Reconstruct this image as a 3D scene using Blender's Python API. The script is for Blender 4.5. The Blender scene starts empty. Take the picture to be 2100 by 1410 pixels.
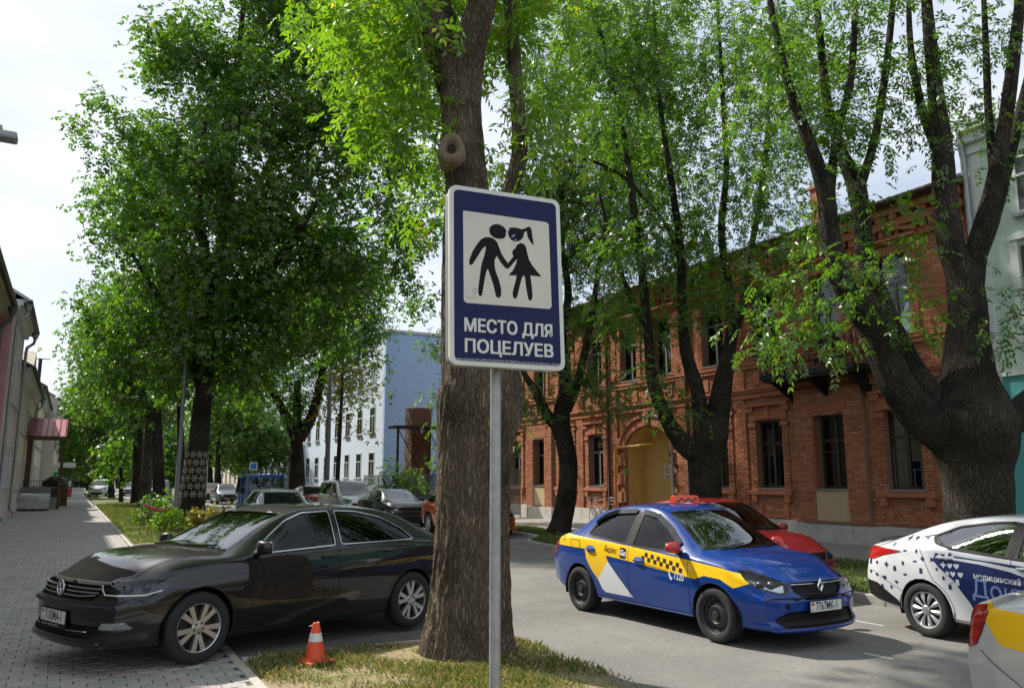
import bpy, bmesh, math, random
import numpy as np
from mathutils import Vector, Matrix
from mathutils.bvhtree import BVHTree

random.seed(7)
RNG = np.random.default_rng(7)
SC = bpy.context.scene
COL = SC.collection
PI = math.pi
R = math.radians

# ---------------------------------------------------------------- camera, sky, sun, exposure
FPX, CXP, CYP = 1630.0, 1050.0, 705.0          # focal length and centre in photo pixels (2100 x 1410)
PITCH = math.atan(277 / FPX)
CAM_H = 1.84
YAW = math.atan(905 / (FPX * math.cos(PITCH) + 277 * math.sin(PITCH)))
cam = bpy.data.cameras.new('camera')
cam.sensor_width = 36.0
cam.lens = 36.0 * FPX / 2100.0
cam.clip_start, cam.clip_end = 0.1, 3000.0
camo = bpy.data.objects.new('camera', cam)
COL.objects.link(camo)
camo.location = (0, 0, CAM_H)
camo.rotation_euler = (PI / 2 + PITCH, 0, -YAW)
SC.camera = camo

SUN_AZ, SUN_EL = R(-25), R(46)                 # azimuth from +Y (street axis), negative = left
world = bpy.data.worlds.new('World')
SC.world = world
world.use_nodes = True
wn = world.node_tree
wn.nodes.clear()
def wnode(t, **k):
    n = wn.nodes.new(t)
    for a, b in k.items():
        setattr(n, a, b)
    return n
sky = wnode('ShaderNodeTexSky', sky_type='NISHITA', sun_disc=False, sun_elevation=SUN_EL,
            sun_rotation=SUN_AZ, air_density=1.0, dust_density=2.0, ozone_density=1.0)
sk = wnode('ShaderNodeVectorMath', operation='SCALE'); sk.inputs[3].default_value = 0.105
wn.links.new(sky.outputs[0], sk.inputs[0])
tc = wnode('ShaderNodeTexCoord')
mp = wnode('ShaderNodeMapping'); mp.inputs['Scale'].default_value = (1.0, 1.0, 2.6)
wn.links.new(tc.outputs['Generated'], mp.inputs[0])
nz = wnode('ShaderNodeTexNoise'); nz.inputs['Scale'].default_value = 2.4; nz.inputs['Detail'].default_value = 7; nz.inputs['Roughness'].default_value = .55
wn.links.new(mp.outputs[0], nz.inputs[0])
cr = wnode('ShaderNodeValToRGB')
cr.color_ramp.elements[0].position = .30; cr.color_ramp.elements[0].color = (.35, .35, .35, 1)
cr.color_ramp.elements[1].position = .58; cr.color_ramp.elements[1].color = (.97, .97, .97, 1)
wn.links.new(nz.outputs[0], cr.inputs[0])
cl = wnode('ShaderNodeTexNoise'); cl.inputs['Scale'].default_value = 5.0; cl.inputs['Detail'].default_value = 6
wn.links.new(mp.outputs[0], cl.inputs[0])
cc = wnode('ShaderNodeValToRGB')
cc.color_ramp.elements[0].position = .3; cc.color_ramp.elements[0].color = (.58, .64, .75, 1)
cc.color_ramp.elements[1].position = .7; cc.color_ramp.elements[1].color = (.74, .78, .83, 1)
wn.links.new(cl.outputs[0], cc.inputs[0])
mx = wnode('ShaderNodeMixRGB')
wn.links.new(cr.outputs[0], mx.inputs[0]); wn.links.new(sk.outputs[0], mx.inputs[1]); wn.links.new(cc.outputs[0], mx.inputs[2])
bg = wnode('ShaderNodeBackground'); bg.inputs[1].default_value = 1.0
wn.links.new(mx.outputs[0], bg.inputs[0])
wo = wnode('ShaderNodeOutputWorld'); wn.links.new(bg.outputs[0], wo.inputs[0])

sl = bpy.data.lights.new('sun', 'SUN')
sl.energy = 5.0; sl.angle = R(1.2); sl.color = (1.0, .94, .84)
suno = bpy.data.objects.new('sun', sl)
COL.objects.link(suno)
sdir = Vector((math.sin(SUN_AZ) * math.cos(SUN_EL), math.cos(SUN_AZ) * math.cos(SUN_EL), math.sin(SUN_EL)))
suno.rotation_euler = sdir.to_track_quat('Z', 'Y').to_euler()
suno.location = (0, 0, 40)

vs = SC.view_settings
vs.view_transform = 'Standard'; vs.look = 'None'; vs.gamma = 1.0; vs.use_curve_mapping = False
vs.exposure = 0.48
SC.cycles.use_denoising = True
SC.cycles.max_bounces = 6
SC.cycles.diffuse_bounces = 3
SC.cycles.glossy_bounces = 3
SC.cycles.transmission_bounces = 4
SC.cycles.transparent_max_bounces = 8
SC.cycles.sample_clamp_indirect = 6.0
SC.cycles.caustics_reflective = False
SC.cycles.caustics_refractive = False

def at(px, py, d):
    """point seen at photo pixel (px, py), d metres along the optical axis"""
    u = (px - CXP) / FPX * d; v = (CYP - py) / FPX * d
    fw = d * math.cos(PITCH) - v * math.sin(PITCH); up = v * math.cos(PITCH) + d * math.sin(PITCH)
    return Vector((u * math.cos(YAW) + fw * math.sin(YAW), -u * math.sin(YAW) + fw * math.cos(YAW), CAM_H + up))

# ---------------------------------------------------------------- materials
MATS = {}
def srgb(*c):
    return tuple((x / 255 / 12.92 if x / 255 <= .04045 else ((x / 255 + .055) / 1.055) ** 2.4) for x in c)
def mat(name, col, rough=.6, metal=0., coat=0., var=0., vscale=6., bump=0., bscale=40., spec=.5, emis=0., attr=None, dirt=0., detail=6, coords='OBJ', stretch=None, coat_rough=.03, flake=0.):
    if name in MATS:
        return MATS[name]
    m = bpy.data.materials.new(name); m.use_nodes = True
    nt = m.node_tree; N = nt.nodes; L = nt.links
    b = N['Principled BSDF']
    b.inputs['Base Color'].default_value = (*col, 1)
    b.inputs['Roughness'].default_value = rough
    b.inputs['Metallic'].default_value = metal
    b.inputs['Specular IOR Level'].default_value = spec
    if coat:
        b.inputs['Coat Weight'].default_value = coat
        b.inputs['Coat Roughness'].default_value = coat_rough
    if emis:
        b.inputs['Emission Color'].default_value = (*col, 1); b.inputs['Emission Strength'].default_value = emis
    tcn = N.new('ShaderNodeTexCoord')
    src = tcn.outputs['Object'] if coords == 'OBJ' else N.new('ShaderNodeNewGeometry').outputs['Position']
    if stretch:
        mpn = N.new('ShaderNodeMapping'); mpn.inputs['Scale'].default_value = stretch
        L.new(src, mpn.inputs[0]); src = mpn.outputs[0]
    colout = None
    if attr:
        a = N.new('ShaderNodeAttribute'); a.attribute_name = attr
        colout = a.outputs['Color']
        L.new(colout, b.inputs['Base Color'])
    if var:
        n = N.new('ShaderNodeTexNoise'); n.inputs['Scale'].default_value = vscale; n.inputs['Detail'].default_value = detail; n.inputs['Roughness'].default_value = .65
        L.new(src, n.inputs[0])
        mr = N.new('ShaderNodeMapRange'); mr.inputs[1].default_value = .25; mr.inputs[2].default_value = .75
        mr.inputs[3].default_value = 1 - var; mr.inputs[4].default_value = 1 + var
        L.new(n.outputs[0], mr.inputs[0])
        mu = N.new('ShaderNodeVectorMath'); mu.operation = 'SCALE'
        if colout: L.new(colout, mu.inputs[0])
        else: mu.inputs[0].default_value = col
        L.new(mr.outputs[0], mu.inputs[3]); colout = mu.outputs[0]
        L.new(colout, b.inputs['Base Color'])
        mr2 = N.new('ShaderNodeMapRange'); mr2.inputs[3].default_value = max(0, rough - .12 * min(1, var * 3)); mr2.inputs[4].default_value = min(1, rough + .12 * min(1, var * 3))
        L.new(n.outputs[0], mr2.inputs[0]); L.new(mr2.outputs[0], b.inputs['Roughness'])
    if dirt:
        n = N.new('ShaderNodeTexNoise'); n.inputs['Scale'].default_value = 2.3; n.inputs['Detail'].default_value = 8; n.inputs['Roughness'].default_value = .7
        L.new(src, n.inputs[0])
        rp = N.new('ShaderNodeMapRange'); rp.inputs[1].default_value = .48; rp.inputs[2].default_value = .75; rp.inputs[3].default_value = 0; rp.inputs[4].default_value = dirt
        L.new(n.outputs[0], rp.inputs[0])
        mxn = N.new('ShaderNodeMixRGB'); L.new(rp.outputs[0], mxn.inputs[0])
        if colout: L.new(colout, mxn.inputs[1])
        else: mxn.inputs[1].default_value = (*col, 1)
        mxn.inputs[2].default_value = (.12, .105, .085, 1)
        colout = mxn.outputs[0]; L.new(colout, b.inputs['Base Color'])
    if bump:
        n = N.new('ShaderNodeTexNoise'); n.inputs['Scale'].default_value = bscale; n.inputs['Detail'].default_value = 5
        L.new(src, n.inputs[0])
        bp = N.new('ShaderNodeBump'); bp.inputs['Strength'].default_value = min(1, bump); bp.inputs['Distance'].default_value = .02
        L.new(n.outputs[0], bp.inputs['Height']); L.new(bp.outputs[0], b.inputs['Normal'])
    MATS[name] = m
    return m

def glass_mat(name, tint=(.55, .62, .6), alpha=.72, rough=.0, ior=2.0):
    """thin tinted pane: reflects like glass, lets part of the light through"""
    if name in MATS: return MATS[name]
    m = bpy.data.materials.new(name); m.use_nodes = True
    nt = m.node_tree; N = nt.nodes; L = nt.links; N.clear()
    o = N.new('ShaderNodeOutputMaterial'); mixn = N.new('ShaderNodeMixShader')
    g = N.new('ShaderNodeBsdfGlossy'); g.inputs['Roughness'].default_value = rough; g.inputs[0].default_value = (.95, .97, 1, 1)
    t = N.new('ShaderNodeBsdfTransparent'); t.inputs[0].default_value = (*[c * alpha for c in tint], 1)
    f = N.new('ShaderNodeFresnel'); f.inputs[0].default_value = ior
    L.new(f.outputs[0], mixn.inputs[0]); L.new(t.outputs[0], mixn.inputs[1]); L.new(g.outputs[0], mixn.inputs[2])
    L.new(mixn.outputs[0], o.inputs[0])
    MATS[name] = m
    return m

# ---------------------------------------------------------------- objects
def tag(o, label=None, cat=None, group=None, kind=None):
    if label: o['label'] = label
    if cat: o['category'] = cat
    if group: o['group'] = group
    if kind: o['kind'] = kind
    return o
def empty(name, loc=(0, 0, 0), rz=0., label=None, cat=None, group=None, parent=None):
    o = bpy.data.objects.new(name, None); COL.objects.link(o)
    o.location = loc; o.rotation_euler = (0, 0, rz); o.empty_display_size = .2
    if parent: o.parent = parent
    return tag(o, label, cat, group)
def meshdata(name, verts, faces, mats, mi=None, smooth=False):
    me = bpy.data.meshes.new(name)
    me.from_pydata([tuple(v) for v in verts], [], faces)
    if not isinstance(mats, (list, tuple)): mats = [mats]
    for m in mats: me.materials.append(m)
    if mi is not None and len(mats) > 1: me.polygons.foreach_set('material_index', mi)
    if smooth: me.polygons.foreach_set('use_smooth', [True] * len(me.polygons))
    me.update()
    return me
def link(name, me, parent=None, loc=None):
    o = bpy.data.objects.new(name, me); COL.objects.link(o)
    if parent: o.parent = parent
    if loc is not None: o.location = loc
    return o
def copy_tree(o, parent=None):
    c = o.copy(); COL.objects.link(c)
    if parent: c.parent = parent
    for ch in o.children:
        copy_tree(ch, c)
    return c

def frame_from(d):
    d = Vector(d).normalized()
    a = Vector((0, 0, 1)) if abs(d.z) < .95 else Vector((1, 0, 0))
    u = d.cross(a).normalized(); v = d.cross(u).normalized()
    return u, v

class MB:
    """collects geometry of ONE part"""
    def __init__(s): s.v = []; s.f = []; s.mi = []; s.m = 0
    def add(s, vs, fs):
        o = len(s.v); s.v += [tuple(v) for v in vs]
        for f in fs: s.f.append(tuple(i + o for i in f)); s.mi.append(s.m)
        return s
    def box(s, c, d, rz=0., M=None):
        x, y, z = d[0] / 2, d[1] / 2, d[2] / 2
        vs = [Vector(p) for p in ((-x, -y, -z), (x, -y, -z), (x, y, -z), (-x, y, -z), (-x, -y, z), (x, -y, z), (x, y, z), (-x, y, z))]
        if rz: Mx = Matrix.Rotation(rz, 3, 'Z'); vs = [Mx @ v for v in vs]
        if M is not None: vs = [M @ v for v in vs]
        vs = [v + Vector(c) for v in vs]
        return s.add(vs, [(0, 3, 2, 1), (4, 5, 6, 7), (0, 1, 5, 4), (1, 2, 6, 5), (2, 3, 7, 6), (3, 0, 4, 7)])
    def bb(s, x0, x1, y0, y1, z0, z1):
        return s.box(((x0 + x1) / 2, (y0 + y1) / 2, (z0 + z1) / 2), (abs(x1 - x0), abs(y1 - y0), abs(z1 - z0)))
    def bevbox(s, c, d, b, M=None):
        """box with chamfered vertical and horizontal edges"""
        bm = bmesh.new(); bmesh.ops.create_cube(bm, size=1)
        for v in bm.verts: v.co = Vector((v.co.x * d[0], v.co.y * d[1], v.co.z * d[2]))
        bmesh.ops.bevel(bm, geom=bm.edges[:], offset=b, segments=2, affect='EDGES', profile=.6)
        bm.verts.ensure_lookup_table()
        vs = [v.co.copy() for v in bm.verts]; fs = [[v.index for v in f.verts] for f in bm.faces]; bm.free()
        if M is not None: vs = [M @ v for v in vs]
        return s.add([v + Vector(c) for v in vs], fs)
    def tube(s, pts, r, n=8, cap=True):
        pts = [Vector(p) for p in pts]; k = len(pts)
        rs = r if isinstance(r, (list, tuple, np.ndarray)) else [r] * k
        vs = []; u = None
        for i, p in enumerate(pts):
            d = (pts[min(i + 1, k - 1)] - pts[max(i - 1, 0)])
            if d.length < 1e-9: d = Vector((0, 0, 1))
            d.normalize()
            if u is None: u, v = frame_from(d)
            else:
                u = (u - d * u.dot(d)); u = u.normalized() if u.length > 1e-6 else frame_from(d)[0]
                v = d.cross(u).normalized()
            for j in range(n):
                a = 2 * PI * j / n
                vs.append(p + (u * math.cos(a) + v * math.sin(a)) * rs[i])
        fs = [(i * n + j, i * n + (j + 1) % n, (i + 1) * n + (j + 1) % n, (i + 1) * n + j) for i in range(k - 1) for j in range(n)]
        if cap: fs += [tuple(range(n))[::-1], tuple((k - 1) * n + j for j in range(n))]
        return s.add(vs, fs)
    def lathe(s, prof, n=24, axis='Z', c=(0, 0, 0), closed=False):
        """prof: (radius, height) pairs"""
        vs = []
        for r, h in prof:
            for j in range(n):
                a = 2 * PI * j / n; x, y = r * math.cos(a), r * math.sin(a)
                p = (x, y, h) if axis == 'Z' else ((x, h, y) if axis == 'Y' else (h, x, y))
                vs.append((p[0] + c[0], p[1] + c[1], p[2] + c[2]))
        k = len(prof)
        fs = [(i * n + j, i * n + (j + 1) % n, (i + 1) * n + (j + 1) % n, (i + 1) * n + j) for i in range(k - 1) for j in range(n)]
        if axis == 'Y': fs = [f[::-1] for f in fs]
        return s.add(vs, fs)
    def prism(s, poly, w0, w1, axis='Y'):
        """poly in the two other axes, extruded along axis from w0 to w1"""
        def P(a, b, w): return {'X': (w, a, b), 'Y': (a, w, b), 'Z': (a, b, w)}[axis]
        n = len(poly)
        vs = [P(a, b, w0) for a, b in poly] + [P(a, b, w1) for a, b in poly]
        fs = [tuple(range(n)), tuple(range(2 * n - 1, n - 1, -1))] + [(i, i + n, (i + 1) % n + n, (i + 1) % n) for i in range(n)]
        return s.add(vs, fs)
    def build(s, name, mats, parent=None, smooth=False, sharp=None, fix=True):
        me = meshdata(name, s.v, s.f, mats, s.mi, smooth)
        if fix:
            bm = bmesh.new(); bm.from_mesh(me); bmesh.ops.recalc_face_normals(bm, faces=bm.faces[:]); bm.to_mesh(me); bm.free()
        if smooth and sharp is not None: me.set_sharp_from_angle(angle=R(sharp))
        return link(name, me, parent)

def text_geo(body, size=1., offset=0., align='CENTER', shear=0., xs=1.):
    """2-D outline mesh of a piece of writing: verts (x, y), faces"""
    c = bpy.data.curves.new('t', 'FONT'); c.body = body; c.size = size; c.offset = offset
    c.align_x = align; c.align_y = 'CENTER'; c.shear = shear; c.resolution_u = 3
    o = bpy.data.objects.new('t', c); COL.objects.link(o)
    dg = bpy.context.evaluated_depsgraph_get()
    me = bpy.data.meshes.new_from_object(o.evaluated_get(dg))
    vs = [(v.co.x * xs, v.co.y) for v in me.vertices]; fs = [tuple(p.vertices) for p in me.polygons]
    bpy.data.objects.remove(o); bpy.data.curves.remove(c); bpy.data.meshes.remove(me)
    return vs, fs
def pchip(keys):
    xs = np.array([k[0] for k in keys], float); ys = np.array([k[1] for k in keys], float)
    h = np.diff(xs); d = np.diff(ys) / h; n = len(xs); m = np.zeros(n)
    for i in range(1, n - 1):
        if d[i - 1] * d[i] > 0:
            w1 = 2 * h[i] + h[i - 1]; w2 = h[i] + 2 * h[i - 1]
            m[i] = (w1 + w2) / (w1 / d[i - 1] + w2 / d[i])
    m[0] = d[0]; m[-1] = d[-1]
    def f(x):
        x = min(max(x, xs[0]), xs[-1]); i = min(max(int(np.searchsorted(xs, x) - 1), 0), n - 2)
        t = (x - xs[i]) / h[i]
        return float(ys[i] * (1 + 2 * t) * (1 - t) ** 2 + h[i] * m[i] * t * (1 - t) ** 2 + ys[i + 1] * t * t * (3 - 2 * t) + h[i] * m[i + 1] * t * t * (t - 1))
    return f
# ================================================================ ground
def sheet(name, pts, m, z=None, kind='structure', uvw=None):
    vs = [(p[0], p[1], (p[2] if len(p) > 2 else z)) for p in pts]
    o = link(name, meshdata(name, vs, [tuple(range(len(vs)))], m)); tag(o, kind=kind); return o
def asphalt_mat(name, c0, c1, crack=.5, grit=.35):
    m = bpy.data.materials.new(name); m.use_nodes = True; nt = m.node_tree; N = nt.nodes; L = nt.links; b = N['Principled BSDF']
    g = N.new('ShaderNodeNewGeometry'); pos = g.outputs['Position']
    def noise(sc, det=4, r=.6):
        n = N.new('ShaderNodeTexNoise'); n.inputs['Scale'].default_value = sc; n.inputs['Detail'].default_value = det; n.inputs['Roughness'].default_value = r; L.new(pos, n.inputs[0]); return n.outputs[0]
    rp = N.new('ShaderNodeValToRGB'); rp.color_ramp.elements[0].position = .32; rp.color_ramp.elements[1].position = .68
    rp.color_ramp.elements[0].color = (*c0, 1); rp.color_ramp.elements[1].color = (*c1, 1)
    L.new(noise(.55, 6, .65), rp.inputs[0])
    f = noise(95, 3, .8)
    mr = N.new('ShaderNodeMapRange'); mr.inputs[1].default_value = .3; mr.inputs[2].default_value = .7; mr.inputs[3].default_value = 1 - grit; mr.inputs[4].default_value = 1 + grit * 1.5; L.new(f, mr.inputs[0])
    f2 = noise(17, 5, .75); mr2 = N.new('ShaderNodeMapRange'); mr2.inputs[1].default_value = .3; mr2.inputs[2].default_value = .7; mr2.inputs[3].default_value = .80; mr2.inputs[4].default_value = 1.22; L.new(f2, mr2.inputs[0])
    mm_ = N.new('ShaderNodeMath'); mm_.operation = 'MULTIPLY'; L.new(mr.outputs[0], mm_.inputs[0]); L.new(mr2.outputs[0], mm_.inputs[1])
    mu = N.new('ShaderNodeVectorMath'); mu.operation = 'SCALE'; L.new(rp.outputs[0], mu.inputs[0]); L.new(mm_.outputs[0], mu.inputs[3])
    # cracks: thin cell borders, broken up by noise
    mpn = N.new('ShaderNodeMapping'); mpn.inputs['Scale'].default_value = (.42, .12, 1)
    wa = N.new('ShaderNodeVectorMath'); wa.operation = 'ADD'
    n3 = N.new('ShaderNodeTexNoise'); n3.inputs['Scale'].default_value = 1.6; n3.inputs['Detail'].default_value = 5; L.new(pos, n3.inputs[0])
    sc3 = N.new('ShaderNodeVectorMath'); sc3.operation = 'SCALE'; sc3.inputs[3].default_value = .9; L.new(n3.outputs[1], sc3.inputs[0])
    L.new(pos, wa.inputs[0]); L.new(sc3.outputs[0], wa.inputs[1]); L.new(wa.outputs[0], mpn.inputs[0])
    vo = N.new('ShaderNodeTexVoronoi'); vo.feature = 'DISTANCE_TO_EDGE'; vo.inputs['Scale'].default_value = 1.0; L.new(mpn.outputs[0], vo.inputs[0])
    cr_ = N.new('ShaderNodeMapRange'); cr_.inputs[1].default_value = .0; cr_.inputs[2].default_value = .012; cr_.inputs[3].default_value = crack; cr_.inputs[4].default_value = 0; L.new(vo.outputs[0], cr_.inputs[0])
    mx_ = N.new('ShaderNodeMixRGB'); L.new(cr_.outputs[0], mx_.inputs[0]); L.new(mu.outputs[0], mx_.inputs[1]); mx_.inputs[2].default_value = (.03, .028, .026, 1)
    L.new(mx_.outputs[0], b.inputs['Base Color'])
    b.inputs['Roughness'].default_value = .88
    bp = N.new('ShaderNodeBump'); bp.inputs['Strength'].default_value = .55; bp.inputs['Distance'].default_value = .01; L.new(f, bp.inputs['Height']); L.new(bp.outputs[0], b.inputs['Normal'])
    MATS[name] = m; return m
asphalt_mat('asphalt', (.13, .126, .117), (.20, .192, .175), .2)
asphalt_mat('asphalt_old', (.10, .098, .092), (.16, .155, .145), .3)
mat('earth', (.16, .125, .085), .95, var=.35, vscale=5, bump=.5, bscale=30, coords='POS')
mat('turf', (.085, .105, .028), .95, var=.45, vscale=3, bump=.8, bscale=60, coords='POS')
mat('paver', (.23, .225, .215), .9, attr='tint', var=.16, vscale=30, bump=.35, bscale=90, coords='POS')
mat('paver_far', (.36, .345, .325), .9, var=.2, vscale=4, bump=.3, bscale=50, coords='POS')
mat('mortar_sand', (.095, .085, .07), .95, var=.3, vscale=8, coords='POS')
mat('kerb_concrete', (.36, .35, .32), .9, var=.18, vscale=7, bump=.3, bscale=60, dirt=.5, coords='POS')
mat('edging', (.46, .43, .37), .9, var=.14, vscale=9, bump=.25, bscale=60, dirt=.35, coords='POS')

ZS = .12
KR = [(-20, 9.0), (2, 10.15), (8, 10.62), (14, 11.0), (19.5, 11.30), (20.6, 11.7), (21.6, 12.75), (23, 12.95), (60, 13.0), (230, 13.0)]     # right kerb line (y, x)
kr = pchip(KR)
sheet('ground', [(-300, -80), (400, -80), (400, 700), (-300, 700)], MATS['turf'], -.03)
ys = [-20, -5, 2, 5, 8, 11, 14, 18, 19.5, 20.2, 20.6, 21, 21.6, 22.2, 23, 28, 35, 45, 60, 100, 230]
road_pts = [(4.42, y) for y in ys] + [(kr(y), y) for y in ys[::-1]]
vs_ = [(4.42, y, 0) for y in ys] + [(kr(y) + .02, y, 0) for y in ys]; n_ = len(ys)
ro = link('road', meshdata('road', vs_, [(i, i + n_, i + 1 + n_, i + 1) for i in range(n_ - 1)], MATS['asphalt'])); tag(ro, kind='structure')
# parking bay running up to the pavement
sheet('parking_bay', [(1.60, 8.42, .112), (4.41, 8.42, .004), (4.41, 24.0, .004), (1.60, 24.0, .112)], MATS['asphalt_old'])
# left pavement: bed, pavers, edging
swl = sheet('pavement', [(-2.5, -6), (1.50, -6), (1.50, 300), (-2.5, 300)], MATS['mortar_sand'], ZS - .012)
sheet('paved_apron', [(-2.5, 62), (1.50, 62), (1.50, 300), (-2.5, 300)], MATS['paver_far'], ZS - .002)
def paver_outline(l, w):
    """interlocking stone with stepped long sides"""
    a = .011; g = .004
    x = l / 2 - g; y = w / 2 - g
    top = [(-x, y - a), (-x * .55, y - a), (-x * .40, y), (x * .40, y), (x * .55, y - a), (x, y - a)]
    bot = [(x, -y - a), (x * .55, -y - a), (x * .40, -y), (-x * .40, -y), (-x * .55, -y - a), (-x, -y - a)]
    return top + bot
PO = paver_outline(.20, .155); NPO = len(PO)
PAV_V = [(x, y, -.03) for x, y in PO] + [(x, y, -.004) for x, y in PO] + [(x * .965, y * .94, 0) for x, y in PO]
PAV_F = [(i, (i + 1) % NPO, NPO + (i + 1) % NPO, NPO + i) for i in range(NPO)][::-1]
PAV_F = [f[::-1] for f in PAV_F]
PAV_F = [(i + NPO * r, i + NPO * (r + 1), (i + 1) % NPO + NPO * (r + 1), (i + 1) % NPO + NPO * r) for r in range(2) for i in range(NPO)] + [tuple(range(2 * NPO, 3 * NPO))[::-1]]
TINTS = [tuple(c * 1.5 for c in t) for t in ((.225, .218, .205), (.245, .237, .222), (.21, .205, .195), (.255, .24, .225), (.245, .22, .205), (.27, .255, .235))]
def tint_mesh(me, cols):
    ca = me.color_attributes.new('tint', 'FLOAT_COLOR', 'POINT'); ca.data.foreach_set('color', np.asarray(cols, np.float32).ravel())
spots = []
row = 0; y = 4.6
while y < 62:
    x = -2.44 + (row % 2) * .10
    while x < 1.47:
        spots.append((x + .0, y)); x += .20
    row += 1; y += .155
rng_ = random.Random(3)
def seen(x, y):
    p = Vector((x, y, ZS)); u = x * math.cos(YAW) - y * math.sin(YAW); fw = x * math.sin(YAW) + y * math.cos(YAW); d = fw * math.cos(PITCH) + (ZS - CAM_H) * math.sin(PITCH); v = (ZS - CAM_H) * math.cos(PITCH) - fw * math.sin(PITCH)
    return d > 0 and abs(FPX * u / d) < 1060 and abs(FPX * v / d) < 715
vis = sorted([s for s in spots if seen(*s)], key=lambda s: s[0] ** 2 + s[1] ** 2)
near300 = set(vis[:300])
pmesh = []
for t in TINTS:
    me = meshdata('paver', PAV_V, PAV_F, MATS['paver']); tint_mesh(me, [(*t, 1)] * len(PAV_V)); pmesh.append(me)
V = []; Fc = []; Cc = []
pv = np.array(PAV_V)
for s in spots:
    j = rng_.randrange(len(TINTS)); dz = rng_.uniform(-.0025, .0015); rz = rng_.uniform(-.012, .012)
    if s in near300:
        o = link('paver', pmesh[j], swl, (s[0], s[1], ZS + dz)); o.rotation_euler = (rng_.uniform(-.004, .004), rng_.uniform(-.004, .004), rz)
    elif seen(*s) or (s[0] > -2.5 and s[1] < 30):
        b = len(V) * 0 + sum(len(a) for a in V) if False else None
        V.append(pv + np.array((s[0], s[1], ZS + dz)) + np.zeros(3)); Cc.append(np.tile(np.array((*TINTS[j], 1)) * np.array([*([rng_.uniform(.92, 1.08)] * 3), 1]), (len(PAV_V), 1)))
nV = len(PAV_V); k_ = len(V)
allv = np.concatenate(V); allf = [tuple(i + nV * t for i in f) for t in range(k_) for f in PAV_F]
me = meshdata('pavers_beyond', allv.tolist(), allf, MATS['paver']); tint_mesh(me, np.concatenate(Cc))
o = link('pavers_beyond', me, swl); tag(o, kind='stuff')

def stones(name, y0, y1, xfn, w, z0, z1, m, length=1.0, along='Y', parent=None, gap=.012):
    """row of kerb or edging stones, one object each, sharing a mesh"""
    root = parent or tag(link(name, meshdata(name, [(0, 0, -.2), (.01, 0, -.2), (0, .01, -.2)], [(0, 1, 2)], m)), kind='structure')
    mb = MB(); mb.bevbox((0, 0, (z0 + z1) / 2), (w, length - gap, z1 - z0), .012)
    me = meshdata('kerb_stone', mb.v, mb.f, m)
    y = y0
    while y < y1 - .01:
        a = (xfn(y), y); b = (xfn(y + length), y + length)
        o = link('kerb_stone', me, root, ((a[0] + b[0]) / 2 + rng_.uniform(-.004, .004), y + length / 2, rng_.uniform(-.004, .004)))
        o.rotation_euler = (0, 0, -math.atan2(b[0] - a[0], length)); y += length
    return root
stones('kerb_right', 1., 46., lambda y: kr(y) + .075, .15, -.1, ZS + .015, MATS['kerb_concrete'])
stones('kerb_left', 1.4, 8.3, lambda y: 4.35, .15, -.1, ZS - .02, mat('kerb_dirty', (.20, .175, .14), .95, var=.3, vscale=6, bump=.4, bscale=40, dirt=.5, coords='POS'))
stones('kerb_left_far', 24., 70., lambda y: 4.35, .15, -.1, ZS + .01, MATS['kerb_concrete'])
stones('pavement_edging', 4.0, 60., lambda y: 1.545, .085, -.05, ZS + .006, MATS['edging'])
# far kerb runs
for nm, y0, y1, fx in (('kerb_right_distant', 46, 230, lambda y: kr(y) + .075), ('kerb_left_distant', 70, 230, lambda y: 4.35)):
    m = MB()
    for a in range(int(y0), int(y1), 8): m.box(((fx(a) + fx(a + 8)) / 2, a + 4, .03), (.15, 8, .2))
    tag(m.build(nm, MATS['kerb_concrete']), kind='structure')
# kerb across the end of the grass island, next to the bay
ek = tag(link('island_kerb', meshdata('island_kerb', [(0, 0, -.2), (.01, 0, -.2), (0, .01, -.2)], [(0, 1, 2)], MATS['kerb_concrete'])), kind='structure')
mb = MB(); mb.bevbox((0, 0, .05), (.93, .10, .17), .012); me = meshdata('kerb_stone', mb.v, mb.f, MATS['edging'])
for i in range(3): link('kerb_stone', me, ek, (2.06 + i * .942, 8.37 + rng_.uniform(-.004, .004), -.004 * i))
for i in range(3): link('kerb_stone', me, ek, (2.06 + i * .942, 23.98, 0))

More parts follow.
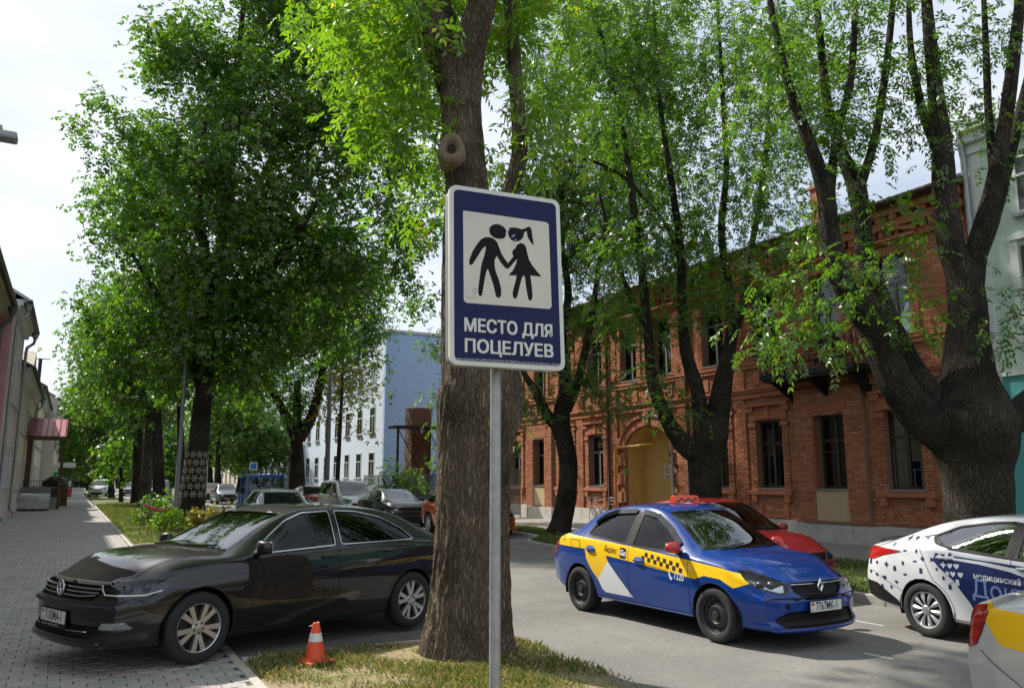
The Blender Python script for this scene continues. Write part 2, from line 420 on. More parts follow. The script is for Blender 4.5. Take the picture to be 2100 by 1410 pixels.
# verges
def bumpy(name, x0, x1, y0, y1, z, m, nx, ny, amp, crown=.03, xr=None):
    vs = []; 
    for j in range(ny + 1):
        for i in range(nx + 1):
            y = y0 + (y1 - y0) * j / ny; xx1 = xr(y) if xr else x1
            x = x0 + (xx1 - x0) * i / nx
            e = math.sin(PI * i / nx) ** .5 if 0 < i < nx else 0
            vs.append((x, y, z + crown * e + rng_.uniform(-amp, amp) * e))
    fs = [(j * (nx + 1) + i, j * (nx + 1) + i + 1, (j + 1) * (nx + 1) + i + 1, (j + 1) * (nx + 1) + i) for j in range(ny) for i in range(nx)]
    return tag(link(name, meshdata(name, vs, fs, m, None, True)), kind='structure')
def soil_mat(name, a, b_, c_):
    m = bpy.data.materials.new(name); m.use_nodes = True; nt = m.node_tree; N = nt.nodes; L = nt.links; b = N['Principled BSDF']
    g = N.new('ShaderNodeNewGeometry')
    n1 = N.new('ShaderNodeTexNoise'); n1.inputs['Scale'].default_value = 2.2; n1.inputs['Detail'].default_value = 8; n1.inputs['Roughness'].default_value = .7; L.new(g.outputs[0], n1.inputs[0])
    r1 = N.new('ShaderNodeValToRGB'); e = r1.color_ramp.elements; e[0].position = .36; e[0].color = (*a, 1); e[1].position = .62; e[1].color = (*c_, 1); x = e.new(.5); x.color = (*b_, 1)
    L.new(n1.outputs[0], r1.inputs[0]); 
    n2 = N.new('ShaderNodeTexNoise'); n2.inputs['Scale'].default_value = 60; n2.inputs['Detail'].default_value = 4; L.new(g.outputs[0], n2.inputs[0])
    mr = N.new('ShaderNodeMapRange'); mr.inputs[1].default_value = .3; mr.inputs[2].default_value = .7; mr.inputs[3].default_value = .6; mr.inputs[4].default_value = 1.4; L.new(n2.outputs[0], mr.inputs[0])
    mu = N.new('ShaderNodeVectorMath'); mu.operation = 'SCALE'; L.new(r1.outputs[0], mu.inputs[0]); L.new(mr.outputs[0], mu.inputs[3]); L.new(mu.outputs[0], b.inputs['Base Color'])
    b.inputs['Roughness'].default_value = .95
    bp = N.new('ShaderNodeBump'); bp.inputs['Strength'].default_value = .8; bp.inputs['Distance'].default_value = .03; L.new(n2.outputs[0], bp.inputs['Height']); L.new(bp.outputs[0], b.inputs['Normal'])
    MATS[name] = m; return m
soil_mat('dry_soil', (.30, .22, .13), (.34, .27, .15), (.16, .17, .05))
soil_mat('grass_soil', (.10, .13, .035), (.12, .15, .04), (.17, .16, .07))
bumpy('island_soil', 1.59, 4.28, .8, 8.33, ZS - .02, MATS['dry_soil'], 24, 60, .008, .035)
bumpy('right_verge', 0, 14.7, 1., 46., ZS - .01, MATS['grass_soil'], 14, 70, .012, .03, None) if False else None
vs = []; NX, NY = 14, 80
for j in range(NY + 1):
    y = 1. + 45. * j / NY
    for i in range(NX + 1):
        x0 = kr(y) + .15; x = x0 + (14.75 - x0) * i / NX
        vs.append((x, y, ZS - .01 + (.03 * math.sin(PI * i / NX) ** .5 + rng_.uniform(-.01, .01) if 0 < i < NX else 0)))
tag(link('right_verge', meshdata('right_verge', vs, [(j * (NX + 1) + i, j * (NX + 1) + i + 1, (j + 1) * (NX + 1) + i + 1, (j + 1) * (NX + 1) + i) for j in range(NY) for i in range(NX)], MATS['grass_soil'], None, True)), kind='structure')
bumpy('left_verge', 1.59, 4.28, 24.04, 70, ZS - .02, MATS['grass_soil'], 10, 60, .012, .04)
for nm, x0, x1, y0, y1 in (('left_verge_distant', 1.59, 4.28, 70, 230), ('right_verge_distant', 13.1, 14.75, 46, 230)):
    sheet(nm, [(x0, y0), (x1, y0), (x1, y1), (x0, y1)], MATS['grass_soil'], ZS - .005)
# right pavement: slabs of grey tile
mat('tile_grey', (.27, .255, .235), .9, var=.15, vscale=12, bump=.2, bscale=60, dirt=.3, coords='POS')
rp_ = sheet('right_pavement', [(14.75, -2), (18.62, -2), (18.62, 300), (14.75, 300)], MATS['mortar_sand'], ZS - .012)
mb = MB(); mb.bevbox((0, 0, -.02), (.49, .49, .04), .006); tl = meshdata('paving_tile', mb.v, mb.f, MATS['tile_grey'])
tiles = [(15.0 + i * .5, 6.25 + j * .5) for j in range(60) for i in range(8) if 15.0 + i * .5 < 18.6]
tiles.sort(key=lambda t: t[0] ** 2 + t[1] ** 2)
for x, y in tiles[:290]: link('paving_tile', tl, rp_, (x, y, ZS + rng_.uniform(-.003, .002)))
m = MB()
for x, y in tiles[290:]: m.box((x, y, ZS - .02), (.488, .488, .04))
tag(m.build('tiles_beyond', MATS['tile_grey'], rp_), kind='stuff')
# worn white line remnants on the road
mat('road_paint', (.46, .45, .42), .8, var=.3, vscale=20, coords='POS')
for i, (x, y, l) in enumerate(((9.6, 8.9, .9), (9.2, 7.0, .5), (7.6, 5.7, .35))):
    sheet('worn_marking', [(x, y, .004), (x + .06, y, .004), (x + .05, y + l, .004), (x - .02, y + l, .004)], MATS['road_paint'])
# ================================================================ red brick house on the right
mat('brick', (.36, .12, .06), .88, attr='tint', var=.28, vscale=18, bump=.5, bscale=70, coords='POS')
mat('brick_trim', (.40, .148, .075), .88, var=.3, vscale=14, bump=.6, bscale=60, coords='POS')
mat('mortar', (.25, .155, .115), .95, var=.25, vscale=20, bump=.4, bscale=80, coords='POS')
mat('plinth', (.52, .50, .46), .9, var=.10, vscale=5, bump=.25, bscale=30, dirt=.45, coords='POS')
mat('beige_render', (.50, .38, .22), .9, var=.08, vscale=4, bump=.15, bscale=50, coords='POS')
mat('yellow_render', (.56, .37, .13), .9, var=.10, vscale=3, bump=.15, bscale=50, coords='POS')
mat('frame_brown', (.045, .028, .018), .5, var=.2, vscale=10)
mat('frame_grey', (.16, .16, .155), .5, var=.15, vscale=10)
mat('sill_metal', (.35, .35, .35), .4, .6, var=.15)
mat('curtain', (.62, .61, .56), .9, var=.12, vscale=8, stretch=(1, 9, .4))
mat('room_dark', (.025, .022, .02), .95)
mat('roof_brown', (.085, .05, .04), .5, .2, var=.15, coords='POS')
mat('pipe_brown', (.05, .025, .02), .45, var=.2)
mat('iron', (.014, .014, .015), .5, .4)
glass_mat('house_glass', (.75, .8, .78), .85, ior=1.7)
FX = 18.75                                  # facade plane
Y0, Y1 = 11.05, 38.0; ZTOP = 8.95
bh = empty('brick_house', (FX, (Y0 + Y1) / 2, 0), 0, 'two storey red brick house with arched yellow gateway and iron balcony', 'house')
OFF = Vector((FX, (Y0 + Y1) / 2, 0))
def wpart(mb, name, m, parent, **k):
    """part built in world coordinates, hung on its thing (an Empty without rotation) or on a part of it"""
    o = mb.build(name, m, None, **k) if isinstance(mb, MB) else link(name, mb)
    o.parent = parent
    if parent.type == 'EMPTY': o.matrix_parent_inverse = Matrix.Translation(-parent.location)
    return o
def bpart(mb, name, m, parent=None, **k): return wpart(mb, name, m, parent or bh, **k)
WCOL = [13.24, 15.42, 17.75, 20.05, 22.70, 24.75, 27.05, 29.35, 31.5, 33.8, 36.2]
LOW = [(y, 1.04) for y in WCOL if not 22 < y < 25.2]
UP = [(y, 1.02) for y in WCOL]
ZL0, ZL1 = 1.58, 3.62; ZU0, ZU1 = 5.62, 7.72
BAY = (14.30, 16.62); BAY2 = (30.35, 32.6)
AY0, AY1, AZS, AZT = 22.40, 24.98, 3.0, 3.78     # arch opening
openings = []
for y, w in LOW: openings.append((y - w / 2, y + w / 2, ZL0, ZL1, .10))
for y, w in UP: openings.append((y - w / 2, y + w / 2, ZU0 if abs(y - 15.42) > .1 else 5.15, ZU1, .0))
def arch_top(y, y0, y1, zs, rise):
    t = (y - (y0 + y1) / 2) / ((y1 - y0) / 2)
    return zs + rise * math.sqrt(max(0, 1 - t * t)) if abs(t) < 1 else zs
def blocked(y0, y1, z):
    """pieces of [y0,y1] left free by openings at height z"""
    segs = [(y0, y1)]
    for a, b, c, d, r in openings + [(AY0, AY1, 0, 9, -1)]:
        if r == -1:
            if z >= AZT: continue
            if z > AZS:
                t = math.sqrt(max(0, 1 - ((z - AZS) / (AZT - AZS)) ** 2)); m_ = (AY0 + AY1) / 2; h = (AY1 - AY0) / 2 * t
                a, b = m_ - h, m_ + h
        elif not (c - .005 < z < d + .005): continue
        out = []
        for s, e in segs:
            if e <= a or s >= b: out.append((s, e))
            else:
                if s < a: out.append((s, a))
                if e > b: out.append((b, e))
        segs = out
    return [(s, e) for s, e in segs if e - s > .035]
BR = []                                     # bricks: (x_face, y0, y1, z0, z1)
BL, BHt, JT = .25, .065, .012
def courses(y0, y1, z0, z1, xf, open_=True, phase=0):
    z = z0; r = phase
    while z + BHt * .6 < z1:
        ze = min(z + BHt, z1)
        y = y0 - (r % 2) * (BL / 2) if y1 - y0 > .6 else y0 - (r % 2) * BL * .5
        while y < y1:
            a, b = max(y, y0), min(y + BL, y1)
            if b - a > .04:
                for s, e in (blocked(a, b, (z + ze) / 2) if open_ else [(a, b)]):
                    BR.append((xf, s + JT / 2, e - JT / 2, z, ze - .0))
            y += BL + 0.0
        z += BHt + JT; r += 1
courses(Y0, Y1, .66, 8.05, FX - .010)
# pilasters and the projecting bays
PIL = [Y0 + .22, 14.30 - .0, 18.92, 21.75, 25.75, 28.2, 30.35, 32.6, 35.0, 37.6]
for y in (Y0 + .24, 18.90, 21.70, 25.78, 28.2, 35.0, 37.5):
    courses(y - .26, y + .26, .66, 8.05, FX - .075, False)
for b0, b1 in (BAY, BAY2):
    for a, b in ((b0, b0 + .62), (b1 - .62, b1)): courses(a, b, .66, 4.35, FX - .16, False)
    courses(b0 + .62, b1 - .62, ZL1 + .02, 4.35, FX - .16, False)
# side piers of the windows
for y, w in LOW:
    if any(b0 < y < b1 for b0, b1 in (BAY, BAY2)): continue
    for s in (-1, 1):
        a = y + s * (w / 2 + .13); courses(a - .13, a + .13, 1.35, 3.55, FX - .055, False)
for y, w in UP:
    for s in (-1, 1):
        a = y + s * (w / 2 + .13); courses(a - .13, a + .13, 5.55, 7.75, FX - .055, False)
BR = [b for b in BR if b[2] - b[1] > .02]
TB = [(.36, .115, .055), (.40, .135, .065), (.33, .10, .05), (.42, .155, .08), (.30, .095, .05), (.385, .14, .075), (.44, .18, .10)]
TB = [(t[0] * 1.12, t[1] * 1.22, t[2] * 1.15) for t in TB]
BR.sort(key=lambda b: -((b[2] - b[1]) * 10) + math.hypot(b[0], b[1]))
def brick_geo(b, dx):
    x, y0, y1, z0, z1 = b; x -= dx; e = .004
    return [(x, y0 + e, z0 + e), (x, y1 - e, z0 + e), (x, y1 - e, z1 - e), (x, y0 + e, z1 - e), (x + .05, y0, z0), (x + .05, y1, z0), (x + .05, y1, z1), (x + .05, y0, z1)]
BF = [(0, 3, 2, 1), (0, 1, 5, 4), (1, 2, 6, 5), (2, 3, 7, 6), (3, 0, 4, 7)]
# the 300 nearest full stretchers are objects of their own, sharing a mesh per tint
def vis_brick(b):
    return b[2] - b[1] > .22 and 12.2 < b[1] < 20 and (b[3] < 4.4)
cand = [b for b in BR if vis_brick(b)]
cand.sort(key=lambda b: math.hypot(b[0], (b[1] + b[2]) / 2))
pick = set(cand[:300])
wallo = MB()
bmeshes = []
for t in TB:
    g = brick_geo((0, -.119, .119, -.0325, .0325), 0)
    me = meshdata('brick', g, BF, MATS['brick']); tint_mesh(me, [(*t, 1)] * 8); bmeshes.append(me)
wall = MB()
# wall core behind the bricks, in pieces round the openings
def wall_core(mb, y0, y1, z0, z1, x0, x1, ops):
    zs = sorted({z0, z1, *[min(max(o[2], z0), z1) for o in ops], *[min(max(o[3], z0), z1) for o in ops]})
    for a, b in zip(zs[:-1], zs[1:]):
        if b - a < 1e-4: continue
        y = y0
        for o in sorted([o for o in ops if o[2] < (a + b) / 2 < o[3]], key=lambda o: o[0]):
            if o[0] > y: mb.bb(x0, x1, y, o[0], a, b)
            y = max(y, o[1])
        if y < y1: mb.bb(x0, x1, y, y1, a, b)
ops = [(a, b, c, d) for a, b, c, d, r in openings]
N_A = 14
for i in range(N_A):                        # the arch as narrow slices
    a = AY0 + (AY1 - AY0) * i / N_A; b = AY0 + (AY1 - AY0) * (i + 1) / N_A
    ops.append((a, b, 0, max(arch_top(a, AY0, AY1, AZS, AZT - AZS), arch_top(b, AY0, AY1, AZS, AZT - AZS)) + .02))
wall_core(wall, Y0, Y1, 0, ZTOP, FX, FX + .42, ops)
bpart(wall, 'wall', MATS['mortar'])
for b0, b1 in (BAY, BAY2):
    m = MB(); m.bb(FX - .15, FX + .002, b0, b0 + .61, .62, 4.34); m.bb(FX - .15, FX + .002, b1 - .61, b1, .62, 4.34); m.bb(FX - .15, FX + .002, b0 + .61, b1 - .61, ZL1 + .02, 4.34)
    m.bb(FX - .15, FX, b0 + .61, b1 - .61, .62, .70); bpart(m, 'bay_core', MATS['mortar'])
Vb = []; Fb = []; Cb = []
for b in BR:
    j = rng_.randrange(len(TB)); dx = rng_.uniform(-.002, .004)
    if b in pick:
        o = link('brick', bmeshes[j], bh, Vector((b[0] - dx, (b[1] + b[2]) / 2, (b[3] + b[4]) / 2)) - OFF)
        o.scale = (1, (b[2] - b[1]) / .238, (b[4] - b[3]) / .065)
    else:
        k = len(Vb); Vb += brick_geo(b, dx); Fb += [tuple(i + k for i in f) for f in BF]; s_ = rng_.uniform(.9, 1.1); Cb += [(TB[j][0] * s_, TB[j][1] * s_, TB[j][2] * s_, 1)] * 8
me = meshdata('bricks_beyond', Vb, Fb, MATS['brick']); tint_mesh(me, Cb)
o = link('bricks_beyond', me); o.parent = bh; o.matrix_parent_inverse = Matrix.Translation(-OFF); tag(o, kind='stuff')

# trim: plinth, string courses, cornice
for x_, a_, b_, z_ in ((.08, Y0 - .02, BAY[0] - .2, .62), (.08, BAY[1] + .2, AY0 - .1, .66), (.08, AY1 + .1, BAY2[0] - .2, .68), (.08, BAY2[1] + .2, Y1, .68), (.30, BAY[0] - .2, BAY[1] + .2, .60), (.30, BAY2[0] - .2, BAY2[1] + .2, .62)):
    m = MB(); m.bb(FX - x_, FX + .3, a_, b_, 0, z_); bpart(m, 'plinth', MATS['plinth'])
def brickrow(y0, y1, z, h, xf, d, step=.075, name='brick_course', gap=.008, parent=None):
    """course of headers standing on edge; joined, too small to pick apart"""
    mb = MB(); n = max(1, int((y1 - y0) / step)); s = (y1 - y0) / n
    for i in range(n):
        mb.bb(xf - rng_.uniform(0, .004), xf + d, y0 + i * s + gap / 2, y0 + (i + 1) * s - gap / 2, z, z + h)
    o = bpart(mb, name, MATS['brick_trim'], parent); tag(o, kind='stuff'); return o
m = MB(); m.bb(FX - .13, FX + .1, Y0, Y1, 4.52, 4.60); m.bb(FX - .17, FX + .1, Y0, Y1, 4.603, 4.66); bpart(m, 'string_course', MATS['brick_trim'])
brickrow(Y0, Y1, 4.36, .14, FX - .10, .12)
m = MB(); m.bb(FX - .12, FX + .1, Y0, Y1, 5.42, 5.50); bpart(m, 'sill_course', MATS['brick_trim'])
brickrow(Y0, Y1, 5.30, .11, FX - .09, .1, .26)
brickrow(Y0, Y1, 8.06, .10, FX - .10, .12, .26)
# dentils under the eaves
m = MB(); y = Y0 + .05
while y < Y1: m.bb(FX - .16, FX + .05, y, y + .11, 8.22, 8.42); y += .24
tag(bpart(m, 'dentil_row', MATS['brick_trim']), kind='stuff')
m = MB(); y = Y0 + .05
while y < Y1: m.bb(FX - .24, FX + .05, y, y + .20, 8.62, 8.76); y += .42
tag(bpart(m, 'bracket_row', MATS['brick_trim']), kind='stuff')
m = MB(); m.bb(FX - .10, FX + .1, Y0, Y1, 8.163, 8.22); m.bb(FX - .20, FX + .1, Y0, Y1, 8.42, 8.62); m.bb(FX - .28, FX + .1, Y0, Y1, 8.76, 8.96); bpart(m, 'cornice', MATS['brick_trim'])
m = MB(); m.bb(FX - .46, FX + .2, Y0 - .1, Y1 + .1, 8.963, 9.05); m.tube([(FX - .50, Y0 - .1, 9.06), (FX - .50, Y1 + .1, 9.06)], .075, 8); bpart(m, 'gutter', MATS['roof_brown'])
m = MB(); m.add([(FX - .46, Y0 - .1, 9.06), (FX - .46, Y1 + .1, 9.06), (FX + 5.0, Y1 + .1, 11.3), (FX + 5.0, Y0 - .1, 11.3), (FX + 10.4, Y0 - .1, 9.06), (FX + 10.4, Y1 + .1, 9.06)], [(0, 1, 2, 3), (3, 2, 5, 4), (0, 3, 4), (1, 5, 2)])
roof = bpart(m, 'roof', MATS['roof_brown'])
y = Y0
mm = MB(); mm.bb(0, .012, -.015, .015, 0, .03)
while y < Y1:
    m = MB(); m.tube([(FX - .44, y, 9.085), (FX + 5.0, y, 11.325)], .014, 4); bpart(m, 'roof_seam', MATS['roof_brown'], roof); y += .62
m = MB(); m.bb(FX + .42, FX + 9.9, Y0, Y0 + .35, 0, 8.95); bpart(m, 'gable_wall', MATS['brick_trim'])
m = MB(); m.bb(FX + .42, FX + 9.9, Y1 - .35, Y1, 0, 8.95); bpart(m, 'gable_wall', MATS['brick_trim'])
m = MB(); m.bb(FX + 2.5, FX + 3.0, 17.2, 17.75, 9.6, 11.5); m.bb(FX + 2.44, FX + 3.06, 17.14, 17.81, 11.5, 11.6); bpart(m, 'chimney', MATS['brick_trim'], roof)
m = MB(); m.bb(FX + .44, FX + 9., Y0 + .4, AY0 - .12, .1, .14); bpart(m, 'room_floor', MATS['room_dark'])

def window(y, w, z0, z1, style, depth, curtain, arch=0.):
    fm = MATS['frame_brown'] if style == 'old' else MATS['frame_grey']
    x = FX + depth; root = MB()
    t = .07
    root.bb(x, x + .06, y - w / 2, y - w / 2 + t, z0, z1); root.bb(x, x + .06, y + w / 2 - t, y + w / 2, z0, z1)
    root.bb(x, x + .06, y - w / 2 + t, y + w / 2 - t, z0, z0 + t); root.bb(x, x + .06, y - w / 2 + t, y + w / 2 - t, z1 - t, z1)
    zt = z0 + (z1 - z0) * .66
    root.bb(x - .015, x + .055, y - w / 2 + t, y + w / 2 - t, zt - .04, zt + .04)
    root.bb(x - .012, x + .052, y - .04, y + .04, z0 + t, zt - .04); 
    if style == 'old': root.bb(x - .012, x + .052, y - .035, y + .035, zt + .04, z1 - t)
    f = bpart(root, 'window', fm)
    if style == 'old':
        m = MB(); zz = z0 + (zt - z0) * .76; m.bb(x - .01, x + .05, y + .04, y + w / 2 - t, zz - .02, zz + .02); bpart(m, 'glazing_bar', fm, f)
    for a, b, c, d in ((y - w / 2 + t, y - .04, z0 + t, zt - .04), (y + .04, y + w / 2 - t, z0 + t, zt - .04), (y - w / 2 + t, y + w / 2 - t, zt + .04, z1 - t)):
        m = MB(); m.bb(x + .022, x + .026, a, b, c, d); bpart(m, 'pane', MATS['house_glass'], f)
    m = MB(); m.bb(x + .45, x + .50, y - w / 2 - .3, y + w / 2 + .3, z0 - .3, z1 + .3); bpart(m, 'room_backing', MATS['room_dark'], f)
    if curtain:
        for s, cw in ((-1, curtain[0]), (1, curtain[1])):
            if cw <= 0: continue
            m = MB(); n = 10; vs = []
            for i in range(n + 1):
                yy = y + s * (w / 2 - t) - s * cw * i / n; xx = x + .085 + .018 * (i % 2)
                vs += [(xx, yy, z0 + .08), (xx, yy, z1 - .06)]
            m.add(vs, [(2 * i, 2 * i + 1, 2 * i + 3, 2 * i + 2) for i in range(n)]); bpart(m, 'curtain', MATS['curtain'], f)
    return f
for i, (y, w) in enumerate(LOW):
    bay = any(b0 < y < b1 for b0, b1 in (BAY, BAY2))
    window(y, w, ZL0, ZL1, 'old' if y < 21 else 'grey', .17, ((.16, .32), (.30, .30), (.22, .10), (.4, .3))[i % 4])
    # sill and surround
    if not bay:
        m = MB(); m.bb(FX - .06, FX + .16, y - w / 2 - .04, y + w / 2 + .04, ZL0 - .05, ZL0 - .005); bpart(m, 'sill', MATS['sill_metal'])
        m = MB(); m.bb(FX - .14, FX + .02, y - w / 2 - .32, y + w / 2 + .32, ZL0 - .20, ZL0 - .07); 
        for s in (-1, 1): m.bb(FX - .12, FX + .02, y + s * (w / 2 + .13) - .10, y + s * (w / 2 + .13) + .10, ZL0 - .42, ZL0 - .203)
        bpart(m, 'sill_bracket', MATS['brick_trim'])
        m = MB(); m.bb(FX - .035, FX + .01, y - .62, y - .42, .78, 1.12); m.bb(FX - .035, FX + .01, y + .42, y + .62, .78, 1.12); m.bb(FX - .035, FX + .01, y - .62, y + .62, .70, .778); bpart(m, 'apron_panel', MATS['brick_trim'])
        # flat arch of upright bricks with a proud label mould and key
        mb = MB(); n = 18
        for k in range(n):
            a = (k + .5) / n - .5; yy = y + a * (w + .46); lift = .10 * (1 - (2 * a) ** 2)
            M = Matrix.Rotation(-a * .35, 3, 'X')
            mb.box((FX - .03, yy, ZL1 + .14 + lift * .6), (.07, (w + .46) / n - .008, .30), 0, M)
        tag(bpart(mb, 'window_arch', MATS['brick_trim']), kind='stuff')
        m = MB(); m.bb(FX - .10, FX + .02, y - .06, y + .06, ZL1 + .04, ZL1 + .46); bpart(m, 'keystone', MATS['brick_trim'])
        m = MB(); m.bb(FX - .15, FX + .02, y - w / 2 - .34, y + w / 2 + .34, ZL1 + .463, ZL1 + .54)
        for s in (-1, 1): m.bb(FX - .11, FX + .02, y + s * (w / 2 + .20) - .14, y + s * (w / 2 + .20) + .14, ZL1 + .28, ZL1 + .46); m.bb(FX - .09, FX + .02, y + s * (w / 2 + .13) - .15, y + s * (w / 2 + .13) + .15, ZL1 - .18, ZL1 - .04)
        bpart(m, 'label_mould', MATS['brick_trim'])
    else:
        b0, b1 = BAY if y < 20 else BAY2
        m = MB(); m.bb(FX - .14, FX + .01, b0 + .62, b1 - .62, .703, ZL0 - .06); bpart(m, 'render_panel', MATS['beige_render'])
        m = MB(); m.bb(FX - .17, FX + .16, b0 + .60, b1 - .60, ZL0 - .055, ZL0 - .01); bpart(m, 'sill', MATS['sill_metal'])
        for s in (-1, 1):
            m = MB(); ya = y + s * (w / 2 + .035); m.bb(FX - .155, FX + .01, ya - .03, ya + .03, ZL0, ZL1 + .02); bpart(m, 'reveal', mat('brick_paint', (.30, .10, .05), .8, var=.15, vscale=6, coords='POS'))
        m = MB(); m.bb(FX - .19, FX + .02, b0 - .02, b1 + .02, 4.345, 4.40); bpart(m, 'bay_cap', MATS['brick_trim'])
        brickrow(b0 + .5, b1 - .5, ZL1 + .10, .26, FX - .17, .1)
for i, (y, w) in enumerate(UP):
    door = abs(y - 15.42) < .1
    window(y, w, 5.16 if door else ZU0, ZU1, 'grey', .17, ((.12, .0), (.3, .3), (0, .25))[i % 3])
    if not door:
        m = MB(); m.bb(FX - .05, FX + .16, y - w / 2 - .03, y + w / 2 + .03, ZU0 - .05, ZU0 - .005); bpart(m, 'sill', MATS['sill_metal'])
        m = MB(); m.bb(FX - .04, FX + .01, y - .5, y - .28, 4.76, 5.2); m.bb(FX - .04, FX + .01, y + .28, y + .5, 4.76, 5.2); bpart(m, 'apron_panel', MATS['brick_trim'])
    brickrow(y - w / 2 - .24, y + w / 2 + .24, ZU1 + .03, .26, FX - .05, .08, .075, 'window_arch')
    # capitals and pediment hood
    m = MB()
    for s in (-1, 1): m.bb(FX - .12, FX + .02, y + s * (w / 2 + .13) - .17, y + s * (w / 2 + .13) + .17, ZU1 - .32, ZU1 - .20)
    m.bb(FX - .13, FX + .02, y - w / 2 - .30, y + w / 2 + .30, ZU1 + .31, ZU1 + .37)
    bpart(m, 'hood_mould', MATS['brick_trim'])
    ph = .34; wv = w / 2 + .40; zb_ = ZU1 + .373
    m = MB()
    m.prism([(y - wv, zb_), (y + wv, zb_), (y + wv, zb_ + .09), (y - wv, zb_ + .09)], FX - .20, FX + .02, 'X')
    for s in (-1, 1):
        q = [(y + s * (wv + .05), zb_ + .093), (y, zb_ + ph), (y, zb_ + ph + .10), (y + s * (wv + .05), zb_ + .19)]
        m.prism(q if s > 0 else q[::-1], FX - .23 - .004 * s, FX + .02, 'X')
    bpart(m, 'pediment', MATS['brick_trim'])
# gateway
m = MB(); n = 24; D = 1.15; A0, A1, AT = AY0 + .03, AY1 - .03, AZT - .03
pts = [(A0, 0), (A0, AZS)] + [((A0 + A1) / 2 - (A1 - A0) / 2 * math.cos(PI * i / n), AZS + (AT - AZS) * math.sin(PI * i / n)) for i in range(1, n)] + [(A1, AZS), (A1, 0)]
k = len(pts)
m.add([(FX - .004, y, z) for y, z in pts] + [(FX + D, y, z) for y, z in pts], [(i, i + 1, i + 1 + k, i + k) for i in range(k - 1)])
bpart(m, 'gateway_lining', MATS['yellow_render'], fix=False)
m = MB(); m.bb(FX + .80, FX + .9, AY0 - .1, AY1 + .1, 0, AZT + .1); bpart(m, 'gateway_back_wall', MATS['yellow_render'])
mb = MB(); n = 34
for i in range(n):
    t = PI * (i + .5) / n; cy = (AY0 + AY1) / 2; ry = (AY1 - AY0) / 2 + .17; rz = AZT - AZS + .17
    y, z = cy - ry * math.cos(t), AZS + rz * math.sin(t)
    mb.box((FX - .02, y, z), (.09, .10, .28), 0, Matrix.Rotation(math.atan2(math.cos(t) * rz, math.sin(t) * ry) * 1.0, 3, 'X'))
tag(bpart(mb, 'gateway_arch', MATS['brick_trim']), kind='stuff')
m = MB(); n = 20; q = []
for i in range(n + 1):
    t = PI * i / n; q.append(((AY0 + AY1) / 2 - ((AY1 - AY0) / 2 + .40) * math.cos(t), AZS + (AZT - AZS + .40) * math.sin(t)))
m.tube([(FX - .07, y, z) for y, z in q], .06, 6); bpart(m, 'gateway_mould', MATS['brick_trim'])
m = MB(); m.bb(FX - .12, FX + .02, (AY0 + AY1) / 2 - .16, (AY0 + AY1) / 2 + .16, AZT + .06, AZT + .55); bpart(m, 'keystone', MATS['brick_trim'])
for s, yy in ((-1, AY0 - .35), (1, AY1 + .35)):
    for zz in (.95, 1.65, 2.35, 3.0):
        m = MB(); m.bb(FX - .075, FX + .01, yy - .26, yy + .26, zz, zz + .42); bpart(m, 'rusticated_block', MATS['brick_trim'])
# prohibition signs on the back wall of the gateway
mat('sign_face', (.62, .58, .48), .5, var=.06); mat('sign_ink', (.16, .03, .03), .5); mat('poster_dark', (.05, .04, .05), .5, var=.8, vscale=9)
for nm, y, z in (('bicycle', 23.60, 2.12), ('dog', 22.95, 2.12)):
    m = MB(); m.bb(FX + .785, FX + .798, y - .19, y + .19, z - .26, z + .26); so = bpart(m, 'prohibition_notice', MATS['sign_face'])
    m = MB(); m.tube([(FX + .782, y + .115 * math.cos(a), z + .07 + .115 * math.sin(a)) for a in np.linspace(0, 2 * PI, 25)], .013, 5); m.tube([(FX + .782, y + .08, z + .15), (FX + .782, y - .08, z - .01)], .011, 5); bpart(m, 'prohibition_ring', MATS['sign_ink'], so)
    m = MB(); m.bb(FX + .780, FX + .784, y - .14, y + .14, z - .17, z - .14); bpart(m, 'text_line', MATS['sign_ink'], so)
    m = MB(); m.bb(FX + .780, FX + .784, y - .11, y + .11, z - .215, z - .19); bpart(m, 'text_line', MATS['sign_ink'], so)
m = MB(); m.bb(FX + .785, FX + .798, 23.05, 23.48, 2.45, 2.86); po = bpart(m, 'dark_notice', MATS['poster_dark'])
m = MB(); m.bb(FX + .781, FX + .786, 23.08, 23.45, 2.50, 2.66); bpart(m, 'picture_strip', MATS['sign_face'], po)
# gas pipe, downpipes, balcony
mat('gas_yellow', (.62, .32, .03), .5, var=.12)
m = MB(); m.tube([(FX - .20, 25.50, .12), (FX - .20, 25.50, 2.9), (FX - .20, 25.44, 3.02), (FX - .20, 25.30, 3.06), (FX - .19, 24.2, 3.07), (FX - .18, 23.75, 3.10), (FX + .3, 23.72, 3.12), (FX + .3, 23.72, 3.7)], .045, 8); gp = bpart(m, 'gas_pipe', MATS['gas_yellow'], smooth=True)
for z in (1.0, 1.9, 2.6):
    m = MB(); m.lathe([(.07, z - .03), (.07, z + .03)], 10, 'Z', (FX - .20, 25.50, 0)); bpart(m, 'pipe_collar', MATS['gas_yellow'], gp)
mat('tag_green', (.05, .45, .06), .5)
m = MB(); m.bb(FX - .03, FX - .01, 25.05, 25.2, 1.9, 2.2); bpart(m, 'meter_tag', MATS['tag_green'], gp)
def downpipe(y, z0, z1, m_, r=.055, x=FX - .12):
    mb = MB(); mb.tube([(x - .25, y, z1 + .25), (x - .12, y, z1 + .12), (x, y, z1), (x, y, z0 + .15), (x - .12, y, z0)], r, 8); return bpart(mb, 'downpipe', m_, smooth=True)
downpipe(26.05, .3, 8.6, MATS['pipe_brown']); downpipe(21.35, .3, 8.6, MATS['pipe_brown']); downpipe(22.22, .2, 3.6, MATS['sill_metal'], .05)
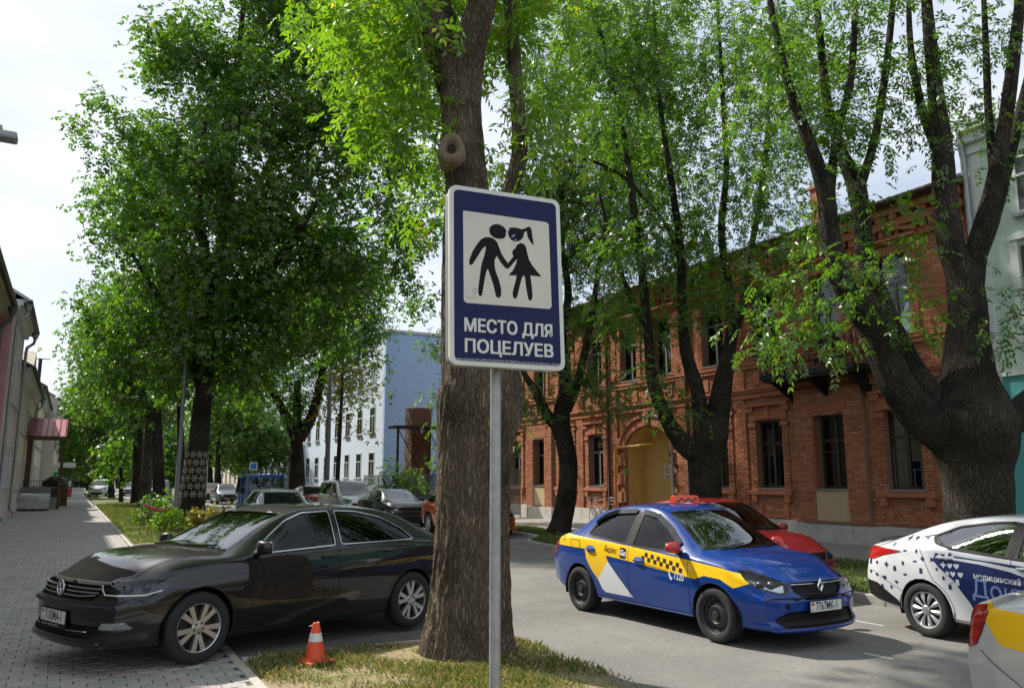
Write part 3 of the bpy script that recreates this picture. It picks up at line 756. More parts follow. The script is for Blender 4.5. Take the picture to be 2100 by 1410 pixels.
m = MB(); m.bb(FX - 1.05, FX + .02, 13.75, 17.05, 4.72, 4.86); m.bb(FX - 1.0, FX + .02, 13.8, 17.0, 4.64, 4.717)
bal = bpart(m, 'balcony', MATS['iron'])
for y in (14.1, 15.4, 16.7):
    m = MB(); m.prism([(FX + .0, 4.60), (FX - .95, 4.63), (FX - .80, 4.55), (FX - .15, 4.15), (FX + .0, 4.0)], y - .05, y + .05, 'Y'); bpart(m, 'balcony_bracket', MATS['iron'], bal)
def railing(x0, y0, x1, y1, z0, h, n, scroll=True):
    m = MB(); m.tube([(x0, y0, z0 + h), (x1, y1, z0 + h)], .022, 6); bpart(m, 'handrail', MATS['iron'], bal)
    m = MB(); m.tube([(x0, y0, z0 + .08), (x1, y1, z0 + .08)], .014, 5); bpart(m, 'bottom_rail', MATS['iron'], bal)
    for i in range(n + 1):
        t = i / n; x, y = x0 + (x1 - x0) * t, y0 + (y1 - y0) * t
        m = MB(); m.tube([(x, y, z0), (x, y, z0 + h)], .011 if i % 5 else .02, 5); bpart(m, 'baluster', MATS['iron'], bal)
        if i < n:
            m = MB(); xm, ym = x0 + (x1 - x0) * (t + .5 / n), y0 + (y1 - y0) * (t + .5 / n); dx, dy = (x1 - x0) / n * .42, (y1 - y0) / n * .42
            m.tube([(xm + dx * math.sin(a) * (1 - k * .02), ym + dy * math.sin(a) * (1 - k * .02), z0 + .5 + .30 * math.cos(a * .5)) for k, a in enumerate(np.linspace(0, 4 * PI, 22))], .008, 4); bpart(m, 'scroll', MATS['iron'], bal)
railing(FX - 1.0, 13.8, FX - 1.0, 17.0, 4.86, .95, 16); railing(FX - 1.0, 13.8, FX - .02, 13.8, 4.86, .95, 5); railing(FX - 1.0, 17.0, FX - .02, 17.0, 4.86, .95, 5)
# ================================================================ vehicles
def pip(p, poly):
    x, y = p; c = False; n = len(poly); j = n - 1
    for i in range(n):
        if (poly[i][1] > y) != (poly[j][1] > y) and x < (poly[j][0] - poly[i][0]) * (y - poly[i][1]) / (poly[j][1] - poly[i][1]) + poly[i][0]:
            c = not c
        j = i
    return c
def roundpoly(poly, r=.03, n=4):
    """rounds the corners of a polygon"""
    out = []; k = len(poly)
    for i in range(k):
        p0, p1, p2 = Vector(poly[i - 1]), Vector(poly[i]), Vector(poly[(i + 1) % k])
        a = min(r, (p0 - p1).length * .45); b = min(r, (p2 - p1).length * .45)
        A = p1 + (p0 - p1).normalized() * a; B = p1 + (p2 - p1).normalized() * b
        for t in range(n + 1):
            s = t / n
            q = A * (1 - s) ** 2 + p1 * 2 * s * (1 - s) + B * s * s
            out.append((q.x, q.y))
    return out
def circ(cx, cy, r, n=28, ry=None):
    return [(cx + r * math.cos(2 * PI * i / n), cy + (ry or r) * math.sin(2 * PI * i / n)) for i in range(n)]

def fr_side(s): return (Vector((1, 0, 0)), Vector((0, 0, 1)), Vector((0, s, 0)))
FR_FRONT = (Vector((0, 1, 0)), Vector((0, 0, 1)), Vector((1, 0, 0)))
FR_REAR = (Vector((0, 1, 0)), Vector((0, 0, 1)), Vector((-1, 0, 0)))
FR_TOP = (Vector((1, 0, 0)), Vector((0, 1, 0)), Vector((0, 0, 1)))
def fr_obl(phi, s=1):
    """frame looking at the corner; phi from the nose (0) towards the left side (90)"""
    return (Vector((-math.sin(phi), s * math.cos(phi), 0)), Vector((0, 0, 1)), Vector((math.cos(phi), s * math.sin(phi), 0)))

class Car:
    def __init__(s, sp, name, label, cat, loc, yaw, pitch=0., paint=None, group=None, lod=1):
        s.sp = sp; s.lod = lod
        s.root = empty(name, loc, yaw, label, cat, group)
        s.root.rotation_euler = (0, -pitch, yaw)
        s.paint = paint
        s.parts = []
        s.make_body()
    def section(s, x):
        sp = s.sp; W = sp['W'] * sp['pw'](x); zb = sp['zb'](x); zs = sp['zs'](x); zr = sp['zr'](x); zt = sp['zt'](x); wr = sp['wr'](x)
        zm = zb + (zs - zb) * .52; k = sp.get('lowin', .955)
        P = [(0, zb), (.80 * W, zb), (.93 * W, zb + .025), (k * W, zb + .10), (.992 * W, zm - .04), (W, zm + .12), (.985 * W, zs - .10), (sp.get('sh', .955) * W, zs), (wr, zr), (wr * .80, zr + (zt - zr) * .60), (wr * .42, zr + (zt - zr) * .90), (0, zt)]
        n = max(2, int(5 * s.lod)); out = []
        for i in range(len(P) - 1):
            p0 = np.array(P[max(i - 1, 0)]); p1 = np.array(P[i]); p2 = np.array(P[i + 1]); p3 = np.array(P[min(i + 2, len(P) - 1)])
            if i == 0: p0 = np.array((-P[1][0], P[1][1]))
            if i == len(P) - 2: p3 = np.array((-P[-2][0], P[-2][1]))
            d = np.linalg.norm(p2 - p1) + 1e-6
            m1 = (p2 - p0) / (np.linalg.norm(p2 - p0) + 1e-6) * d * .9; m2 = (p3 - p1) / (np.linalg.norm(p3 - p1) + 1e-6) * d * .9
            seg = n if 0 < i else 2
            for t in range(seg):
                u = t / seg
                out.append(p1 * (1 + 2 * u) * (1 - u) ** 2 + m1 * u * (1 - u) ** 2 + p2 * u * u * (3 - 2 * u) + m2 * u * u * (u - 1))
        out.append(np.array(P[-1]))
        return out
    def make_body(s):
        sp = s.sp; xr, xf, W = sp['xr'], sp['xf'], sp['W']
        m = max(24, int(76 * s.lod))
        u = np.linspace(0, 1, m); u = u - .055 * np.sin(4 * PI * u) / 2   # a little denser at the ends
        u = (u - u[0]) / (u[-1] - u[0])
        X = xr + (xf - xr) * u
        secs = [s.section(float(x)) for x in X]; k = len(secs[0])
        bm = bmesh.new()
        ring = []
        for x, sec in zip(X, secs):
            L = [bm.verts.new((x, p[0], p[1])) for p in sec]
            Rr = [L[0]] + [bm.verts.new((x, -p[0], p[1])) for p in sec[1:-1]] + [L[-1]]
            ring.append((L, Rr))
        for a, b in zip(ring[:-1], ring[1:]):
            for i in range(k - 1):
                bm.faces.new((a[0][i], b[0][i], b[0][i + 1], a[0][i + 1]))
                bm.faces.new((a[1][i], a[1][i + 1], b[1][i + 1], b[1][i]))
        i1 = 2; ny = max(6, int(20 * s.lod))
        for end in (0, -1):
            L, Rr = ring[end]; rows = []; x = float(X[end])
            for i in range(i1, k):
                if i == k - 1: rows.append([L[i]] * (ny + 1)); continue
                y = secs[end][i][0]; z = secs[end][i][1]
                rows.append([L[i]] + [bm.verts.new((x, y * (1 - 2 * j / ny), z)) for j in range(1, ny)] + [Rr[i]])
            for r0, r1 in zip(rows[:-1], rows[1:]):
                for j in range(ny):
                    q = (r0[j], r0[j + 1], r1[j + 1], r1[j]) if end == -1 else (r0[j], r1[j], r1[j + 1], r0[j + 1])
                    qq = []
                    for v in q:
                        if v not in qq: qq.append(v)
                    if len(qq) > 2: bm.faces.new(qq)
        bf, br = sp['bowf'], sp['bowr']; pf, pr = sp.get('planf', .26), sp.get('planr', .16)
        ef, er = sp.get('expf', 2.6), sp.get('expr', 3.)
        for v in bm.verts:
            x, y, z = v.co
            t = min(max((x - (xf - sp.get('rampf', .8))) / sp.get('rampf', .8), 0), 1); t = t * t * (3 - 2 * t)
            if t > 0: v.co.x += t * (bf(z) - pf * (abs(y) / W) ** ef)
            t = min(max(((xr + .6) - x) / .6, 0), 1); t = t * t * (3 - 2 * t)
            if t > 0: v.co.x -= t * (br(z) - pr * (abs(y) / W) ** er)
        bmesh.ops.remove_doubles(bm, verts=bm.verts[:], dist=1e-5)
        bmesh.ops.recalc_face_normals(bm, faces=bm.faces[:])
        bm.normal_update()
        s.bm = bm
        s.bvh = BVHTree.FromBMesh(bm)
    # ---- cutting pieces out of the shell
    def carve(s, poly, frame, thr=.15, rng=None):
        u, v, n = frame; bm = s.bm
        a0 = min(p[0] for p in poly); a1 = max(p[0] for p in poly); b0 = min(p[1] for p in poly); b1 = max(p[1] for p in poly)
        fs = []
        for f in bm.faces:
            if f.normal.dot(n) < thr: continue
            us = [q.co.dot(u) for q in f.verts]; ws = [q.co.dot(v) for q in f.verts]
            if max(us) < a0 or min(us) > a1 or max(ws) < b0 or min(ws) > b1: continue
            if rng and not rng(f.calc_center_median()): continue
            fs.append(f)
        k = len(poly)
        for i in range(k):
            p, q = poly[i], poly[(i + 1) % k]
            A = u * p[0] + v * p[1]; d = u * (q[0] - p[0]) + v * (q[1] - p[1])
            if d.length < 1e-6: continue
            lo = (min(p[0], q[0]) - .08, min(p[1], q[1]) - .08); hi = (max(p[0], q[0]) + .08, max(p[1], q[1]) + .08)
            near, far = [], []
            for f in fs:
                us = [w.co.dot(u) for w in f.verts]; ws = [w.co.dot(v) for w in f.verts]
                (near if max(us) > lo[0] and min(us) < hi[0] and max(ws) > lo[1] and min(ws) < hi[1] else far).append(f)
            if not near: continue
            g = set(near)
            for f in near: g.update(f.edges); g.update(f.verts)
            r = bmesh.ops.bisect_plane(bm, geom=list(g), dist=1e-5, plane_co=A, plane_no=d.cross(n).normalized())
            fs = far + [e for e in r['geom'] if isinstance(e, bmesh.types.BMFace)]
        return [f for f in fs if f.is_valid and pip((f.calc_center_median().dot(u), f.calc_center_median().dot(v)), poly)]
    def extract(s, fs, off):
        vm = {}; vs = []; out = []
        for f in fs:
            for w in f.verts:
                if w not in vm:
                    nn = Vector((0, 0, 0))
                    for g in w.link_faces: nn += g.normal
                    if nn.length > 0: nn.normalize()
                    vm[w] = len(vs); vs.append(w.co + nn * off)
        return vs, [tuple(vm[w] for w in f.verts) for f in fs]
    def piece(s, name, poly, frame, mat_, off=0., cut=True, thr=.15, rng=None, parent=None, label=None):
        fs = s.carve(poly, frame, thr, rng)
        if not fs: return None
        vs, f2 = s.extract(fs, off)
        o = link(name, meshdata(name, vs, f2, mat_, None, True), parent or s.root)
        if label: o['label'] = label
        if cut: bmesh.ops.delete(s.bm, geom=fs, context='FACES')
        return o
    def both(s, name, poly, frame_fn, mat_, **k):
        return [s.piece(name, poly, frame_fn(sd), mat_, **k) for sd in (1, -1)]
    # ---- laying thin things on the shell
    def ray(s, p2, frame, off=.002):
        u, v, n = frame
        o = u * p2[0] + v * p2[1] + n * 6
        h = s.bvh.ray_cast(o, -n)
        if h[0] is None: return None
        nn = h[1] if h[1].dot(n) > 0 else -h[1]
        return h[0] + nn * off
    def lay(s, vs, fs, frame, mb, off=.002):
        P = [s.ray(p, frame, off) for p in vs]; o = len(mb.v); idx = {}
        for i, p in enumerate(P):
            if p is not None: idx[i] = len(mb.v); mb.v.append(tuple(p))
        for f in fs:
            if all(i in idx for i in f): mb.f.append(tuple(idx[i] for i in f)); mb.mi.append(mb.m)
    def strip(s, pts, w, frame, mb, off=.002, step=.03):
        """thin ribbon along a polyline"""
        pp = []
        for a, b in zip(pts[:-1], pts[1:]):
            n = max(1, int(math.dist(a, b) / step))
            pp += [(a[0] + (b[0] - a[0]) * i / n, a[1] + (b[1] - a[1]) * i / n) for i in range(n)]
        pp.append(pts[-1]); vs = []; k = len(pp)
        for i in range(k):
            a, b = pp[max(i - 1, 0)], pp[min(i + 1, k - 1)]; d = math.dist(a, b) or 1
            nx, ny = -(b[1] - a[1]) / d * w / 2, (b[0] - a[0]) / d * w / 2
            vs += [(pp[i][0] + nx, pp[i][1] + ny), (pp[i][0] - nx, pp[i][1] - ny)]
        s.lay(vs, [(2 * i, 2 * i + 1, 2 * i + 3, 2 * i + 2) for i in range(k - 1)], frame, mb, off)
    def writing(s, name, body, size, at2, frame, mat_, flip=False, off=.004, offset=0., shear=0., rot=0., xs=1., parent=None, rows=6):
        vs, fs = text_geo(body, size, offset, 'LEFT', shear, xs)
        me = meshdata('t', [(x, y, 0) for x, y in vs], fs, mat_)
        bm = bmesh.new(); bm.from_mesh(me); bpy.data.meshes.remove(me)
        bmesh.ops.triangulate(bm, faces=bm.faces[:])
        vs = [(w.co.x * (-1 if flip else 1), w.co.y) for w in bm.verts]; bm.verts.index_update()
        fs = [tuple(w.index for w in f.verts) for f in bm.faces]; bm.free()
        c, sn = math.cos(rot), math.sin(rot)
        vs = [(at2[0] + x * c - y * sn, at2[1] + x * sn + y * c) for x, y in vs]
        mb = MB(); s.lay(vs, fs, frame, mb, off)
        o = link(name, meshdata(name, mb.v, mb.f, mat_), parent or s.root)
        return o
    def finish(s, hollow=True):
        bm = s.bm
        me = bpy.data.meshes.new('body'); 
        for f in bm.faces: f.smooth = True
        bm.to_mesh(me); bm.free()
        me.materials.append(s.paint); me.materials.append(MATS['car_interior'])
        me.set_sharp_from_angle(angle=R(38))
        o = link('body', me, s.root)
        if hollow:
            md = o.modifiers.new('shell', 'SOLIDIFY'); md.thickness = .028; md.offset = -1; md.material_offset = 1; md.material_offset_rim = 1; md.use_rim = True
        return o

def rim_alloy(mb, r, n=5):
    """double-spoke alloy wheel facing +Y, outer face at y = 0"""
    mb.lathe([(r * .97, -.16), (r * .95, -.02), (r * .965, .0), (r, .006), (r * 1.03, -.004), (r * 1.02, -.03)], 40, 'Y')
    for i in range(n):
        a0 = 2 * PI * i / n + PI / 2
        for s in (-1, 1):
            a1 = a0 + s * .235; a2 = a0 + s * .12
            P0 = (math.cos(a2) * r * .22, math.sin(a2) * r * .22); P1 = (math.cos(a1) * r * .97, math.sin(a1) * r * .97)
            d = Vector((P1[0] - P0[0], P1[1] - P0[1])).normalized(); nn = Vector((-d.y, d.x))
            w0, w1 = .017, .026
            q = [Vector(P0) + nn * w0, Vector(P0) - nn * w0, Vector(P1) - nn * w1, Vector(P1) + nn * w1]
            f = [(a.x, -.012 if i2 < 2 else -.004, a.y) for i2, a in enumerate(q)]; b = [(a.x, -.055, a.y) for a in q]
            mb.add(f + b, [(0, 1, 2, 3), (0, 4, 5, 1), (1, 5, 6, 2), (2, 6, 7, 3), (3, 7, 4, 0)])
    mb.lathe([(r * .30, -.05), (r * .30, -.016), (r * .27, -.008), (r * .15, -.006), (0, -.004)], 24, 'Y')
def rim_steel(mb, r):
    """pressed steel wheel with a ring of holes"""
    mb.lathe([(r * .97, -.15), (r * .93, -.05), (r * .95, -.012), (r, .0), (r * 1.03, -.006), (r * 1.02, -.03)], 40, 'Y')
    mb.lathe([(r * .94, -.05), (r * .80, -.062), (r * .70, -.045), (r * .52, -.022), (r * .46, -.018), (r * .36, -.034), (r * .24, -.036), (r * .22, -.012), (r * .17, -.008), (0, -.008)], 40, 'Y')
def rim_petal(mb, r, n=10):
    """hubcap with petal spokes"""
    mb.lathe([(r * .97, -.15), (r * .90, -.03), (r * .93, -.006), (r, .0), (r * 1.03, -.006), (r * 1.02, -.03)], 40, 'Y')
    for i in range(n):
        a = 2 * PI * i / n
        c, sn = math.cos(a), math.sin(a)
        prof = [(.20, .035), (.45, .055), (.70, .105), (.92, .12)]
        vs = []
        for k, w in prof:
            y = -.012 + .014 * math.sin(PI * (k - .2) / .8)
            for sg in (-1, 0, 1):
                x, z = k * r, sg * w * r * 1.25
                vs.append((x * c - z * sn, y - (0 if sg == 0 else .012), x * sn + z * c))
        fs = []
        for j in range(3):
            for t in range(2): fs.append((j * 3 + t, j * 3 + t + 1, (j + 1) * 3 + t + 1, (j + 1) * 3 + t))
        mb.add(vs, fs)
    mb.lathe([(r * .26, -.03), (r * .26, -.004), (r * .2, .004), (r * .12, .006), (0, .006)], 24, 'Y')

def wheels(car, wb, track, rt, rr, kind, rimmat, n=36, wdt=.2):
    meshes = []
    t = MB()
    prof = [(rr * 1.0, -.01), (rr * 1.03, .0), (rr * 1.1, .012), (rt * .9, .012), (rt * .975, -.002), (rt * .995, -.02), (rt, -.05), (rt, -wdt + .05), (rt * .99, -wdt + .02), (rt * .9, -wdt), (rr, -wdt)]
    t.lathe(prof, n, 'Y')
    me_t = meshdata('tyre', t.v, t.f, MATS['rubber'], None, True)
    rm = MB()
    {'alloy': rim_alloy, 'steel': rim_steel, 'petal': rim_petal}[kind](rm, rr)
    me_r = meshdata('rim', rm.v, rm.f, rimmat, None, True); me_r.set_sharp_from_angle(angle=R(35))
    h = MB()
    h.lathe([(rr * .98, -wdt * .95), (rr * .98, -.11), (rr * .72, -.10), (rr * .70, -.085), (rr * .3, -.08), (0, -.08)], 24, 'Y')
    me_h = meshdata('wheel', h.v, h.f, MATS['brake'], None, True); me_h.set_sharp_from_angle(angle=R(35))
    bolts = MB()
    for i in range(5):
        a = 2 * PI * i / 5 + .3
        bolts.lathe([(.011, -.02), (.011, .0 if kind != 'steel' else -.012), (0, .0 if kind != 'steel' else -.012)], 6, 'Y', (math.cos(a) * rr * .21, 0, math.sin(a) * rr * .21))
    holes = None
    if kind == 'steel':
        holes = MB()
        for i in range(12):
            a = 2 * PI * i / 12
            holes.lathe([(.017, -.053), (0, -.053)], 8, 'Y', (math.cos(a) * rr * .79, 0, math.sin(a) * rr * .79))
            holes.v = [(v[0], v[1] + .004, v[2]) if 0 else v for v in holes.v]
        me_o = meshdata('vent_hole', holes.v, holes.f, MATS['black_plastic'])
    me_b = meshdata('wheel_bolts', bolts.v, bolts.f, MATS['dark_metal'])
    for sx in (1, -1):
        for sy in (1, -1):
            w = link('wheel', me_h, car.root, (sx * wb / 2, sy * track, rt))
            if sy < 0: w.rotation_euler = (0, 0, PI)
            a = random.uniform(0, 6)
            for nm, me in (('tyre', me_t), ('rim', me_r), ('wheel_bolts', me_b)) + ((('vent_hole', me_o),) if holes else ()):
                c = link(nm, me, w)
                if nm != 'tyre': c.rotation_euler = (0, a, 0)
    # black liners inside the arches
    for sx in (1, -1):
        for sy in (1, -1):
            m = MB(); ra = car.sp['ra'] + .012; pts = []
            for i in range(15):
                a = -.25 + (PI + .5) * i / 14
                pts.append((sx * wb / 2 + ra * math.cos(a), rt + ra * math.sin(a)))
            yo = sy * (track - .005); yi = sy * (track - .34)
            vs = [(x, yo, z) for x, z in pts] + [(x, yi, z) for x, z in pts]; k = len(pts)
            m.add(vs, [(i, i + 1, i + 1 + k, i + k) for i in range(k - 1)] + [tuple(range(k, 2 * k))])
            m.build('arch_liner', MATS['black_plastic'], car.root, True, 40)
def arches(car, wb, rt):
    for sx in (1, -1):
        for sy in (1, -1):
            fs = car.carve(circ(sx * wb / 2, rt, car.sp['ra'], 30), fr_side(sy), .05, lambda c: abs(c.y) > .35)
            bmesh.ops.delete(car.bm, geom=fs, context='FACES')
def seats(car, xs, z0=.34, half=.36, matn='seat_cloth'):
    for x in xs:
        for sy in (1, -1):
            m = MB()
            m.bevbox((x + .05, sy * half, z0 + .12), (.52, .50, .20), .06)
            M = Matrix.Rotation(R(-16), 3, 'Y')
            m.bevbox((x - .26, sy * half, z0 + .46), (.16, .48, .62), .06, M)
            m.bevbox((x - .37, sy * half, z0 + .82), (.11, .26, .19), .045, M)
            m.build('seat', MATS[matn], car.root, True, 40)
    m = MB(); m.bevbox((xs[0] + .80, 0, .80), (.36, 1.35, .24), .07); m.build('dashboard', MATS['car_interior'], car.root, True, 40)
    m = MB()
    c0 = Vector((xs[0] + .50, .36, .86)); M = Matrix.Rotation(R(-65), 3, 'Y')
    m.tube([c0 + M @ Vector((.185 * math.cos(a), .185 * math.sin(a), 0)) for a in np.linspace(0, 2 * PI, 25)], .016, 6)
    m.tube([c0 + M @ Vector((0, -.18, 0)), c0 + M @ Vector((0, .18, 0))], .018, 6)
    m.build('steering_wheel', MATS['car_interior'], car.root, True)
    m = MB(); m.bb(xs[-1] - .5, xs[0] + .95, -.68, .68, .30, .335); m.build('cabin_floor', MATS['car_interior'], car.root)

def mirror(car, x, y, z, paint, sx=1.):
    for s in (1, -1):
        bm = bmesh.new(); bmesh.ops.create_uvsphere(bm, u_segments=18, v_segments=12, radius=1)
        for v in bm.verts:
            c = v.co
            q = lambda t: math.copysign(abs(t) ** .68, t); px = q(c.x) * .080 * (1 if c.x > 0 else .35) * (1 - .35 * abs(c.y)); py = q(c.y) * .108; pz = q(c.z) * .068 * (1 - .22 * c.y * s)
            v.co = Vector((x + px, s * (y + .06) + py, z + pz + .02))
        vs = [v.co.copy() for v in bm.verts]; bm.verts.index_update(); fs = [[v.index for v in f.verts] for f in bm.faces]; bm.free()
        m = MB(); m.add(vs, fs); o = m.build('wing_mirror', paint, car.root, True)
        m = MB(); m.bevbox((x - .028, s * (y + .06), z + .02), (.012, .17, .11), .004); m.build('mirror_glass', MATS['mirror'], o)
        m = MB(); m.tube([(x + .01, s * (y - .12), z - .055), (x + .01, s * (y - .03), z - .045), (x + .01, s * (y + .03), z - .03)], [.035, .03, .026], 8); m.build('mirror_arm', MATS['black_plastic'], o, True)
def handles(car, pts, matn, y):
    for x, z in pts:
        for s in (1, -1):
            p = car.ray((x, z), fr_side(s), 0)
            if p is None: continue
            m = MB()
            m.tube([(x - .10, p.y - s * .006, z), (x - .085, p.y + s * .022, z + .002), (x, p.y + s * .034, z + .006), (x + .085, p.y + s * .022, z + .004), (x + .10, p.y - s * .006, z + .002)], [.011, .014, .016, .014, .010], 8)
            m.build('door_handle', matn, car.root, True)
def plate(car, x, z, txt, rear=False, y=0., tilt=0., frame=True, sub=None):
    s = -1 if rear else 1
    m = MB(); m.bevbox((x, y, z), (.012, .54, .128), .003); 
    pf = m.build('number_plate', MATS['black_plastic'], car.root)
    m = MB(); m.bb(x + s * .0062, x + s * .0082, y - .258, y + .258, z - .054, z + .054); m.build('plate_face', MATS['plate_white'], pf)
    def wr(nm, body, size, cy, cz, off, mt, xs=.72):
        vs, fs = text_geo(body, size, off, 'LEFT', 0, xs)
        # seen from outside the writing must read left to right
        m = MB(); m.add([(x + s * .0088, y + (cy + a) * s, cz + z + b) for a, b in vs], fs)
        return m.build(nm, mt, pf, fix=False)
    wr('plate_writing', txt, .125, -.175, -.002, .002, MATS['ink_black'], .70)
    wr('country_code', 'BY', .036, -.248, -.036, .0, MATS['ink_black'], .8)
    m = MB(); a, b = sorted((y - .245 * s, y - .20 * s)); m.bb(x + s * .0082, x + s * .0088, a, b, z + .022, z + .046); m.build('flag', MATS['flag_red'], pf)
    m = MB(); m.bb(x + s * .0082, x + s * .0089, a, b, z + .014, z + .022); m.build('flag_stripe', MATS['flag_green'], pf)
    if sub:
        m = MB(); m.bb(x - .004, x + s * .0075, y - .27, y + .27, z - .095, z - .062); m.build('plate_holder', MATS['black_plastic'], pf)
        wr('holder_writing', sub, .024, -.22, -.078, 0, MATS['plate_white'], .9)
    if tilt: pf.rotation_euler = (0, tilt, 0)

def spec(**k):
    for a in ('zt', 'zr', 'zs', 'wr', 'pw', 'zb', 'bowf', 'bowr'):
        k[a] = pchip(k[a][::-1] if k[a][0][0] > k[a][-1][0] else k[a])
    return k

mat('rubber', (.018, .018, .019), .85, bump=.15, bscale=120)
mat('brake', (.06, .055, .05), .6, .6)
mat('black_plastic', (.012, .012, .013), .55, bump=.05, bscale=200, spec=.2)
mat('gloss_black', (.008, .008, .009), .08, coat=.6)
mat('dark_metal', (.10, .10, .11), .4, .9)
mat('chrome', (.78, .78, .78), .09, 1.0)
mat('satin_chrome', (.60, .60, .60), .22, 1.0)
mat('alloy', (.52, .52, .53), .30, .85, var=.06)
mat('silver_hub', (.55, .56, .57), .34, .7, var=.05)
mat('steel_black', (.035, .035, .037), .48, .3, var=.2)
mat('car_interior', (.022, .022, .024), .8)
mat('seat_cloth', (.035, .035, .038), .9)
mat('mirror', (.8, .82, .84), .02, 1.)
mat('plate_white', (.74, .74, .70), .4, var=.05)
mat('ink_black', (.012, .012, .014), .5)
mat('flag_red', srgb(200, 50, 40), .5)
mat('flag_green', srgb(50, 140, 70), .5)
mat('seam', (.006, .006, .007), .7)
mat('lamp_red', (.42, .012, .012), .12, coat=.8)
mat('lamp_dark_red', (.16, .006, .008), .1, coat=.8)
mat('lamp_clear', (.7, .68, .66), .15, .1, coat=.8)
mat('lamp_amber', (.8, .3, .03), .2, coat=.6)
mat('reflector', (.55, .56, .58), .16, .95, var=.3, vscale=14)
mat('reflector_dark', (.05, .05, .055), .25, .5)
glass_mat('car_glass', (.40, .47, .44), .70, ior=1.42)
glass_mat('shield_glass', (.38, .46, .42), .60, ior=2.3)
glass_mat('shield_bright', (.38, .46, .42), .60, ior=3.6)
glass_mat('car_glass_dark', (.22, .25, .24), .35, ior=1.42)
glass_mat('car_glass_mirror', (.2, .22, .22), .25, ior=2.9)
glass_mat('lens', (.95, .97, .98), .95, ior=1.5)
mat('dark_glass', (.010, .013, .014), .02, coat=.4, spec=.6)
def paint(name, col, metal=.0, rough=.38, dirt=.0):
    return mat(name, col, rough, metal, coat=1., coat_rough=.025, var=.03, vscale=1.5, dirt=dirt, spec=.15)
SP = {}
SP['fastback'] = dict(W=.915, xf=2.34, xr=-2.43, wb=2.79, rt=.328, rr=.222, ra=.372,
    zt=[(-2.43, 1.0), (-2.3, 1.06), (-2.05, 1.10), (-1.75, 1.22), (-1.3, 1.37), (-.9, 1.435), (-.4, 1.462), (0, 1.452), (.3, 1.395), (.6, 1.28), (.95, 1.12), (1.15, 1.035), (1.5, 1.01), (1.85, .955), (2.1, .88), (2.25, .80), (2.34, .735)],
    zr=[(-2.43, .97), (-2.05, 1.06), (-1.75, 1.17), (-1.35, 1.31), (-.9, 1.39), (-.4, 1.415), (0, 1.40), (.3, 1.335), (.6, 1.21), (.9, 1.06), (1.1, .99), (1.5, .975), (1.85, .92), (2.1, .85), (2.25, .775), (2.34, .715)],
    zs=[(-2.43, .88), (-2.0, .99), (-1.4, 1.015), (-.2, .985), (.85, .94), (1.2, .92), (1.7, .86), (2.1, .78), (2.34, .67)],
    wr=[(-2.43, .66), (-2.05, .66), (-1.7, .60), (-1.2, .585), (0, .60), (.4, .62), (.8, .68), (1.1, .74), (1.6, .72), (2.1, .66), (2.34, .60)],
    pw=[(-2.43, .86), (-2.2, .94), (-1.6, .985), (-.5, 1), (.8, 1.0), (1.6, .985), (2.0, .95), (2.34, .87)],
    zb=[(-2.43, .34), (-2.1, .25), (-1.0, .20), (1.0, .19), (2.0, .20), (2.34, .21)],
    bowf=[(.15, -.10), (.22, -.02), (.28, .02), (.36, -.02), (.45, .0), (.58, .0), (.63, -.035), (.74, -.075), (.82, -.12)],
    bowr=[(.2, -.1), (.4, 0), (.6, .01), (.8, -.03), (1.0, -.06)],
    fwin=[(.845, .968), (.60, 1.13), (.35, 1.285), (.12, 1.365), (-.25, 1.385), (-.205, 1.018)],
    rwin=[(-.29, 1.022), (-.335, 1.386), (-.65, 1.375), (-1.02, 1.305), (-1.30, 1.17), (-1.415, 1.055), (-1.38, 1.04)],
    shield=[(1.08, 1.03), (.34, 1.385)], rearscreen=[(-1.95, 1.13), (-1.2, 1.385)],
    lamp=(R(40), [(-.99, .748), (-.91, .655), (-.60, .652), (-.46, .69), (-.355, .795), (-.60, .80), (-.80, .785)]),
    grille=[(-.60, .752), (.60, .752), (.585, .70), (.52, .615), (-.52, .615), (-.585, .70)],
    intake=[(-.66, .405), (.66, .405), (.70, .33), (.60, .30), (-.60, .30), (-.70, .33)],
    tail=(R(132), [(.92, .93), (1.1, .95), (1.40, .93), (1.40, .83), (1.1, .80), (.95, .84)]), doors=(.85, -.245, -1.0))
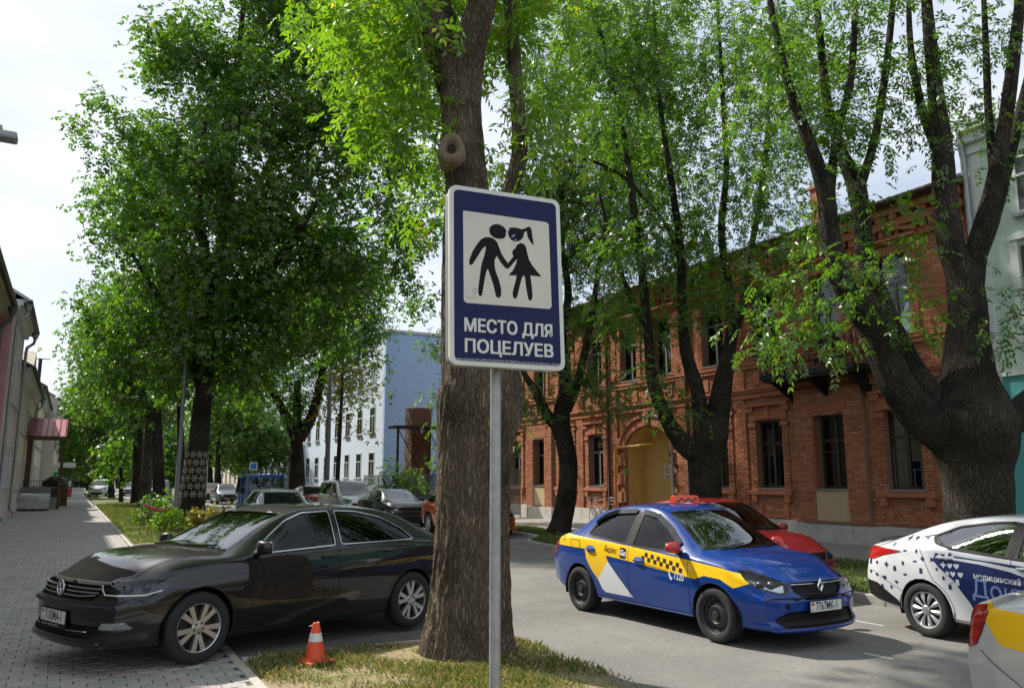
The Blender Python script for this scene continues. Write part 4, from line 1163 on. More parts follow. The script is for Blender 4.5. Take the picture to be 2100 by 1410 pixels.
SP['sedan'] = dict(W=.867, xf=2.16, xr=-2.19, wb=2.634, rt=.306, rr=.205, ra=.355,
    zt=[(-2.19, .99), (-2.05, 1.05), (-1.85, 1.085), (-1.6, 1.19), (-1.25, 1.37), (-.95, 1.45), (-.5, 1.508), (-.1, 1.515), (.2, 1.47), (.45, 1.37), (.75, 1.19), (1.0, 1.045), (1.1, 1.01), (1.5, .965), (1.8, .90), (2.0, .825), (2.16, .73)],
    zr=[(-2.19, .96), (-1.85, 1.05), (-1.6, 1.13), (-1.25, 1.31), (-.95, 1.395), (-.5, 1.45), (-.1, 1.455), (.15, 1.415), (.45, 1.29), (.75, 1.12), (.98, 1.0), (1.1, .965), (1.5, .925), (1.8, .865), (2.0, .79), (2.16, .705)],
    zs=[(-2.19, .90), (-1.9, 1.0), (-1.3, 1.02), (-.3, .975), (.7, .925), (1.1, .90), (1.6, .83), (1.95, .75), (2.16, .65)],
    wr=[(-2.19, .62), (-1.8, .64), (-1.4, .58), (-.9, .555), (0, .57), (.4, .60), (.8, .66), (1.05, .70), (1.6, .68), (2.0, .62), (2.16, .55)],
    pw=[(-2.19, .86), (-1.95, .95), (-1.4, .99), (-.5, 1), (.8, 1.0), (1.5, .985), (1.9, .94), (2.16, .86)],
    zb=[(-2.19, .34), (-1.9, .27), (-1.0, .22), (1.0, .21), (1.9, .20), (2.16, .20)],
    bowf=[(.15, -.08), (.20, .0), (.26, .02), (.33, -.02), (.42, -.01), (.52, .0), (.60, -.035), (.72, -.07), (.80, -.12)],
    bowr=[(.2, -.1), (.4, 0), (.6, .01), (.75, -.02), (.98, -.05)],
    fwin=[(.80, .945), (.66, 1.055), (.42, 1.225), (.17, 1.355), (-.12, 1.40), (-.155, .975)],
    rwin=[(-.30, .99), (-.255, 1.405), (-.70, 1.375), (-.95, 1.31), (-1.10, 1.20), (-1.155, 1.075), (-1.06, 1.05), (-.85, 1.035)],
    shield=[(1.02, 1.025), (.27, 1.44)], rearscreen=[(-1.72, 1.13), (-1.15, 1.39)],
    lamp=(R(35), [(-.815, .70), (-.815, .61), (-.70, .607), (-.48, .662), (-.37, .74), (-.325, .83), (-.45, .82)]),
    grille=[(-.42, .715), (.42, .715), (.40, .62), (.24, .535), (-.24, .535), (-.40, .62)],
    intake=[(-.56, .245), (-.66, .33), (-.52, .41), (-.26, .425), (.26, .425), (.52, .41), (.66, .33), (.56, .245)],
    tail=(R(140), [(.62, .96), (.80, .985), (.95, .95), (.95, .75), (.80, .69), (.70, .73)]), doors=(.93, -.20, -1.0))
def variant(base, dx=0, dz=0, sc=1., **kw):
    d = {k: v for k, v in SP[base].items()}; d.update(kw); return d
# the other kinds
SP['coupe_sedan'] = variant('fastback', W=.865, xf=2.10, xr=-2.30, wb=2.60, rt=.312, rr=.208, ra=.355,
    zt=[(-2.30, 1.02), (-2.22, 1.06), (-1.95, 1.085), (-1.72, 1.17), (-1.4, 1.29), (-1.0, 1.385), (-.5, 1.445), (-.1, 1.46), (.2, 1.43), (.5, 1.32), (.8, 1.16), (1.05, 1.03), (1.2, 1.0), (1.5, .96), (1.8, .89), (2.0, .81), (2.10, .73)],
    zr=[(-2.30, .99), (-1.95, 1.05), (-1.72, 1.12), (-1.4, 1.235), (-1.0, 1.335), (-.5, 1.39), (-.1, 1.405), (.2, 1.37), (.5, 1.24), (.8, 1.08), (1.0, .98), (1.2, .95), (1.5, .92), (1.8, .86), (2.0, .78), (2.10, .71)],
    zs=[(-2.30, .92), (-2.0, .99), (-1.3, 1.03), (-.2, .985), (.8, .935), (1.2, .90), (1.6, .84), (1.9, .77), (2.10, .66)],
    wr=[(-2.30, .62), (-1.95, .63), (-1.6, .585), (-1.0, .56), (0, .575), (.5, .61), (.9, .67), (1.1, .70), (1.6, .68), (2.10, .55)],
    pw=[(-2.30, .87), (-2.05, .95), (-1.5, .99), (-.5, 1), (.8, 1), (1.5, .985), (1.85, .94), (2.10, .86)],
    zb=[(-2.30, .36), (-1.95, .27), (-1.0, .21), (1.0, .20), (1.9, .20), (2.10, .21)],
    fwin=[(.80, .96), (.58, 1.11), (.38, 1.235), (.14, 1.345), (-.10, 1.375), (-.13, .995)],
    rwin=[(-.26, 1.005), (-.22, 1.372), (-.5, 1.355), (-.9, 1.29), (-1.20, 1.17), (-1.14, 1.095), (-.97, 1.055)],
    shield=[(1.05, 1.02), (.27, 1.41)], rearscreen=[(-1.82, 1.14), (-1.15, 1.365)],
    lamp=(R(38), [(-.86, .70), (-.84, .62), (-.60, .63), (-.42, .70), (-.32, .80), (-.55, .79)]),
    grille=[(-.45, .66), (.45, .66), (.40, .42), (.30, .36), (-.30, .36), (-.40, .42)], intake=[(-.5, .32), (.5, .32), (.45, .26), (-.45, .26)],
    tail=(R(128), [(.72, .965), (1.0, .99), (1.4, .985), (1.4, .84), (1.15, .83), (.95, .90)]), doors=(.88, -.19, -.98))
SP['wagon'] = variant('fastback', W=.89, xf=2.13, xr=-2.29, wb=2.64, rt=.335, rr=.222, ra=.385,
    zt=[(-2.29, .95), (-2.2, 1.18), (-2.05, 1.36), (-1.8, 1.475), (-1.2, 1.525), (-.5, 1.54), (0, 1.52), (.3, 1.44), (.6, 1.30), (.9, 1.14), (1.1, 1.05), (1.5, 1.0), (1.8, .945), (2.0, .87), (2.13, .78)],
    zr=[(-2.29, .92), (-2.2, 1.12), (-2.05, 1.29), (-1.8, 1.41), (-1.2, 1.47), (-.5, 1.485), (0, 1.46), (.3, 1.37), (.6, 1.22), (.9, 1.07), (1.08, 1.0), (1.5, .96), (1.8, .91), (2.0, .84), (2.13, .76)],
    zs=[(-2.29, .86), (-2.0, 1.0), (-1.3, 1.05), (-.2, 1.01), (.8, .965), (1.2, .94), (1.7, .87), (2.0, .79), (2.13, .70)],
    wr=[(-2.29, .66), (-2.0, .58), (-1.2, .585), (0, .60), (.4, .62), (.8, .68), (1.1, .72), (1.6, .70), (2.13, .58)],
    pw=[(-2.29, .88), (-2.0, .96), (-1.4, .99), (-.5, 1), (.8, 1.), (1.5, .985), (1.9, .95), (2.13, .88)],
    zb=[(-2.29, .36), (-1.9, .30), (-1., .25), (1., .25), (1.9, .25), (2.13, .26)],
    fwin=[(.82, .985), (.60, 1.12), (.38, 1.27), (.12, 1.40), (-.14, 1.44), (-.16, 1.03)],
    rwin=[(-.28, 1.04), (-.25, 1.445), (-.9, 1.435), (-1.5, 1.38), (-1.85, 1.25), (-1.80, 1.15), (-1.2, 1.08)],
    shield=[(1.05, 1.06), (.27, 1.46)], rearscreen=[(-2.22, 1.08), (-2.0, 1.38)],
    lamp=(R(38), [(-.87, .76), (-.85, .66), (-.62, .68), (-.44, .74), (-.34, .84), (-.55, .84)]),
    grille=[(-.45, .74), (.45, .74), (.38, .52), (.28, .46), (-.28, .46), (-.38, .52)], intake=[(-.6, .42), (.6, .42), (.55, .32), (-.55, .32)],
    tail=(R(130), [(.95, 1.05), (1.3, 1.05), (1.3, .86), (.97, .86)]), doors=(.88, -.21, -1.05))
SP['minivan'] = variant('fastback', W=.90, xf=2.10, xr=-2.28, wb=2.73, rt=.32, rr=.205, ra=.37,
    zt=[(-2.28, .9), (-2.25, 1.4), (-2.15, 1.70), (-1.9, 1.785), (-1., 1.81), (0., 1.795), (.45, 1.71), (.8, 1.50), (1.15, 1.26), (1.35, 1.15), (1.6, 1.09), (1.85, 1.0), (2.0, .90), (2.10, .78)],
    zr=[(-2.28, .88), (-2.25, 1.35), (-2.15, 1.63), (-1.9, 1.725), (-1., 1.755), (0., 1.74), (.45, 1.64), (.8, 1.41), (1.12, 1.17), (1.35, 1.08), (1.6, 1.04), (1.85, .96), (2.0, .87), (2.10, .76)],
    zs=[(-2.28, .82), (-2.1, 1.08), (-1., 1.10), (.2, 1.05), (1.0, 1.0), (1.5, .96), (1.85, .88), (2.10, .70)],
    wr=[(-2.28, .74), (-2.0, .70), (-1, .70), (0, .70), (.5, .70), (1., .74), (1.4, .74), (1.8, .68), (2.10, .58)],
    pw=[(-2.28, .93), (-2.1, .97), (-1.4, 1), (.8, 1), (1.5, .985), (1.85, .95), (2.10, .86)],
    zb=[(-2.28, .34), (-1.9, .28), (-1., .23), (1., .22), (1.9, .22), (2.10, .22)],
    fwin=[(1.0, 1.04), (.86, 1.20), (.60, 1.42), (.36, 1.61), (.05, 1.655), (.02, 1.06)],
    rwin=[(-.15, 1.10), (-.12, 1.655), (-.9, 1.66), (-1.85, 1.62), (-2.02, 1.55), (-2.02, 1.14)],
    shield=[(1.30, 1.15), (.46, 1.665)], rearscreen=[(-2.27, 1.15), (-2.2, 1.60)],
    lamp=(R(38), [(-.86, .86), (-.86, .70), (-.62, .70), (-.44, .78), (-.36, .95), (-.5, .96)]),
    grille=[(-.45, .74), (.45, .74), (.36, .64), (-.36, .64)], intake=[(-.55, .48), (.55, .48), (.48, .28), (-.48, .28)],
    tail=(R(130), [(.98, 1.3), (1.15, 1.3), (1.15, .85), (.98, .85)]), doors=(1.08, -.06, -1.0))
SP['hatch'] = variant('sedan', xr=-1.95,
    zt=[(-1.95, .95), (-1.88, 1.12), (-1.65, 1.30), (-1.25, 1.43), (-.95, 1.465), (-.5, 1.50), (-.1, 1.50), (.2, 1.45), (.45, 1.35), (.75, 1.17), (1.0, 1.035), (1.1, 1.0), (1.5, .965), (1.8, .90), (2.0, .825), (2.16, .73)],
    zr=[(-1.95, .92), (-1.88, 1.07), (-1.65, 1.24), (-1.25, 1.37), (-.95, 1.405), (-.5, 1.44), (-.1, 1.44), (.15, 1.40), (.45, 1.27), (.75, 1.11), (.98, 1.0), (1.1, .965), (1.5, .925), (1.8, .865), (2.0, .79), (2.16, .705)],
    zs=[(-1.95, .86), (-1.8, 1.0), (-1.3, 1.02), (-.3, .975), (.7, .925), (1.1, .90), (1.6, .83), (1.95, .75), (2.16, .65)],
    wr=[(-1.95, .62), (-1.6, .58), (-.9, .555), (0, .57), (.4, .60), (.8, .66), (1.05, .70), (1.6, .68), (2.0, .62), (2.16, .55)],
    pw=[(-1.95, .87), (-1.75, .95), (-1.3, .99), (-.5, 1), (.8, 1.0), (1.5, .985), (1.9, .94), (2.16, .86)],
    zb=[(-1.95, .34), (-1.7, .27), (-1.0, .22), (1.0, .21), (1.9, .20), (2.16, .20)],
    rwin=[(-.30, .99), (-.255, 1.385), (-.80, 1.36), (-1.15, 1.29), (-1.40, 1.15), (-1.30, 1.07), (-.85, 1.035)],
    rearscreen=[(-1.86, 1.1), (-1.4, 1.36)],
    tail=(R(135), [(.58, 1.0), (.92, .98), (.92, .80), (.62, .80)]))
for k_ in list(SP): SP[k_] = spec(**SP[k_])

def base_car(kind, name, label, cat, loc, yaw, pnt, pitch=0., lod=1., near=False, rim='alloy', rimmat='alloy', chrome_win=False, trim=None, glass='car_glass', group=None, mirr=None, extra=None, hnd=None, taillamp=None):
    sp = SP[kind]
    c = Car(sp, name, label, cat, loc, yaw, pitch, pnt, group, lod)
    W = sp['W']; wb, rt, rr = sp['wb'], sp['rt'], sp['rr']
    gm = MATS[glass] if near else MATS['dark_glass']
    arches(c, wb, rt)
    if extra: extra(c, 'before')
    # glass
    for nm, pl in (('front_door_window', sp['fwin']), ('rear_door_window', sp['rwin'])):
        pl = roundpoly(pl, .03, 2)
        c.both(nm, pl, fr_side, gm, off=-.004, thr=.2, rng=lambda q: q.z > .85 and abs(q.y) > .3)
        if near:
            for sd in (1, -1):
                mb = MB(); c.strip(pl + [pl[0]], .022, fr_side(sd), mb, .003)
                link('window_seal', meshdata('window_seal', mb.v, mb.f, MATS['black_plastic'], None, True), c.root)
                if chrome_win:
                    mb = MB(); big = [(p[0] + (.012 if p[0] > 0 else -.012), p[1]) for p in pl]
                    c.strip(pl + [pl[0]], .012, fr_side(sd), mb, .007)
                    link('window_trim', meshdata('window_trim', mb.v, mb.f, MATS['satin_chrome'], None, True), c.root)
    (xb, zb), (xt, zt) = sp['shield']
    inset = .075
    def yr(x, d=inset): return sp['wr'](x) - d + .02
    poly = [(xb, -yr(xb) - .02), (xb + .07, -.3), (xb + .085, 0), (xb + .07, .3), (xb, yr(xb) + .02), ((xb + xt) / 2, yr((xb + xt) / 2)), (xt, yr(xt) - .02), (xt + .03, .3), (xt + .035, 0), (xt + .03, -.3), (xt, -yr(xt) + .02), ((xb + xt) / 2, -yr((xb + xt) / 2))]
    poly = roundpoly(poly, .04, 2)
    c.piece('windshield', poly, FR_TOP, MATS['shield_bright' if glass == 'car_glass_dark' else 'shield_glass'] if near else gm, off=-.003, thr=.1, rng=lambda q: q.z > .8)
    mb = MB(); c.strip(poly + [poly[0]], .03, FR_TOP, mb, .002); link('windshield_seal', meshdata('windshield_seal', mb.v, mb.f, MATS['gloss_black'], None, True), c.root)
    (xb2, _), (xt2, _) = sp['rearscreen']
    if xt2 - xb2 > .35:
        poly2 = [(xb2, -yr(xb2)), (xb2 - .03, 0), (xb2, yr(xb2)), (xt2, yr(xt2)), (xt2, -yr(xt2))]
        c.piece('rear_window', roundpoly(poly2, .05, 3), FR_TOP, gm, off=-.003, thr=.1, rng=lambda q: q.z > .8)
    else:
        zz = sorted((sp['rearscreen'][0][1], sp['rearscreen'][1][1]))
        c.piece('rear_window', roundpoly([(-.56, zz[0]), (.56, zz[0]), (.50, zz[1]), (-.50, zz[1])], .06, 3), FR_REAR, gm, off=-.003, thr=.2, rng=lambda q: q.x < -1)
    # front: lamps, grille, intake
    phi, pl = sp['lamp']
    for sd in (1, -1):
        fr = fr_obl(phi, sd)
        fs = c.carve(roundpoly(pl, .03, 2), fr, .1, lambda q: q.x > 1.2)
        if fs:
            v1, f1 = c.extract(fs, .002); v2, f2 = c.extract(fs, -.045)
            o = link('headlight', meshdata('headlight', v1, f1, MATS['lens'], None, True), c.root)
            link('reflector', meshdata('reflector', v2, f2, MATS['reflector_dark'] if trim == 'dark_lamp' else MATS['reflector'], None, True), o)
            if near:
                um = [p[0] for p in pl]; zc = sum(p[1] for p in pl) / len(pl); u0, u1 = min(um), max(um)
                for k, rad in ((.38, .047), (.62, .04)):
                    p = c.ray((u0 + (u1 - u0) * k, zc - .005), fr, -.02)
                    if p is None: continue
                    n = fr[2]; bm = bmesh.new(); bmesh.ops.create_uvsphere(bm, u_segments=14, v_segments=8, radius=rad)
                    vs = [p - n * .01 + v.co for v in bm.verts]; bm.verts.index_update(); fsx = [[v.index for v in f.verts] for f in bm.faces]; bm.free()
                    m = MB(); m.add(vs, fsx); m.build('projector_bulb', MATS['dark_metal'], o, True)
                mb = MB(); c.strip(pl + [pl[0]], .014, fr, mb, .004)
                link('lamp_bezel', meshdata('lamp_bezel', mb.v, mb.f, MATS['gloss_black'], None, True), o)
            bmesh.ops.delete(c.bm, geom=fs, context='FACES')
    g = c.piece('grille', sp['grille'], FR_FRONT, MATS['black_plastic'], off=-.03, thr=.1, rng=lambda q: q.x > 1.5)
    it = c.piece('lower_intake', roundpoly(sp['intake'], .04, 2), FR_FRONT, MATS['black_plastic'], off=-.03, thr=.05, rng=lambda q: q.x > 1.5)
    if near:
        z0 = min(p[1] for p in sp['intake']); z1 = max(p[1] for p in sp['intake']); y1 = max(p[0] for p in sp['intake']) * .8
        for k in range(3):
            m = MB(); z = z0 + (z1 - z0) * (k + .6) / 3.2
            pts = [c.ray((y, z), FR_FRONT, -.022) for y in np.linspace(-y1, y1, 13)]
            pts = [p for p in pts if p is not None]
            if len(pts) > 2: m.tube(pts, .007, 5); m.build('intake_bar', MATS['black_plastic'], c.root, True)
    # tail lamps
    phi, pl = sp['tail']
    for sd in (1, -1):
        c.piece('tail_light', roundpoly(pl, .02, 2), fr_obl(phi, sd), MATS['lamp_red'], off=.006, thr=.05, rng=lambda q: q.x < -1.2)
    # shut lines
    d0, d1, d2 = sp['doors']; zl = sp['zb'](0) + .055
    if lod > .5:
        for sd in (1, -1):
            mb = MB(); f = fr_side(sd)
            z1 = sp['zs'](d0); c.strip([(d0 - .01, zl), (d0, zl + .3), (d0 - .01, z1 - .02)], .007, f, mb)
            c.strip([(d1, zl), (d1 + .005, sp['zs'](d1)), (d1 - .03, sp['zr'](d1) - .02)], .007, f, mb)
            ax, az = -wb / 2, rt
            arc = [(ax + (sp['ra'] + .03) * math.cos(a), az + (sp['ra'] + .03) * math.sin(a)) for a in np.linspace(.05, 1.15, 9)]
            c.strip([(d2 + .05, zl)] + arc + [(ax - .02, sp['zs'](ax) - .01)], .007, f, mb)
            c.strip([(d2 + .05, zl), (d0 - .01, zl)], .007, f, mb)
            # wing to bumper joints
            c.strip([(sp['xf'] - .28, sp['zs'](sp['xf'] - .3) - .14), (wb / 2 + sp['ra'] * .86, rt + sp['ra'] * .5)], .006, f, mb)
            c.strip([(sp['xr'] + .22, .70), (-wb / 2 - sp['ra'] * .86, rt + sp['ra'] * .5)], .006, f, mb)
            link('shut_lines', meshdata('shut_lines', mb.v, mb.f, MATS['seam'], None, True), c.root)
        mb = MB()
        for sd in (1, -1):
            c.strip([(sp['shield'][0][0] + .14, sd * (sp['wr'](1.1) + .02)), (1.55, sd * (sp['wr'](1.5) + .005)), (sp['xf'] - .26, sd * (sp['wr'](1.9) - .02))], .007, FR_TOP, mb)
        link('bonnet_lines', meshdata('bonnet_lines', mb.v, mb.f, MATS['seam'], None, True), c.root)
    wheels(c, wb, W - .028, rt, rr, rim, MATS[rimmat], 36 if near else 20)
    if near: seats(c, (.0, -.85))
    mx, mz = sp['fwin'][0]
    mirror(c, mx - .06, W + .0, mz + .055, mirr or pnt)
    if near:
        handles(c, hnd or [(d1 + .16, sp['zs'](d1) - .085), (d2 + .02, sp['zs'](d2) - .085)], pnt, W)
        m = MB()
        for y0 in (.05, -.50):
            a = c.ray((xb + .10, y0), FR_TOP, .012); b = c.ray((xb - .02, y0 + .52), FR_TOP, .012)
            if a and b: m.tube([a, (a + b) / 2 + Vector((.02, 0, .01)), b], .007, 5)
        m.build('wiper', MATS['black_plastic'], c.root, True)
    if extra: extra(c, 'after')
    c.finish(True)
    return c

# ---------------------------------------------------------------- dark saloon half on the pavement
def disc_mark(c, centre, r, matn, frame, name='badge', n=24, off=.012):
    m = MB(); u, v, nn = frame
    p = c.ray(centre, frame, 0)
    if p is None: return None
    P = lambda a, b, w: p + u * a + v * b + nn * w
    return m, P
def passat_extra(c, when):
    if when == 'before':
        c.piece('fog_light', roundpoly([(-.955, .372), (-.925, .437), (-.72, .442), (-.655, .385), (-.67, .372)], .012, 2), fr_obl(R(40), 1), MATS['reflector'], off=-.012, thr=.05, rng=lambda q: q.x > 1.2)
        c.piece('fog_light', roundpoly([(-.955, .372), (-.925, .437), (-.72, .442), (-.655, .385), (-.67, .372)], .012, 2), fr_obl(R(40), -1), MATS['reflector'], off=-.012, thr=.05, rng=lambda q: q.x > 1.2)
        return
    F = FR_FRONT
    for z, w, hw in ((.757, .030, .60), (.718, .011, .585), (.684, .011, .57), (.648, .011, .55)):
        m = MB(); pts = [c.ray((y, z), F, .004) for y in np.linspace(-hw, hw, 25)]
        if z < .65: pts = [p + Vector((0, 0, (abs(p.y) > .36) * (abs(p.y) - .36) * .09)) for p in pts]
        vs = []
        for p in pts: vs += [p + Vector((-.012, 0, w / 2)), p + Vector((.008, 0, w / 2)), p + Vector((.008, 0, -w / 2)), p + Vector((-.012, 0, -w / 2))]
        k = len(pts)
        m.add(vs, [(4 * i + a, 4 * i + (a + 1) % 4, 4 * i + 4 + (a + 1) % 4, 4 * i + 4 + a) for i in range(k - 1) for a in range(4)])
        m.build('grille_bar', MATS['satin_chrome'], c.root)
    m = MB(); m.tube([c.ray((y, .352), F, .012) for y in np.linspace(-.52, .52, 17)], .007, 6); m.build('intake_trim', MATS['satin_chrome'], c.root, True)
    p = c.ray((0, .69), F, .03)
    m = MB(); m.tube([p + Vector((0, .068 * math.cos(a), .068 * math.sin(a))) for a in np.linspace(0, 2 * PI, 33)], .0075, 6)
    bd = m.build('badge', MATS['chrome'], c.root, True)
    m = MB(); m.lathe([(.066, 0), (.066, .004), (0, .005)], 24, 'X', p - Vector((.012, 0, 0))); m.build('badge_backing', MATS['gloss_black'], bd)
    m = MB()
    for pts in ([(-.027, .057), (0, .008), (.027, .057)], [(-.058, .03), (-.026, -.052), (0, -.004), (.026, -.052), (.058, .03)]):
        m.tube([p + Vector((.0, y, z)) for y, z in pts], .0068, 5)
    m.build('badge_letters', MATS['chrome'], bd)
    plate(c, p.x + .035, .452, '7100MA-1', sub='www.avto.by   Автомобили   MINSK')
    # lower lip and splitter
    for z, off, r in ((.262, .02, .016), (.232, .012, .012)):
        m = MB(); pts = [c.ray((y, z), F, off - .012) for y in np.linspace(-.70, .70, 29)]
        m.tube([q for q in pts if q is not None], r, 6); m.build('front_lip', MATS['gloss_black'], c.root, True)
    # lamp brows in chrome
    for sd in (1, -1):
        fr = fr_obl(R(40), sd); mb = MB()
        c.strip([(-.93, .672), (-.60, .664), (-.48, .70)], .010, fr, mb, .006)
        c.strip([(-.985, .742), (-.915, .668)], .012, fr, mb, .006)
        link('lamp_strip', meshdata('lamp_strip', mb.v, mb.f, MATS['lamp_clear'], None, True), c.root)
        mb = MB(); c.strip([(1.55, .80), (.9, .775), (-.2, .80), (-1.5, .845)], .01, fr_side(sd), mb, .003)
        m = MB()
        for i in range(2): pass
        # sensors in the bumper
        q = c.ray((sd * .52, .55), F, .001)
        if q:
            m.lathe([(.012, 0), (.010, .003), (0, .003)], 12, 'X', q); m.build('parking_sensor', MATS['gloss_black'], c.root)
    # dark rocker strip
    for sd in (1, -1):
        mb = MB(); c.strip([(.98, .235), (-.98, .235)], .05, fr_side(sd), mb, .003)
        link('sill_trim', meshdata('sill_trim', mb.v, mb.f, MATS['black_plastic'], None, True), c.root)

pb = paint('paint_black', (.008, .008, .0095), .0, .45)
black_car = base_car('fastback', 'parked_car', 'dark black saloon car with chrome grille nosing onto the pavement beside the cone', 'car', (2.12, 9.67, .10), R(202.6), pb, pitch=.02, near=True, rim='alloy', rimmat='alloy', chrome_win=True, extra=passat_extra, glass='car_glass_dark', hnd=[(-.10, .905), (-.99, .925)], trim='dark_lamp')

# ---------------------------------------------------------------- blue and yellow taxi
mat('decal_yellow', srgb(250, 200, 20), .35, coat=.7)
mat('decal_white', srgb(225, 230, 235), .35, coat=.7)
mat('decal_navy', (.016, .028, .12), .35, coat=.7)
mat('decal_blue_pale', srgb(130, 150, 205), .35, coat=.6)
mat('mirror_red', srgb(190, 30, 28), .3, coat=.8)
mat('taxi_lamp', srgb(235, 80, 45), .35, coat=.5)
mat('handle_blue', srgb(60, 120, 215), .25, coat=.9)
def logan_extra(c, when):
    if when == 'before': return
    F = FR_FRONT
    Y = [(-1.93, 1.03), (-1.80, 1.055), (-1.01, 1.015), (-.12, .965), (.93, .885), (1.45, .835), (1.72, .785), (1.80, .70), (1.62, .635), (1.44, .715), (1.19, .73), (1.04, .68), (-.16, .78), (-.67, .815), (-.62, .74), (-.87, .48), (-1.02, .61), (-1.12, .74), (-1.165, .87), (-1.92, .885)]
    Wt = [(-.62, .74), (-.14, .325), (-.72, .325), (-.79, .36), (-.87, .48)]
    for sd in (1, -1):
        f = fr_side(sd)
        c.piece('yellow_band', Y, f, MATS['decal_yellow'], off=.0012, cut=False, thr=.1, rng=lambda q: abs(q.y) > .4)
        c.piece('white_wedge', Wt, f, MATS['decal_white'], off=.0012, cut=False, thr=.1, rng=lambda q: abs(q.y) > .4)
        fl = sd > 0; X = lambda x: x
        mb = MB()
        for i in range(13):
            x = .075 + i * .0585; row = 0 if i % 2 == 0 else 1
            z = .845 - (x - .075) * .125 + row * .052
            c.lay([(x, z - .026), (x + .056, z - .031), (x + .056, z + .021), (x, z + .026)], [(0, 1, 2, 3)], f, mb, .004)
        link('checker_band', meshdata('checker_band', mb.v, mb.f, MATS['ink_black']), c.root)
        def tx(nm, body, size, x0, x1, z, rot, mt, **k):
            c.writing(nm, body, size, ((x1, z + (x1 - x0) * math.tan(rot)) if fl else (x0, z)), f, mt, flip=fl, rot=(-rot if fl else rot) if not fl else rot, **k)
        tx('company_writing', 'ООО "АРТ МОБИЛ" УНП 291232521 г. БРЕСТ', .034, .10, .83, .775, -.11, MATS['ink_black'], xs=.86)
        tx('service_writing', 'Яндекс', .115, -.71, -.40, .905, -.08, MATS['ink_black'], xs=.70)
        mb = MB(); pl = roundpoly([(-.375, .945), (-.24, .935), (-.24, .80), (-.375, .81)], .035, 4)
        c.lay(pl, [tuple(range(len(pl)))], f, mb, .004); link('service_badge', meshdata('service_badge', mb.v, mb.f, MATS['ink_black']), c.root)
        c.writing('badge_writing', 'Go', .10, ((-.245, .872) if fl else (-.368, .876)), f, MATS['decal_white'], flip=fl, off=.007, offset=.004, rot=-.05 if not fl else .05)
        c.writing('phone_writing', '7220', .125, ((.90, .665) if fl else (.685, .685)), f, MATS['decal_white'], flip=fl, off=.004, offset=.001, xs=.72, rot=-.08 if not fl else .08)
        mb = MB(); ph = [(.60, .735), (.625, .735), (.622, .70), (.632, .672), (.655, .66), (.662, .642), (.64, .625), (.612, .645), (.597, .69)]
        c.lay(ph, [tuple(range(len(ph)))], f, mb, .004); link('phone_mark', meshdata('phone_mark', mb.v, mb.f, MATS['decal_white']), c.root)
        c.writing('fleet_number', '7767', .085, ((-1.53, .985) if fl else (-1.80, .985)), f, MATS['ink_black'], flip=fl, off=.004, xs=.75, rot=-.04 if not fl else .04)
        mb = MB(); c.strip([(-1.52, .99), (-1.30, .97), (-1.29, .83), (-1.50, .84), (-1.52, .99)], .006, f, mb, .004)
        link('fuel_flap_line', meshdata('fuel_flap_line', mb.v, mb.f, MATS['seam']), c.root)
        # rain visors over the door glass
        for pts in ([(-.13, 1.405), (.17, 1.362), (.42, 1.232), (.70, 1.035)], [(-.27, 1.41), (-.70, 1.385), (-.95, 1.32), (-1.09, 1.22)]):
            mb = MB(); c.strip(pts, .06, f, mb, .022)
            link('rain_visor', meshdata('rain_visor', mb.v, mb.f, MATS['dark_glass'], None, True), c.root)
        # pillar blackout
        mb = MB(); c.strip([(-.225, .98), (-.185, 1.40)], .115, f, mb, .0015); link('pillar_cover', meshdata('pillar_cover', mb.v, mb.f, MATS['black_plastic'], None, True), c.root)
        mb = MB(); c.strip([(.96, .255), (-.93, .255)], .018, f, mb, .006); link('sill_strip', meshdata('sill_strip', mb.v, mb.f, MATS['handle_blue'], None, True), c.root)
        for hx, hz in ((.03, .80), (-1.02, .875)):
            pl = roundpoly([(hx - .10, hz + .045), (hx + .05, hz + .05), (hx + .10, hz), (hx + .06, hz - .05), (hx - .09, hz - .045)], .04, 3)
            mb = MB(); c.lay(pl, [tuple(range(len(pl)))], f, mb, .005); link('handle_recess', meshdata('handle_recess', mb.v, mb.f, MATS['handle_blue']), c.root)
    # nose
    for sg in (1, -1):
        m = MB(); pts = [c.ray((y * sg, .692 + .012 * (abs(y) > .2) * (abs(y) - .2)), F, .0) for y in np.linspace(.075, .41, 9)]
        m.tube(pts, .009, 6); m.build('grille_bar', MATS['satin_chrome'], c.root, True)
    p = c.ray((0, .665), F, .018)
    m = MB(); o_ = [(0, .085), (.052, 0), (0, -.085), (-.052, 0)]; i_ = [(0, .040), (.024, 0), (0, -.040), (-.024, 0)]
    vs = [p + Vector((.0, a, b)) for a, b in o_] + [p + Vector((.012, (a + a2) / 2, (b + b2) / 2)) for (a, b), (a2, b2) in zip(o_, i_)] + [p + Vector((0, a, b)) for a, b in i_]
    m.add(vs, [(i, (i + 1) % 4, 4 + (i + 1) % 4, 4 + i) for i in range(4)] + [(4 + i, 4 + (i + 1) % 4, 8 + (i + 1) % 4, 8 + i) for i in range(4)])
    m.build('badge', MATS['chrome'], c.root)
    q = c.ray((0, .455), F, .02)
    plate(c, q.x + .008, .462, '7767MK-1')
    q = c.ray((-.50, .475), F, -.004); m = MB(); m.bevbox(q, (.02, .055, .06), .006); m.build('towing_hole', MATS['black_plastic'], c.root)
    m = MB(); pts = [c.ray((y, .225), F, .0) for y in np.linspace(-.62, .62, 25)]; m.tube([x for x in pts if x], .014, 6); m.build('front_lip', c.paint, c.root, True)
    # roof lamp of the taxi
    r0 = c.ray((-.12, .10), FR_TOP, 0)
    m = MB(); ln = .46
    prof = [(-.055, 0), (-.045, .075), (-.03, .10), (.03, .10), (.045, .075), (.055, 0)]
    vs = []; 
